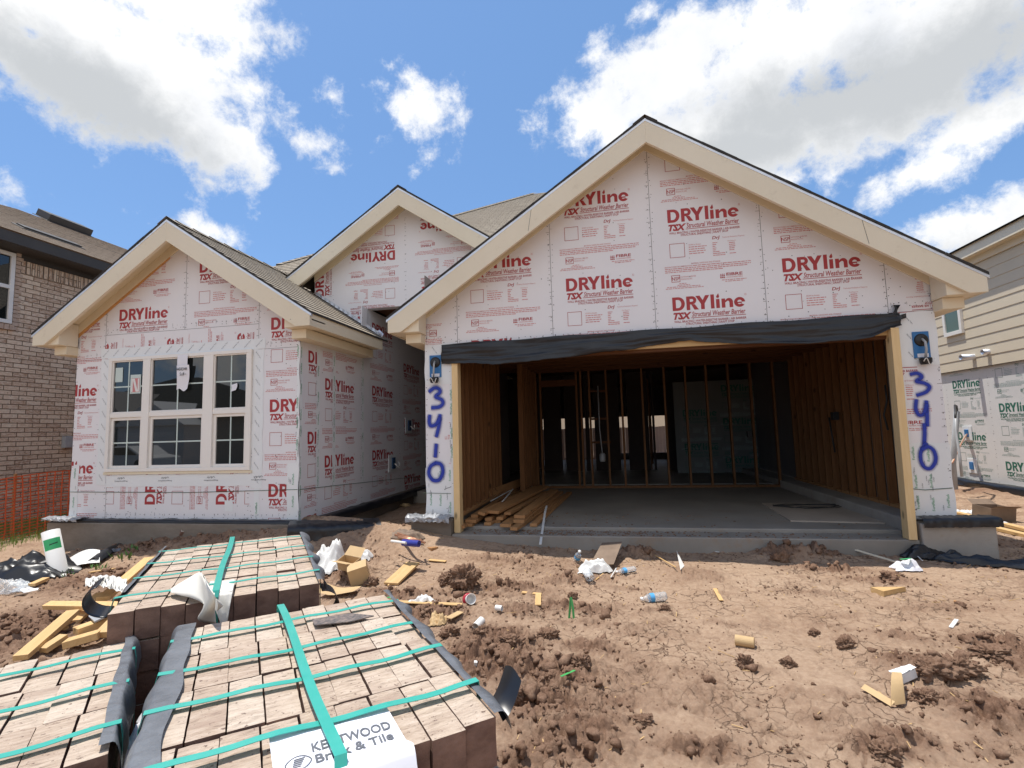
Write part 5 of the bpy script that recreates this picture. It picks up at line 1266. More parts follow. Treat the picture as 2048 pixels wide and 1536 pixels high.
# ------------------------------------------------------------------ strapped packs of bricks
def brick_mesh(seed, lx, ly, lz):
    mb = MB(); nx_, ny_, nz_ = 3, 9, 3
    def dsp(p):
        q = Vector((p[0]*60, p[1]*60, p[2]*60+seed*9)); n1 = mnoise.noise(q)
        e = [abs(abs(c)-l/2) < 1e-6 for c, l in zip(p, (lx, ly, lz))]
        k = .0007 if sum(e) == 1 else (.0022 if sum(e) == 2 else .0035)
        c = Vector(p); c.z += 0; return c - c.normalized()*k*(.6+n1) 
    for ax in range(3):
        for s in (-1, 1):
            a, b = [(1,2),(2,0),(0,1)][ax]; L = (lx, ly, lz); n_ = (nx_, ny_, nz_)
            def f(u, v):
                p = [0,0,0]; p[ax] = s*L[ax]/2
                uu, vv = (u, v) if s > 0 else (v, u)
                p[a] = (uu-.5)*L[a]; p[b] = (vv-.5)*L[b]; return dsp(p)
            mb.grid(f, n_[a] if s > 0 else n_[b], n_[b] if s > 0 else n_[a])
    return mb
def ribbon(pts, side, w, th=.0012):
    """flat strap along pts, width w along the vector side"""
    mb = MB(); P = [Vector(p) for p in pts]; sd = Vector(side).normalized()*w/2
    for i in range(len(P)-1):
        d = (P[i+1]-P[i]).normalized(); n = sd.normalized().cross(d)*th
        a, b = P[i], P[i+1]
        q = [a-sd, a+sd, b+sd, b-sd]; r = [x+n for x in q]
        mb.add(q+r, [(3,2,1,0),(4,5,6,7),(0,1,5,4),(2,3,7,6),(1,2,6,5),(3,0,4,7)])
    return mb
class Pack:
    def __init__(s, fr, yaw, ncol, cw, rl, h, label, seed, skip=(), group='strapped packs of bricks', dx=None):
        rnd = random.Random(seed); s.yaw = yaw; c, sn = math.cos(R_(yaw)), math.sin(R_(yaw))
        s.W = ncol*cw; s.L = 4*rl; s.h = h
        ctr = Vector((fr[0], fr[1], 0)) + Vector((-c, -sn, 0))*s.W/2 + Vector((-sn, c, 0))*s.L/2
        gz = -.56; s.org = Vector((ctr.x, ctr.y, gz)); s.H = h-gz
        s.root = empty('brick_pack', s.org, label, 'brick pack', group); s.root.rotation_euler = (0, 0, R_(yaw))
        lz = .092; s.lz = lz
        vs = [brick_mesh(seed*10+i, cw-.0022, rl-.0022, lz-.002).build('brick', M['brick'], s.root, local=True, smooth=False) for i in range(4)]
        used = [False]*4; cnt = 0; nl = int(s.H/lz)
        s.joff = [rnd.uniform(-.012,.012) for _ in range(5)]
        todo = []
        for r in range(4):
            sh = rnd.choice((-.25, 0, .15, .25))*cw*.5
            for k in range(ncol): todo.append((k, r, 0, sh))
        for l in range(1, 6):
            for k in range(ncol): todo.append((k, 0, l, 0))
        for l in range(1, 3): todo += [(ncol-1, r, l, 0) for r in (1,)] + [(0, r, l, 0) for r in (1, 2, 3)]
        for (k, r, l, sh) in todo:
            if (k, r, l) in skip: continue
            if cnt >= 98: break
            i = rnd.randrange(4)
            if not used[i]: o = vs[i]; used[i] = True
            else: o = vs[i].copy(); COL.objects.link(o); o.parent = s.root
            top = l == 0
            x = -s.W/2 + (k+.5)*cw + (sh if top else 0)*.6 + rnd.uniform(-.0015,.0015); y = -s.L/2 + (r+.5)*rl + rnd.uniform(-.004,.004)
            z = s.H - (l+.5)*lz + (rnd.choice((0, 0, 0, 0, 0, .0015, -.002, .003, -.005)) if top else 0)
            o.location = (x, y, z); o.rotation_euler = (rnd.uniform(-.004,.004), rnd.uniform(-.006,.006), rnd.uniform(-.003,.003)); cnt += 1
        for i in range(4):
            if not used[i]: bpy.data.objects.remove(vs[i])
        co = MB()                                            # the rest of the pack
        for l in range(nl+1):
            z1 = s.H - l*lz - (.012 if l == 0 else 0); z0 = max(0, s.H - (l+1)*lz + .002)
            if z1 <= z0: break
            for r in range(4):
                for k in range(ncol):
                    if (l == 0) or (r == 0 and l < 6): continue
                    if 0 < k < ncol-1 and 0 < r < 3 and l > 1: continue
                    x = -s.W/2 + k*cw; y = -s.L/2 + r*rl
                    if l in (1, 2) and ((k == 0 and r > 0) or (k == ncol-1 and r == 1)): continue
                    co.box(x+.002, x+cw-.002, y+.002, y+rl-.002, z0, z1-.001)
        co.box(-s.W/2+.012, s.W/2-.012, -s.L/2+.012, s.L/2-.012, 0, s.H-lz-.004)
        tag(co.build('bricks', M['brick'], s.root, local=True), kind='stuff')
    def loc(s, px, py, dz=0):
        p = onZ(px, py, s.h+dz) - s.org; c, sn = math.cos(R_(s.yaw)), math.sin(R_(s.yaw))
        return Vector((p.x*c+p.y*sn, -p.x*sn+p.y*c, p.z))
    def straps(s, rows, rl, longx, w=.019, seed=0, front=.5, xr=.012, xl=.015, slant=0.0):
        rnd = random.Random(seed)
        for r in rows:
            y = -s.L/2 + (r+.5)*rl + rnd.uniform(-.02, .02)
            pts = [(-s.W/2-xl, y, s.H-.35), (-s.W/2-xl, y, s.H-.012)] + [(-s.W/2-.008+(s.W+.016)*t/16, y+.006*math.sin(t*.35+r), s.H+(.0175 if r == 0 else .0125)+.002*math.sin(t*1.3+r)) for t in range(17)] + [(s.W/2+xr, y, s.H-.014), (s.W/2+xr, y, s.H-.35)]
            ribbon(pts, (0, 1, 0), w).build('strap', M['straps'], s.root, local=True)
        pts = [(longx-slant, s.L/2+.008, s.H-.3), (longx-slant, s.L/2+.008, s.H+.010)] + [(longx-slant*(1-t/14)+.003*math.sin(t*.5), s.L/2-s.L*t/14, s.H+.0235+.001*math.sin(t)) for t in range(15)] + [(longx, -s.L/2-.012, s.H+.006), (longx+.002, -s.L/2-.014, s.H-front)]
        ribbon(pts, (1, 0, 0), w*1.08).build('strap', M['straps'], s.root, local=True)
    def guard(s, side, seed, y0=None, y1=None, out=.055, inn=.05, rise=0.0, drop=.10):
        """floppy plastic sheet folded over one long edge"""
        y0 = -s.L/2 if y0 is None else y0; y1 = s.L/2 if y1 is None else y1
        mb = MB()
        def f(u, v):
            y = y0+(y1-y0)*v; n1 = mnoise.noise(Vector((v*5, seed, 0))); n2 = mnoise.noise(Vector((v*13, seed+3, 0)))
            wv = .5+.32*math.sin(v*4*2*math.pi+seed)+.5*n2
            t = u*2-1                                       # -1 inside on the bricks .. 0 edge .. 1 outside/down
            if t < 0: x = inn*(1+.35*n1)*t; z = .0125+.002*n2
            else: x = out*(.45+.6*wv+.4*n1)*math.sin(t*1.5); z = .0125 - drop*(1-math.cos(t*1.5))*(.6+.5*(1-wv)) + rise*t*wv
            return (side*(s.W/2+x), y, s.H+z)
        mb.grid(f, 12, 70)
        o = mb.build('edge_guard', M['protector'], s.root, smooth=True, local=True)
        return o
AW, AR = .0672, .2215
PA = Pack((1.63, -5.055), 39.0, 9, AW, AR, .50, 'front brick pack carrying the white lettered label sheet over its near edge', 5)
PA.straps(range(4), AR, .006, seed=2, slant=.040)
g_ = PA.guard(-1, 1, out=.022, inn=.042, drop=.06); g_ = PA.guard(1, 6, out=.035, inn=.012, drop=.05)
PBk = Pack((.85, -4.42), 37.3, 9, .0655, .245, .545, 'rear brick pack with a curled white paper over its near edge', 8)
PBk.straps(range(4), .245, -.02, seed=3, front=.25)
PBk.guard(1, 3, out=.035, inn=.008, drop=.05); PBk.guard(-1, 4, y0=-.30, out=.03, inn=.005, drop=.08)
q = onZ(222, 1512, .46) + Vector((math.sin(R_(45)), -math.cos(R_(45)), 0))*.215
PC = Pack((q.x, q.y), 45.0, 9, .068, .222, .46, 'left brick pack cut off by the edge of the picture with one corner brick missing', 9, skip=((8, 0, 0), (7, 0, 0)))
PC.straps((1, 2, 3), .222, -.35, seed=4); PC.guard(1, 9, y0=-.2, out=.02, inn=.022, drop=.12)
# label sheet on the front pack
def lab_sheet(pack, x0, x1, back, drop, name='label_sheet'):
    mb = MB(); yF = -pack.L/2; Rr = .035
    def f(u, v):
        x = x0+(x1-x0)*u; tot = back + Rr*1.57 + drop; t = v*tot; n = mnoise.noise(Vector((u*3, v*4, 2)))*.0015 + mnoise.noise(Vector((u*9, v*9, 7)))*.0008
        if t < back: return (x - .012*(1-v), yF+back-t-.006, pack.H+.0105+n)
        t -= back
        if t < Rr*1.57: a = t/Rr; return (x, yF-.006-Rr*math.sin(a)*.7, pack.H+.0105+n-Rr*(1-math.cos(a)))
        t -= Rr*1.57; return (x+.01*t, yF-.006-Rr*.7-.01-n*2-.04*t, pack.H+.0105-Rr-t)
    mb.grid(f, 24, 36); return mb.build(name, M['paper'], pack.root, smooth=True, local=True)
lA = PA.loc(551, 1472); lB = PA.loc(771, 1421)
yF = -PA.L/2
ls = lab_sheet(PA, lA.x, lB.x+.012, .155, .30)
def on_label(a, b, l=0): return (a, b, PA.H+.0185+l)
def lab_z(x, y):
    u = (x-lA.x)/(lB.x+.012-lA.x); v = (.155-.006-(y-yF))/(.155+.035*1.57+.30)
    return PA.H+.0105+mnoise.noise(Vector((u*3, v*4, 2)))*.0015+mnoise.noise(Vector((u*9, v*9, 7)))*.0008+.0012
def label_text(items, mat, name='printed_lettering'):
    mb = MB()
    for (t, x, y, cap, w, off, sy) in items:
        V, T = text2d(t, cap, off, 0, 3); k = w/max(a for a, b in V)
        mb.add([(x+a*k, y+b*sy, lab_z(x+a*k, y+b*sy)) for a, b in V], T)
    return mb.build(name, M['grey_ink'], ls, local=True)
yF = -PA.L/2; x0 = lA.x; wd = lB.x-lA.x
label_text([('KENTWOOD', -.030, yF+.054, .027, x0+wd+.020, .02, 1), ('Brick & Tile', -.028, yF+.020, .024, x0+wd+.014, .02, 1)], None)
el = MB(); n = 28
for i in range(n):
    a0, a1 = 2*math.pi*i/n, 2*math.pi*(i+1)/n; cx, cy = -.054, yF+.036; z = lab_z(cx, cy)
    P = lambda a, r: (cx+math.cos(a)*.019*r*(1+.12*abs(math.cos(a))**8), cy+math.sin(a)*.021*r, lab_z(cx+math.cos(a)*.019*r, cy+math.sin(a)*.021*r))
    el.quad(P(a0, 1), P(a1, 1), P(a1, .9), P(a0, .9))
for j in range(5): el.box(cx-.010+.001*j, cx+.003+.002*j, cy-.011+.0052*j, cy-.0086+.0052*j, z-.0002, z)
el.build('emblem', M['grey_ink'], ls, local=True)
# curled paper on the rear pack: a sheet over the front edge and a loose half folded up and to the left
def toloc(pk, w):
    d = Vector(w) - pk.org; c, sn = math.cos(R_(pk.yaw)), math.sin(R_(pk.yaw)); return Vector((d.x*c+d.y*sn, -d.x*sn+d.y*c, d.z))
def BQ(x, y, dz): return toloc(PBk, onZ(230+x/4.763, 1040+y/4.763, PBk.h+dz))
def curve(pts, t):
    k = t*(len(pts)-1); i = min(int(k), len(pts)-2); f = k-i
    p0, p1, p2, p3 = pts[max(i-1, 0)], pts[i], pts[i+1], pts[min(i+2, len(pts)-1)]
    return .5*((2*p1)+(p2-p0)*f+(2*p0-5*p1+4*p2-p3)*f*f+(3*p1-p0-3*p2+p3)*f**3)
pb = MB()
yFB = -PBk.L/2
def fr_(x, dz):                                             # point on the front face below the edge
    return Vector((x, yFB-.012, PBk.H+dz))
A_ = [BQ(905,590,.014), BQ(1020,578,.016), BQ(1145,568,.014)]; B_ = [BQ(930,760,.016), BQ(1045,745,.018), BQ(1150,735,.016)]
xa, xb = A_[0].x, A_[2].x
for Q0, Q1, nn in ((A_, [fr_(xa+.0, .016)+Vector((0,.01,0)), fr_((xa+xb)/2, .018)+Vector((0,.01,0)), fr_(xb, .014)+Vector((0,.01,0))], 8),):
    pb.grid(lambda u, v: curve(Q0, u).lerp(curve(Q1, u), v)+Vector((0,0,.004*mnoise.noise(Vector((u*4,v*4,3))))), 12, nn)
    low = [fr_(xa+.045, -.055), fr_((xa+xb)/2+.02, -.13), fr_(xb-.015, -.10)]
    pb.grid(lambda u, v: curve(Q1, u).lerp(curve(low, u), v)+Vector((0,-.02*math.sin(v*2.6)-.004*mnoise.noise(Vector((u*5,v*5,9))),.006*math.sin(v*3.1))), 12, 10)
T_ = [BQ(525,660,.014), BQ(640,590,.035), BQ(805,500,.075), BQ(850,560,.075), BQ(950,720,.045), fr_(xa+.03, -.03)+Vector((0,-.03,0))]
L_ = [BQ(530,692,.014), BQ(620,718,.014), BQ(745,748,.012), BQ(850,815,.0), fr_(xa-.015,-.05)+Vector((0,-.012,0)), fr_(xa+.035, -.07)+Vector((0,-.02,0))]
pb.grid(lambda u, v: curve(T_, u).lerp(curve(L_, u), v)+Vector((0,0,.012*math.sin(v*math.pi)*math.sin(u*7))), 26, 8)
S_2 = [BQ(805,500,.075), BQ(858,560,.078), BQ(960,730,.05), fr_(xa+.035, -.03)+Vector((0,-.03,0))]; S_3 = [BQ(885,600,.02), BQ(905,650,.02), BQ(965,745,.02), fr_(xa+.05,-.02)+Vector((0,-.02,0))]
pb.grid(lambda u, v: curve(S_2, u).lerp(curve(S_3, u), v)+Vector((.004*math.sin(u*9),0,0)), 14, 4)
o = pb.build('label_sheet', simple('soiled_white_sheet', (.78,.75,.68), (.70,.66,.58), .5, 9, .3, .004, 25), PBk.root, smooth=True, local=True); sd = o.modifiers.new('s', 'SOLIDIFY'); sd.thickness = .0008
# curled-up end of the edge sheet
cu = MB(); c0 = PBk.loc(290, 1195)
cu.grid(lambda u, v: (-PBk.W/2 - .02 - .055*math.sin(u*2.9)-.02*u, c0.y-.04+.085*v+.02*u, PBk.H-.035 + .075*(1-math.cos(u*2.9))*.62+.01*v), 16, 8)
o = cu.build('edge_guard', M['black_plastic'], PBk.root, smooth=True, local=True); sd = o.modifiers.new('s', 'SOLIDIFY'); sd.thickness = .002
cu = MB(); c1 = PBk.loc(640, 1150)
cu.grid(lambda u, v: (PBk.W/2 + .012 + .06*math.sin(u*2.6), c1.y-.05+.11*v, PBk.H-.10+.055*math.cos(u*2.6)), 14, 8)
o = cu.build('edge_guard', M['black_plastic'], PBk.root, smooth=True, local=True)
cu = MB(); c2 = PA.loc(985, 1410)
cu.grid(lambda u, v: (PA.W/2 + .015+.055*u, c2.y-.03+.075*v+.02*u, PA.H+.0-.02+.055*u*u+.012*math.sin(v*3)), 10, 8)
o = cu.build('edge_guard', M['black_plastic'], PA.root, smooth=True, local=True)
# shingle scrap on the front pack
a = [onZ(624, 1240, .508), onZ(700, 1228, .508), onZ(748, 1233, .508), onZ(700, 1245, .508), onZ(629, 1252, .508)]
q = MB(); n = len(a); q.add([tuple(p) for p in a]+[(p.x, p.y, p.z+.003) for p in a], [tuple(range(n))[::-1], tuple(range(n, 2*n))]+[(i, (i+1) % n, n+(i+1) % n, n+i) for i in range(n)])
tag(q.build('shingle_scrap', simple('granule_scrap', (.055,.06,.066), (.26,.20,.17), .95, 90, .4, .003, 200)), 'grey granulated shingle scrap lying on the front brick pack', 'shingle')
# white plastic hanging between the packs
q = MB(); p0 = onZ(284, 1392, .40); p1 = onZ(276, 1545, .30)
def hang(u, v):
    p = p0.lerp(p1, v); w = (.02+.05*v)
    return (p.x+w*(u-.5)+.015*math.sin(v*9+u*3), p.y+w*.5*(u-.5), p.z-.05*abs(u-.5)+.012*math.sin(v*14+u*6)-.25*(1-v)*.15)
q.grid(hang, 8, 30); tag(q.build('white_plastic_sheet', M['paper'], None, smooth=True), 'crumpled white plastic hanging in the gap between the front and left brick packs', 'plastic sheet')
# ------------------------------------------------------------------ lumber in the garage
def plank(name, a, b, w, h, mat, label, cat='board', group=None, roll=0.0, up=None):
    q = MB(); a = Vector(a); b = Vector(b)
    u_ = Vector(up) if up else Vector((math.sin(roll), 0, math.cos(roll)))
    L = (b-a).length; q.box(-w/2, w/2, -L/2, L/2, -h/2, h/2)
    o = q.build(name, M[mat] if isinstance(mat, str) else mat, None, origin=(0,0,0), bevel=.003)
    d = (b-a).normalized(); x = d.cross(u_).normalized(); z = x.cross(d)
    o.matrix_world = Matrix(((x.x, d.x, z.x, (a.x+b.x)/2), (x.y, d.y, z.y, (a.y+b.y)/2), (x.z, d.z, z.z, (a.z+b.z)/2), (0,0,0,1)))
    return tag(o, label, cat, group)
CP = lambda a, b, z: onZ(880+a*.2539, 700+b*.2539, z)
GL = 'boards piled on the garage floor'
LST = [((150,1395),(560,1120),0,.14,'bottom board of the garage lumber pile beside the left jamb'), ((225,1380),(640,1130),0,.09,'bottom board second from the left jamb in the garage pile'),
       ((375,1372),(720,1130),0,.09,'bottom board in the middle of the garage lumber pile'), ((450,1352),(760,1120),0,.09,'narrow bottom board right of the middle in the garage pile'),
       ((515,1385),(830,1125),0,.14,'wide board at floor level in the garage pile'), ((580,1410),(1000,1140),0,.09,'long floor board reaching out in front of the garage pile'),
       ((735,1380),(1020,1125),0,.09,'rightmost board of the garage lumber pile, lying on the slab'), ((620,1352),(940,1120),1,.14,'wide board lying second from the bottom at the right of the pile'),
       ((240,1350),(660,1110),1,.14,'second layer board near the left jamb in the garage pile'), ((380,1335),(700,1110),1,.09,'short second layer board in the middle of the garage pile'), ((470,1330),(770,1110),1,.09,'second layer board right of the middle of the garage pile'),
       ((625,1315),(900,1105),2,.14,'third layer wide board at the right of the garage pile'), ((530,1290),(840,1120),2,.09,'third layer narrow board in the middle of the garage pile'), ((270,1310),(620,1085),2,.09,'third layer board next to the left jamb'),
       ((410,1278),(820,1075),3,.18,'widest board lying flat on top of the garage pile'), ((325,1290),(760,1080),3,.09,'tilted top board with a dark split end in the garage pile'), ((140,1305),(560,1080),3,.09,'light ended top board sticking out past the left jamb'),
       ((165,1225),(640,1040),4,.14,'board standing on edge against the left garage wall')]
for i, (a, b, l, w, lab) in enumerate(LST):
    z = -.135+.021+.041*l
    plank('board', CP(*a, z), CP(*b, z+.01*(i % 3)), w, .038, 'pile', lab, 'board', GL, roll=(.25 if i == 15 else (1.2 if l == 4 else .03*((i % 3)-1))))
for (a, b, lab) in (((400,1190),(555,1105),'short thin white strip lying on top of the garage lumber pile'), ((490,1195),(575,1095),'second thin white strip crossing the top of the lumber pile')):
    plank('white_strip', CP(*a, .06), CP(*b, .07), .025, .008, 'white_plastic', lab, 'strip')
q = MB(); P = [CP(840,1225,-.03)]+[CP(835-45*t/6, 1225+305*t/6, -.03-.20*(t/6)**1.1) for t in range(1, 7)]
ribbon(P, (1, .1, 0), .03, .006)
tag(ribbon(P, (1, .1, 0), .028, .006).build('white_strip', M['white_plastic']), 'long bent white strip leaning over the edge of the garage slab', 'strip')
# sheet and cable on the garage floor
C = [onZ(1524, 1006, -.12), onZ(1581, 1041, -.12), onZ(1806, 1046, -.12), onZ(1735, 1006, -.12)]
q = MB(); q.prism([(p.x, p.y) for p in C], 'Z', -.134, -.118); tag(q.build('wallboard_sheet', simple('dusty_board', (.42,.36,.30), (.34,.28,.23), .8, 3)), 'dusty flat board sheet lying on the garage floor at the right', 'sheet')
q = MB(); c = onZ(1620, 1013, -.115); rnd = random.Random(3)
q.tube([(c.x+.42*math.cos(t*.37)*(1+.2*math.sin(t*1.1)), c.y+.14*math.sin(t*.37)+.05*math.sin(t*.9), -.110+.003*(t % 3)) for t in range(40)], .006, 6); tag(q.build('cable', M['wire'], None, smooth=True), 'loose black cable coiled on the dusty board in the garage', 'cable')
q = MB(); p = CP(1275, 860, -.0); o = onY(880+1280*.2539, 700+860*.2539, 4.1); q.lathe([(0,0),(.05,0),(.06,.03),(.06,.14),(.04,.17),(0,.17)], 16, Matrix.Translation((o.x, 4.1, o.z-.05))); q.tube([(o.x, 4.1, o.z+.12), (o.x-.03, 4.12, o.z+.6), (o.x-.03, 4.15, 1.9)], .012, 6)
tag(q.build('hanging_lamp', M['grey_pipe'], None, smooth=True), 'small white work lamp hanging from a cord at the back of the garage', 'lamp')
for k, (px, py, lab) in enumerate(((1671, 832, 'dark metal outlet box nailed to a right garage stud'), (1500, 868, 'dark metal outlet box on a stud at the back of the garage'))):
    p = onX(px, py, 5.19) if k == 0 else onY(px, py, 4.19)
    q = MB(); q.box(p.x-.05, p.x+.03, p.y-.05, p.y+.05, p.z-.06, p.z+.06); tag(q.build('outlet_box', M['wire'], None, bevel=.004), lab, 'outlet box')
q = MB(); a = onX(1772, 700, 5.18); 
for (px, pts) in ((1772, ((1770,770),(1774,800),(1768,830),(1776,860))), (1662, ((1658,835),(1664,870),(1670,905)))):
    q.tube([onX(x, y, 5.17) for x, y in pts], .012, 6)
tag(q.build('wall_cable', M['wire'], None, smooth=True), 'dark cables stapled along the right garage studs', 'cable')
# ------------------------------------------------------------------ drain pipe, left yard litter
b = G(119, 1152); t = onY(101, 1062, b.y)
PR = empty('drain_pipe', b, 'white plastic drain pipe standing upright with green sticker', 'pipe')
q = MB(); R0 = .082; ax = (t-b); L = ax.length; Mx = Matrix.Translation(b) @ ax.to_track_quat('Z', 'Y').to_matrix().to_4x4()
q.lathe([(R0, -.15), (R0, L), (R0*.9, L+.003), (R0*.88, L-.01), (R0*.88, L-.14), (0, L-.14)], 28, Mx); q.build('pipe', M['white_plastic'], PR, smooth=True)
cl_ = Mx.to_3x3().inverted() @ (CAM-b); A0 = math.atan2(cl_.y, cl_.x)
q = MB(); q.grid(lambda u, v: Mx @ Vector(((R0+.0015)*math.cos(A0-1.1+2.0*u), (R0+.0015)*math.sin(A0-1.1+2.0*u), L*.58+L*.24*v)), 12, 2); so = q.build('sticker', M['sticker_green'], PR, smooth=True)
q = MB(); q.grid(lambda u, v: Mx @ Vector(((R0+.0025)*math.cos(A0-.4+.9*u), (R0+.0025)*math.sin(A0-.4+.9*u), L*.68+L*.02*v+.01*u)), 8, 1); q.build('handwriting', M['black_ink'], so)
def crumple(name, px, py, w, d, h, mat, label, cat, seed=0, rot=0, n=18, lift=0.0, freq=3):
    c = G(px, py); q = MB(); cr, sr = math.cos(rot), math.sin(rot); n = max(n, 26)
    def f(u, v):
        x, y = (u-.5)*w, (v-.5)*d; r = 1-.35*mnoise.noise(Vector((u*2.5, v*2.5, seed+9)))
        x *= r; y *= r; X_, Y_ = c.x+x*cr-y*sr, c.y+x*sr+y*cr
        fall = min(1, 5*min(u, 1-u, v, 1-v)+.12)
        rdg = 1-abs(mnoise.noise(Vector((u*freq*1.5, v*freq*1.5, seed+2))))*2.2
        k = .45+.75*mnoise.noise(Vector((u*freq*.7, v*freq*.7, seed)))+.45*rdg*.6+.10*mnoise.noise(Vector((u*freq*5, v*freq*5, seed+4)))
        return (X_, Y_, H(X_, Y_)+lift+.006+h*max(0, k)*fall*1.25)
    q.grid(f, n, n); o = q.build(name, M[mat] if isinstance(mat, str) else mat, None, smooth=True); return tag(o, label, cat)
crumple('plastic_heap', 52, 1150, 1.0, .55, .14, 'black_plastic', 'heap of crumpled black plastic on the soil left of the drain pipe', 'plastic', 3, .3, 26, 0, 5)
crumple('white_scrap', 40, 1172, .35, .12, .04, 'white_plastic', 'white plastic scrap in front of the black plastic heap', 'scrap', 5, -.2)
crumple('white_bag', 8, 1183, .4, .2, .10, 'clear', 'clear crumpled plastic at the far left edge of the yard', 'plastic', 6)
crumple('white_scrap', 48, 1181, .24, .09, .02, 'foam', 'flat white scrap below the black plastic heap', 'scrap', 7, .1)
plank('wood_offcut', G(63, 1174)+Vector((0,0,.02)), G(92, 1163)+Vector((0,0,.03)), .07, .03, 'wood', 'short pale wood offcut beside the black plastic heap', 'wood scrap')
plank('trim_piece', G(30, 1194)+Vector((0,0,.01)), G(80, 1184)+Vector((0,0,.015)), .05, .015, 'darkcard', 'thin brown strip in front of the white scraps', 'strip')
q = MB(); a = G(150, 1132); 
def sheetf(u, v):
    p = G(127+72*u, 1142-14*v-8*u); return (p.x, p.y, p.z+.02+.12*math.sin(u*2.2)*(.3+.7*v))
q.grid(sheetf, 10, 5); tag(q.build('bent_sheet', M['white_plastic'], None, smooth=True), 'bent white sheet leaning on the soil right of the drain pipe', 'sheet')
crumple('grey_plastic', 192, 1113, .5, .22, .06, 'protector', 'crumpled grey plastic behind the bent white sheet', 'plastic', 12)
q = MB(); a = G(186, 1133); b = G(268, 1082); q.grid(lambda u, v: a.lerp(b, v)+Vector((.14*(u-.5), .05*(u-.5), .05+.05*math.sin(u*3.1)+.02*math.sin(v*6))), 6, 16); tag(q.build('black_strip', M['felt'], None, smooth=True), 'long black felt strip running up to the foundation', 'felt')
plank('wood_shard', G(181, 1147)+Vector((0,0,.015)), G(228, 1143)+Vector((0,0,.03)), .05, .012, 'wood', 'thin pale wood shard on the soil above the long board', 'wood scrap')
# boards left of the packs
V3 = Vector
def up_(p, z): return V3((p.x, p.y, p.z+z))
plank('board', up_(G(40, 1325), .03), up_(G(145, 1250), .10), .09, .038, 'wood', 'long pale board running down to the left edge of the left pack', 'board')
plank('board', up_(G(205, 1222), .10), up_(G(298, 1136), .10), .10, .038, 'wood', 'pale board with rounded end sticking up behind the rear pack', 'board')
plank('board', up_(G(92, 1240), .12), up_(G(250, 1254), .16), .038, .07, 'wood_x', 'pale board lying crosswise on edge over the scrap boards', 'board', up=(.1,1,.3))
plank('board', up_(G(130, 1268), .04), up_(G(205, 1205), .08), .11, .03, 'wood', 'rough wide board under the crosswise board', 'board')
plank('wood_offcut', up_(G(150, 1280), .06), up_(G(232, 1258), .09), .09, .05, 'wood', 'thick pale block between the crosswise board and the left pack', 'wood scrap')
plank('wood_offcut', up_(G(130, 1302), .05), up_(G(200, 1293), .09), .10, .05, 'wood_x', 'short block end touching the back of the left pack', 'wood scrap')
plank('wood_offcut', up_(G(205, 1290), .07), up_(G(246, 1262), .13), .11, .05, 'wood', 'tilted block wedged against the rear pack side', 'wood scrap')
plank('wood_offcut', up_(G(85, 1310), .03), up_(G(128, 1287), .05), .07, .04, 'wood', 'small split offcut left of the block pile', 'wood scrap')
q = MB(); 
def pan(u, v):
    p = G(168+84*u, 1203+28*v*(1-.2*u)+4*u); return (p.x, p.y, max(p.z, -.44)+.20+.04*math.sin(u*3+v)+.006*math.sin(u*40))
q.grid(pan, 60, 6); tag(q.build('corrugated_sheet', M['white_plastic'], None, smooth=True), 'white corrugated sheet lying over the boards beside the rear pack', 'sheet')
q = MB(); p = G(198, 1270); q.box(-.10, .10, -.05, .05, 0, .012, Matrix.Translation((p.x, p.y, p.z+.14)) @ Matrix.Rotation(-.5, 4, 'Z') @ Matrix.Rotation(.3, 4, 'X')); tag(q.build('metal_plate', M['grey_pipe']), 'grey flat plate lying among the pale wood blocks', 'plate')
# ------------------------------------------------------------------ litter in front of the garage
def cyl(name, px, py, r, L, rotz, mat, label, cat, tilt=0, hollow=.88, lift=0, nseg=22, group=None):
    p = G(px, py); q = MB(); Mx = Matrix.Translation((p.x, p.y, p.z+r*.85+lift)) @ Matrix.Rotation(rotz, 4, 'Z') @ Matrix.Rotation(math.pi/2+tilt, 4, 'X')
    q.lathe([(r*hollow, -L/2+.02), (r*hollow, -L/2), (r, -L/2), (r, L/2), (r*hollow, L/2), (r*hollow, -L/2+.02)], nseg, Mx)
    return tag(q.build(name, M[mat] if isinstance(mat, str) else mat, None, smooth=False), label, cat, group)
def bottle(px, py, rotz, L, r, label, tilt=0.05, crush=0):
    p = G(px, py); root = empty('plastic_bottle', p, label, 'bottle', 'discarded plastic bottles')
    Mx = Matrix.Translation((p.x, p.y, p.z+r*.9)) @ Matrix.Rotation(rotz, 4, 'Z') @ Matrix.Rotation(math.pi/2+tilt, 4, 'X') @ Matrix.Diagonal((1, 1-crush, 1, 1))
    q = MB(); q.lathe([(0,-L/2),(r*.9,-L/2),(r,-L/2+.01)]+[(r*(1-.05*(k % 2)), -L/2+.02+L*.55*k/9) for k in range(10)]+[(r,L*.16),(r*.8,L*.28),(r*.42,L*.40),(r*.42,L*.5),(0,L*.5)], 18, Mx); q.build('bottle_body', M['clear'], root, smooth=True)
    q = MB(); q.lathe([(r*1.02,L*.0),(r*1.02,L*.17)], 18, Mx); q.build('label_band', M['lblue'], root, smooth=True)
    q = MB(); q.lathe([(0,L*.545),(r*.46,L*.54),(r*.46,L*.47)], 14, Mx); q.build('bottle_cap', M['white_plastic'], root, smooth=True)
bottle(1308, 1203, -1.25, .21, .036, 'clear bottle with blue label lying alone in the middle of the cracked mud')
bottle(1252, 1147, -1.1, .19, .034, 'crushed clear bottle with blue label at the right of the rubbish hollow', crush=.3)
bottle(1155, 1122, .5, .20, .035, 'clear bottle with blue label standing tilted at the left of the rubbish hollow', tilt=-.9)
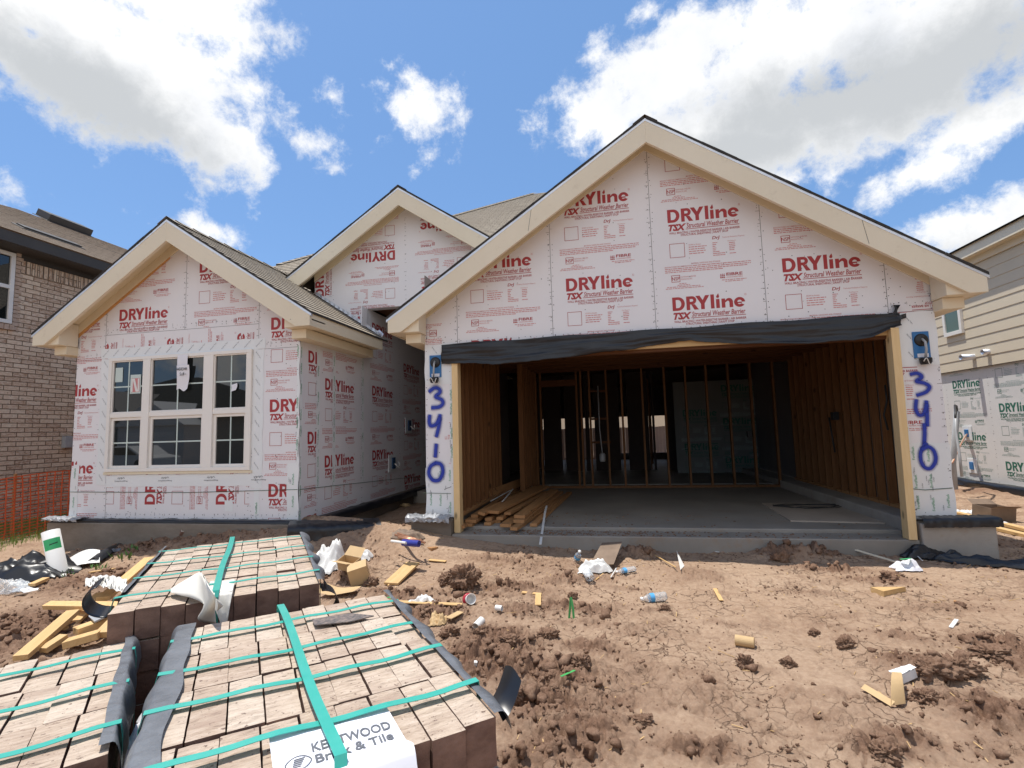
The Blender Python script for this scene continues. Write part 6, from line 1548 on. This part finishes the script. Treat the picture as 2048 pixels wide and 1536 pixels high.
def boxy(name, px, py, sx, sy, sz, rz, mat, label, cat, tilt=(0,0), lift=0, open_top=False):
    p = G(px, py); q = MB(); Mx = Matrix.Translation((p.x, p.y, p.z+lift)) @ Matrix.Rotation(rz, 4, 'Z') @ Matrix.Rotation(tilt[0], 4, 'X') @ Matrix.Rotation(tilt[1], 4, 'Y')
    if open_top:
        t = .006; q.box(-sx/2, sx/2, -sy/2, sy/2, 0, t, Mx)
        for b in ((-sx/2, sx/2, -sy/2, -sy/2+t), (-sx/2, sx/2, sy/2-t, sy/2), (-sx/2, -sx/2+t, -sy/2+t, sy/2-t), (sx/2-t, sx/2, -sy/2+t, sy/2-t)): q.box(b[0], b[1], b[2], b[3], t, sz, Mx)
        for sg in (-1, 1): q.add([Mx @ V3(v) for v in ((-sx/2, sg*sy/2, sz), (sx/2, sg*sy/2, sz), (sx/2*.95, sg*(sy/2+.09), sz+.05), (-sx/2*.95, sg*(sy/2+.09), sz+.05))], [(0,1,2,3)])
    else: q.box(-sx/2, sx/2, -sy/2, sy/2, 0, sz, Mx)
    return tag(q.build(name, M[mat] if isinstance(mat, str) else mat, None, bevel=.002), label, cat)
crumple('plastic_bag', 655, 1143, .32, .30, .22, 'white_plastic', 'crumpled white plastic bag beside the rear pack', 'bag', 31, .2, 24)
crumple('plastic_bag', 722, 1122, .22, .12, .09, 'white_plastic', 'small white crumpled bag behind the cardboard boxes', 'bag', 33, .1, 16)
boxy('cardboard_box', 722, 1166, .18, .14, .17, .5, 'card', 'tan cardboard box standing beside the white plastic bag', 'box', (.25, -.25), .02)
boxy('cardboard_box', 700, 1140, .20, .12, .10, -.2, 'card', 'open tan cardboard box behind the standing box', 'box', (.3, .1), .02, True)
q = MB(); p = G(662, 1192); q.grid(lambda u, v: (p.x-.1+.36*u, p.y-.08+.16*v, p.z+.03+.07*abs(u-.4)+.03*v*(1-u)), 6, 3); tag(q.build('flattened_cardboard', M['card']), 'flattened cardboard tucked behind the front pack', 'cardboard')
plank('wood_plank', up_(G(782, 1172), .02), up_(G(826, 1136), .05), .15, .022, 'wood', 'wide flat pale plank on the mud ridge right of the boxes', 'wood scrap')
plank('wood_stick', up_(G(776, 1174), .01), up_(G(796, 1157), .04), .015, .015, 'wood', 'thin stick under the wide pale plank', 'stick')
plank('wood_block', up_(G(845, 1100), .03), up_(G(870, 1104), .03), .09, .04, 'pile', 'short wooden block in front of the left garage pier', 'wood scrap')
plank('wood_shim', up_(G(858, 1122), .012), up_(G(892, 1125), .012), .05, .01, 'wood', 'thin flat shim behind the big mud chunk', 'wood scrap')
q = MB()
for i in range(4): q.tube([up_(G(778+6*i, 1069+5*i), .05), up_(G(820+8*i, 1082+3*i), .04), up_(G(850-3*i, 1091-2*i), .03)], .012, 6)
tag(q.build('pipe_bundle', M['copper'], None, smooth=True), 'bundle of thin copper coloured pipes by the left garage pier', 'pipes')
cyl('spray_can', 822, 1092, .034, .20, 1.35, 'bluecan', 'blue spray can lying below the copper pipes', 'can', hollow=.3)
q = MB(); q.tube([up_(G(783, 1086), .02), up_(G(812, 1090), .02)], .014, 8); tag(q.build('white_tube', M['white_plastic']), 'white tube lying left of the blue can', 'tube')
crumple('paper_rubbish', 815, 1065, .38, .16, .07, 'darkcard', 'muddy paper rubbish beside the left foundation corner', 'rubbish', 41)
cyl('caulk_tube', 648, 1057, .028, .22, 1.1, 'white_plastic', 'white caulk tube in the shade by the black felt', 'tube', hollow=.4)
plank('wood_offcut', up_(G(712, 1058), .012), up_(G(728, 1066), .012), .06, .018, 'pile', 'small brown offcut in the shade of the entry court', 'wood scrap')
plank('board', up_(G(722, 1040), .01), up_(G(750, 1041), .01), .05, .02, 'pile', 'short board in the dark entry court', 'board')
crumple('paper_rubbish', 805, 1014, .3, .2, .06, 'card', 'cardboard scrap in the shaded entry court', 'cardboard', 43)
boxy('brick_piece', 375, 1072, .19, .09, .06, .8, 'brick', 'single brick leaning on the bank below the window', 'brick', (.5, .3), .02)
crumple('white_scrap', 842, 1204, .22, .07, .05, 'white_plastic', 'white plastic scrap above the long yellow lath', 'scrap', 51, .1)
plank('lath', up_(G(772, 1207), .02), up_(G(924, 1214), .02), .055, .008, 'wood', 'long flat yellow lath lying right of the front pack', 'lath')
q = MB(); q.tube([up_(G(766, 1202), .02), up_(G(780, 1203), .035), up_(G(795, 1207), .015)], .006, 5); tag(q.build('green_strap_scrap', M['gstrap']), 'thin green strap scrap at the front pack corner', 'strap')
cc = empty('plastic_cup', G(940, 1207), 'white cup with red lid lying at the end of the yellow lath', 'cup')
p = wloc(cc); Mx = Matrix.Translation((p.x, p.y, p.z+.035)) @ Matrix.Rotation(.6, 4, 'Z') @ Matrix.Rotation(1.25, 4, 'X')
q = MB(); q.lathe([(0,-.03),(.034,-.03),(.044,.035),(.04,.035),(.03,-.02),(0,-.02)], 20, Mx); q.build('cup', M['white_plastic'], cc, smooth=True)
q = MB(); q.lathe([(.05,-.055),(.052,-.045),(.046,-.03),(0,-.034)], 20, Mx); q.build('lid', M['redplastic'], cc, smooth=True)
cyl('pipe_fitting', 998, 1221, .022, .055, 1.35, 'white_plastic', 'small white pipe ring on the churned mud', 'pipe fitting')
cyl('pipe_fitting', 958, 1254, .03, .085, -.35, 'white_plastic', 'larger white pipe coupling with open dark end on the churned mud', 'pipe fitting', tilt=.25)
crumple('cardboard_scrap', 876, 1236, .13, .10, .05, 'card', 'folded cardboard scrap nearest the front pack', 'cardboard', 61)
plank('cardboard_scrap', up_(G(897, 1242), .02), up_(G(922, 1234), .04), .06, .008, 'card', 'flat cardboard strip above the pipe coupling', 'cardboard')
plank('wood_shim', up_(G(1044, 1188), .015), up_(G(1083, 1192), .015), .035, .012, 'wood', 'thin shim lying crosswise above an upright offcut', 'wood scrap')
plank('wood_offcut', up_(G(1076, 1213), .01), up_(G(1077, 1196), .03), .05, .012, 'wood', 'small flat offcut below the crosswise shim', 'wood scrap')
for k, (a, b, lab) in enumerate((((1137, 1238), (1141, 1196), 'upright green strap end left of its twin in the mud'), ((1148, 1240), (1142, 1194), 'upright green strap end right of its twin in the mud'))):
    pa = G(*a); pb_ = onY(b[0], b[1], pa.y+.02); tag(ribbon([pa-V3((0,0,.03)), pa.lerp(pb_, .5)+V3((.004,0,0)), pb_], (1, .2, 0), .017).build('green_strap', M['gstrap']), lab, 'strap')
plank('green_strap_scrap', up_(G(1122, 1360), .02), up_(G(1150, 1351), .03), .016, .003, 'gstrap', 'green strap scrap on the big clod in the foreground', 'strap')
boxy('plastic_scrap', 951, 1331, .022, .022, .028, .2, 'white_plastic', 'tiny white plastic scrap on the mud right of the front pack', 'scrap', (.2, .1))
boxy('plastic_scrap', 937, 1328, .035, .03, .018, .2, 'redplastic', 'tiny dark red plastic scrap beside the tiny white one', 'scrap')
q = MB(); C = [G(1178, 1140), G(1228, 1141), G(1246, 1114), G(1205, 1114)]
q.poly([up_(C[0], .03), up_(C[1], .06), up_(C[2], .16), up_(C[3], .15)]); tag(q.build('grey_card_sheet', M['darkcard']), 'muddy grey cardboard sheet leaning in the rubbish hollow', 'cardboard')
crumple('plastic_bag', 1190, 1143, .30, .12, .08, 'white_plastic', 'white crumpled bag in the rubbish hollow', 'bag', 71, 0, 20)
cyl('clear_cup', 1177, 1157, .04, .09, .5, 'clear', 'clear plastic cup in the rubbish hollow', 'cup', tilt=.5)
for k, (a, b, lab) in enumerate((((1192, 1163), (1221, 1143), 'thin stick crossing the rubbish hollow'), ((1222, 1158), (1233, 1144), 'white stick at the right of the rubbish hollow'), ((1308, 1112), (1352, 1142), 'long thin stick left of the white splinter'))):
    plank('stick', up_(G(*a), .015), up_(G(*b), .035), .01, .01, 'white_plastic' if k == 1 else 'wood', lab, 'stick')
q = MB(); p = G(1362, 1140); q.poly([up_(G(1354, 1118), .09), up_(G(1369, 1136), .02), up_(G(1361, 1141), .005)]); tag(q.build('white_splinter', M['white_plastic']), 'white triangular splinter stuck in the mud before the slab', 'splinter')
plank('wood_shim', up_(G(1430, 1180), .012), up_(G(1443, 1204), .012), .034, .008, 'wood', 'pale shim lying alone on the smooth cracked mud', 'wood scrap')
cyl('cardboard_tube', 1490, 1292, .034, .115, 1.25, 'card', 'short cardboard tube lying on the cracked mud', 'tube')
boxy('paper_box', 1386, 1092, .13, .08, .075, .1, 'paper', 'small white carton against the garage slab', 'box', (0, .1), .0)
boxy('paper_box', 1402, 1092, .07, .08, .07, .3, 'card', 'brown carton end beside the white carton', 'box')
crumple('paper_scrap', 1340, 1091, .16, .08, .05, 'trim', 'tan paper scrap left of the white carton', 'paper', 81)
plank('white_strip', up_(G(1412, 1102), .01), up_(G(1438, 1106), .01), .02, .006, 'white_plastic', 'thin white strip right of the cartons', 'strip')
plank('trim_strip', up_(G(1626, 1092), .10), up_(G(1792, 1130), .03), .03, .012, 'trim', 'long thin trim strip leaning down from the slab at the right', 'strip')
plank('white_stick', up_(G(1580, 1092), .05), up_(G(1614, 1088), .06), .012, .008, 'white_plastic', 'white stick on the soil mound by the slab', 'stick')
plank('white_stick', up_(G(1846, 1126), .02), up_(G(1814, 1108), .08), .010, .006, 'white_plastic', 'white stick leaning under the right pier', 'stick')
crumple('printed_bag', 1815, 1141, .22, .10, .07, 'paper', 'crumpled white and green bag on the mud ridge', 'bag', 91, .1)
q = MB(); p = G(1808, 1141); q.grid(lambda u, v: (p.x-.03+.09*u, p.y-.03+.03*v, p.z+.105+.01*u), 2, 2); o = q.build('green_print', M['bgreen'], bpy.data.objects['printed_bag'])
q = MB(); P = [G(1742, 1184), G(1812, 1183), G(1768, 1194)]; z0 = P[2].z
q.prism([(P[0].x, P[0].y), (P[2].x, P[2].y), (P[1].x, P[1].y)], 'Z', z0-.0, z0+.045); tag(q.build('wood_wedge', M['wood_x']), 'triangular pale wood wedge on the cracked mud', 'wood scrap')
plank('white_splinter', up_(G(1902, 1258), .01), up_(G(1914, 1245), .02), .025, .01, 'white_plastic', 'white splinter right of the triangular wedge', 'splinter')
plank('wood_shim', up_(G(1908, 1205), .012), up_(G(1930, 1211), .012), .03, .01, 'pile', 'brown shim behind the white splinter', 'wood scrap')
p = G(1808, 1362); q = MB(); Mx = Matrix.Translation((p.x, p.y, p.z+.03)) @ Matrix.Rotation(.35, 4, 'Z') @ Matrix.Rotation(-.25, 4, 'Y')
q.grid(lambda u, v: Mx @ V3((-.06+.13*u, -.03+.06*v*(1-.3*u), .035+.006*mnoise.noise(V3((u*9, v*9, 1))))), 10, 6); q.box(-.06, .06, -.028, .018, -.02, .028, Mx); tag(q.build('foam_chunk', M['foam']), 'white broken foam chunk on the clods at the lower right', 'foam')
q = MB(); a, b_, c, d = G(1722, 1382), G(1782, 1416), G(1812, 1412), G(1806, 1372)
q.poly([up_(a, .015), up_(b_, .008), up_(b_, .012)+V3((.03, .02, .012)), up_(a, .03)+V3((.03, .02, 0))])
q.grid(lambda u, v: up_(b_, .012).lerp(up_(c, .012), u).lerp(up_(d, .07).lerp(up_(d, .07)+V3((-.05, .0, .0)), 1-u), v)+V3((0, 0, .02*math.sin(v*3))), 5, 6)
tag(q.build('torn_cardboard', M['card'], None), 'torn folded cardboard piece below the foam chunk', 'cardboard')
# right of the garage
boxy('rusty_box', 1987, 1042, .36, .26, .20, .25, 'darkcard', 'open brown box on the soil between the houses', 'box', (.1, .05), .0, True)
plank('board', up_(G(1915, 1030), .03), up_(G(2060, 1066), .03), .09, .038, 'wood', 'long pale board lying in front of the open brown box', 'board')
plank('board', up_(G(1950, 1050), .02), up_(G(2060, 1076), .02), .09, .038, 'wood', 'second pale board half under the long one', 'board')
crumple('white_scrap', 1928, 1027, .35, .12, .05, 'tape', 'white scrap at the end of the long pale board', 'scrap', 95)
crumple('white_scrap', 1998, 1052, .2, .1, .05, 'paper', 'small white scrap under the open brown box', 'scrap', 96)
crumple('black_membrane', 1868, 1118, .55, .16, .10, 'felt', 'crumpled black membrane at the foot of the right pier', 'felt', 97, 0, 24)
crumple('black_membrane', 2000, 1133, 1.0, .16, .07, 'felt', 'black membrane strip running right from the foundation corner', 'felt', 98, -.25, 24)
q = MB(); q.tube([up_(G(1690, 1100), .02), up_(G(1725, 1094), .06), up_(G(1765, 1098), .03)], .022, 10); tag(q.build('flexible_pipe', M['grey_pipe'], None, smooth=True), 'short curved grey pipe against the slab at the right', 'pipe')
q = MB(); p = onY(1930, 588, .6); q.grid(lambda u, v: (p.x-.12+.26*u, p.y+.1*v, p.z-.02-.05*math.sin(u*4+v*2)+.02*u), 8, 5); tag(q.build('blue_wrap', M['lblue'], None, smooth=True), 'scrap of blue plastic tucked under the right eave of the garage', 'plastic')
# ------------------------------------------------------------------ clods
def clod(px, py, rx, ry, rz, seed, label):
    import bmesh
    p = G(px, py); bm = bmesh.new(); bmesh.ops.create_icosphere(bm, subdivisions=5, radius=1.0)
    for v in bm.verts:
        d = v.co.normalized(); q = d*1.4+V3((seed*3.1, 0, 0))
        c1 = mnoise.cell(q*1.1+V3((seed, 2, 5)))-.5; n = .22*c1 + .34*mnoise.noise(q) + .30*abs(mnoise.noise(q*2.0)) - .42*abs(mnoise.noise(q*3.1+V3((4,0,0)))) + .16*mnoise.noise(q*6) - .14*abs(mnoise.noise(q*9)) + .09*mnoise.noise(q*15) + .05*mnoise.noise(q*31)
        r = .92+n; v.co = V3((d.x*rx*r, d.y*ry*r, d.z*rz*r))
    me = bpy.data.meshes.new('mud_clod'); bm.to_mesh(me); bm.free(); me.materials.append(M['clod'])
    me.polygons.foreach_set('use_smooth', [True]*len(me.polygons))
    o = bpy.data.objects.new('mud_clod', me); COL.objects.link(o); o.location = (p.x, p.y, p.z+rz*.22)
    return tag(o, label, 'mud clod', 'large dried mud clods')
m, nt, b = new_mat('clod_mud'); M['clod'] = m; v = coords(nt)
c_ = ramp(nt, noise(nt, v, 9, 8, .7), [(.3, (.15,.085,.055)), (.5, (.23,.14,.095)), (.72, (.36,.24,.165))])
c_ = mixc(nt, .4, c_, ramp(nt, noise(nt, v, 70, 5, .75), [(.35, (.11,.06,.04)), (.7, (.36,.24,.165))]))
lk(nt, c_, b.inputs['Base Color']); b.inputs['Roughness'].default_value = .97; b.inputs['Specular IOR Level'].default_value = .08
bump(nt, b, noise(nt, v, 55, 8, .75), .8, .012)
for k, a in enumerate([(928,1160,.15,.11,.12,'biggest upright mud chunk with cracked face in front of the slab'), (895,1163,.10,.08,.08,'mud lump leaning on the left of the biggest chunk'), (1490,1330,.055,.045,.06,'upright mud clod in front of the cardboard tube'), (1578,1330,.048,.042,.038,'round mud clod right of the cardboard tube'),
     (1630,1268,.040,.035,.032,'small round mud clod alone above the round one'), (1690,1290,.062,.05,.05,'broken mud clod casting shadow on the smooth track'), (1285,1448,.075,.05,.04,'overhanging mud chunk at the bottom middle'), (1160,1330,.07,.055,.06,'dark mud clod in the churned patch centre'),
     (1105,1360,.05,.04,.04,'mud clod below the dark one in the churned patch'), (1560,1122,.10,.05,.10,'curled mud slab standing at the left end of the ridge'), (1590,1112,.16,.08,.07,'broad soil mound against the slab'), (1655,1116,.12,.07,.06,'soil lump right of the mound against the slab'),
     (1785,1158,.12,.07,.06,'mud lump under the printed bag'), (1870,1350,.13,.09,.085,'large fibrous mud lump at lower right'), (1920,1340,.11,.08,.075,'mud lump behind the large fibrous lump'), (1850,1400,.08,.06,.055,'mud lump in front of the large fibrous lump'),
     (1770,1510,.075,.06,.05,'mud clod at the bottom edge right of the track'), (1980,1310,.14,.08,.05,'dark mud slab in the rut at far right'), (710,1165,.09,.07,.09,'mud lump between the bag and the boxes'), (740,1170,.08,.07,.07,'mud lump right of the tan box'), (1330,1218,.045,.03,.03,'mud clod under the lone bottle'),
     (1145,1195,.05,.04,.045,'mud clod behind the green straps'), (965,1270,.09,.06,.06,'mud lump below the pipe coupling'), (900,1270,.10,.07,.06,'mud lump beside the front pack edge'), (1020,1290,.10,.07,.065,'mud lump right of the pipe coupling'), (1095,1275,.09,.07,.055,'mud lump in the middle of the churned patch'), (1030,1395,.07,.05,.05,'mud lump beside the curled black corner sheet')]):
    clod(*a[:5], k+1, a[5])
# ------------------------------------------------------------------ crumbs and straw: beyond counting
rnd = np.random.default_rng(5)
import bmesh as _bm
protos = []
for k in range(8):
    b_ = _bm.new(); _bm.ops.create_icosphere(b_, subdivisions=1 if k % 2 else 2, radius=1.0)
    rq = random.Random(k)
    for v in b_.verts: v.co *= 1+rq.uniform(-.30, .30)*(1 if k % 2 else .45)
    V = np.array([tuple(v.co) for v in b_.verts]); F = np.array([[v.index for v in f.verts] for f in b_.faces]); b_.free()
    n = np.array([.75+.55*mnoise.noise(V3(tuple(v*1.3+k*7.7)))+.42*mnoise.noise(V3(tuple(v*3+k*3.3))) for v in V]); protos.append((V*n[:, None], F))
cx = []; 
N = 110000
px = rnd.uniform(-6, 7.5, N); py = rnd.uniform(-4.9, 1.5, N)
kk = np.clip(churn(px, py), 0, 1); patch = np.clip((fbm(px*.9+5, py*1.6, 4, 51)-.52)*4, 0, 1)*.5
keep = rnd.uniform(0, 1, N) < np.clip(np.maximum(kk**1.5, patch)*.6+.03, 0, 1)
inside = ((px > -.62) & (px < 5.6) & (py > -.13)) | ((px > -5.7) & (px < -1.95) & (py > -.46))
keep &= ~inside
px, py = px[keep], py[keep]; kz, kk, _ = height(px, py)
sz = .0045 + .022*rnd.uniform(0, 1, len(px))**2.6*(.35+kk) + rnd.uniform(.014, .042, len(px))*(rnd.uniform(0, 1, len(px)) < .10*kk)
VV = []; FF = []; nb = 0
for g in range(8):
    V, F = protos[g]; ii = np.arange(g, len(px), 8); n = len(ii)
    a = rnd.uniform(0, 6.28, n); c, s_ = np.cos(a)[:, None], np.sin(a)[:, None]
    S = np.stack([np.ones(n), rnd.uniform(.6, 1, n), rnd.uniform(.5, .95, n)], 1)[:, None, :]*sz[ii][:, None, None]
    q = V[None]*S
    q = np.stack([q[..., 0]*c-q[..., 1]*s_, q[..., 0]*s_+q[..., 1]*c, q[..., 2]], -1) + np.stack([px[ii], py[ii], kz[ii]+sz[ii]*.25], 1)[:, None, :]
    VV.append(q.reshape(-1, 3)); FF.append((F[None] + (nb + np.arange(n)*len(V))[:, None, None]).reshape(-1, 3)); nb += n*len(V)
VV = np.concatenate(VV); FF = np.concatenate(FF)
me = bpy.data.meshes.new('mud_crumbs'); me.vertices.add(len(VV)); me.vertices.foreach_set('co', VV.reshape(-1))
me.loops.add(FF.size); me.loops.foreach_set('vertex_index', FF.reshape(-1).astype(np.int32)); me.polygons.add(len(FF))
me.polygons.foreach_set('loop_start', np.arange(0, FF.size, 3, dtype=np.int32)); me.polygons.foreach_set('loop_total', np.full(len(FF), 3, dtype=np.int32)); me.update(calc_edges=True)
me.materials.append(M['clod']); o = bpy.data.objects.new('mud_crumbs', me); COL.objects.link(o); tag(o, 'loose mud crumbs scattered over the churned soil', 'mud crumbs', kind='stuff')
q = MB(); r2 = random.Random(9)
for i in range(900):
    x, y = r2.uniform(-6, 6.5), r2.uniform(-4.6, .4)
    if (-.62 < x < 5.6 and y > -.15) or (-5.7 < x < -1.95 and y > -.46): continue
    z = H(x, y); a = r2.uniform(0, 3.14); L = r2.uniform(.01, .05)*(1 if r2.random() < .9 else 2); d = V3((math.cos(a), math.sin(a), r2.uniform(-.1, .25)))*L
    q.bar(V3((x, y, z+.004)), V3((x, y, z+.006))+d, r2.uniform(.002, .005), .0025)
tag(q.build('straw_bits', M['wood']), 'tiny wood and straw bits strewn over the mud', 'straw', kind='stuff')
# soil smeared on the slab lip
q = MB()
for i in range(700):
    x = r2.gauss(1.4, .7) if i % 3 else r2.uniform(0.1, 4.7); y = r2.uniform(-.10, .19) if i % 5 else r2.uniform(.2, 1.2)
    if not (-.05 < x < 4.85): continue
    z = -.174 if y < .2 else -.135; s_ = r2.uniform(.003, .011)
    q.box(x-s_, x+s_, y-s_*.8, y+s_*.8, z-.002, z+s_*.7, Matrix.Translation((x, y, z)) @ Matrix.Rotation(r2.uniform(0, 3), 4, 'Z') @ Matrix.Rotation(r2.uniform(-.3, .3), 4, 'X') @ Matrix.Translation((-x, -y, -z)))
tag(q.build('slab_soil', M['clod']), 'soil crumbs spilled on the edge of the garage slab', 'soil', kind='stuff')
# ------------------------------------------------------------------ orange fence, grass, weeds
FN = empty('safety_fence', (-7.2, 1, -.5), 'orange plastic mesh safety fence between the brick house and the site', 'fence')
q = MB(); X0 = -7.2
def fz(y, t): return -.52+.03*math.sin(y*2)+ (1.06+.02*math.sin(y*1.7))*t
def fxx(y, t): return X0 + .05*math.sin(y*1.9+t*2) + .03*math.sin(y*5+t*4)
ys2 = [ -4+.115*i for i in range(96)]
for y in ys2:
    pts = [(fxx(y, t/8)+.004, y+.01*math.sin(t+y*7), fz(y, t/8)) for t in range(9)]
    for a, b_ in zip(pts[:-1], pts[1:]): q.bar(a, b_, .003, .024, (1, 0, 0)) 
for j in range(24):
    t = j/23
    for i in range(0, len(ys2)-2, 2):
        a = (fxx(ys2[i], t), ys2[i], fz(ys2[i], t)); b_ = (fxx(ys2[i+2], t), ys2[i+2], fz(ys2[i+2], t)); q.bar(a, b_, .003, .013 if j % 23 else .018, (0, 0, 1))
q.build('mesh', M['fabric_orange'], FN)
for y in (-2.5, .2, 2.9, 5.6):
    p = MB(); p.bar((X0-.05, y, -.7), (X0-.05, y, .60), .03, .03, (0, 1, 0)); p.build('stake', M['pile'], FN)
q = MB()
for i in range(16000):
    x = r2.uniform(-9.0, -6.35); y = r2.uniform(-3.2, 5.0)
    if r2.random() > min(1, (-6.35-x)/.5+.1): continue
    z = float(base_z(x, y)) ; h_ = r2.uniform(.05, .15); a = r2.uniform(0, 6.28); lx_, ly_ = math.cos(a)*.006, math.sin(a)*.006; bx, by = r2.gauss(0, .03), r2.gauss(0, .03)
    q.add([(x-lx_, y-ly_, z-.02), (x+lx_, y+ly_, z-.02), (x+bx, y+by, z+h_)], [(0, 1, 2)])
tag(q.build('grass', M['grassblade']), 'short green grass along the brick house', 'grass', kind='stuff')
for k, (px, py, n, hh, lab) in enumerate(((245, 1118, 9, .14, 'small green weed on the bank below the window'), (132, 1150, 26, .10, 'tuft of grass at the foot of the drain pipe'), (200, 1135, 20, .08, 'sparse grass tuft beside the bent white sheet'), (265, 1100, 8, .10, 'tiny weed higher on the bank below the window'))):
    p = G(px, py); q = MB()
    for i in range(n):
        a = r2.uniform(0, 6.28); L = hh*r2.uniform(.5, 1); d = V3((math.cos(a)*.6, math.sin(a)*.6, 1)).normalized()*L; b0 = p+V3((r2.gauss(0, .05), r2.gauss(0, .04), -.01)); sd = V3((-math.sin(a), math.cos(a), 0))*(.008 if k in (1, 2) else .014)
        q.add([b0-sd*.4, b0+sd*.4, b0+d*.55+sd, b0+d, b0+d*.55-sd], [(0, 1, 2, 3, 4)])
    tag(q.build('weed', M['weed']), lab, 'weed')
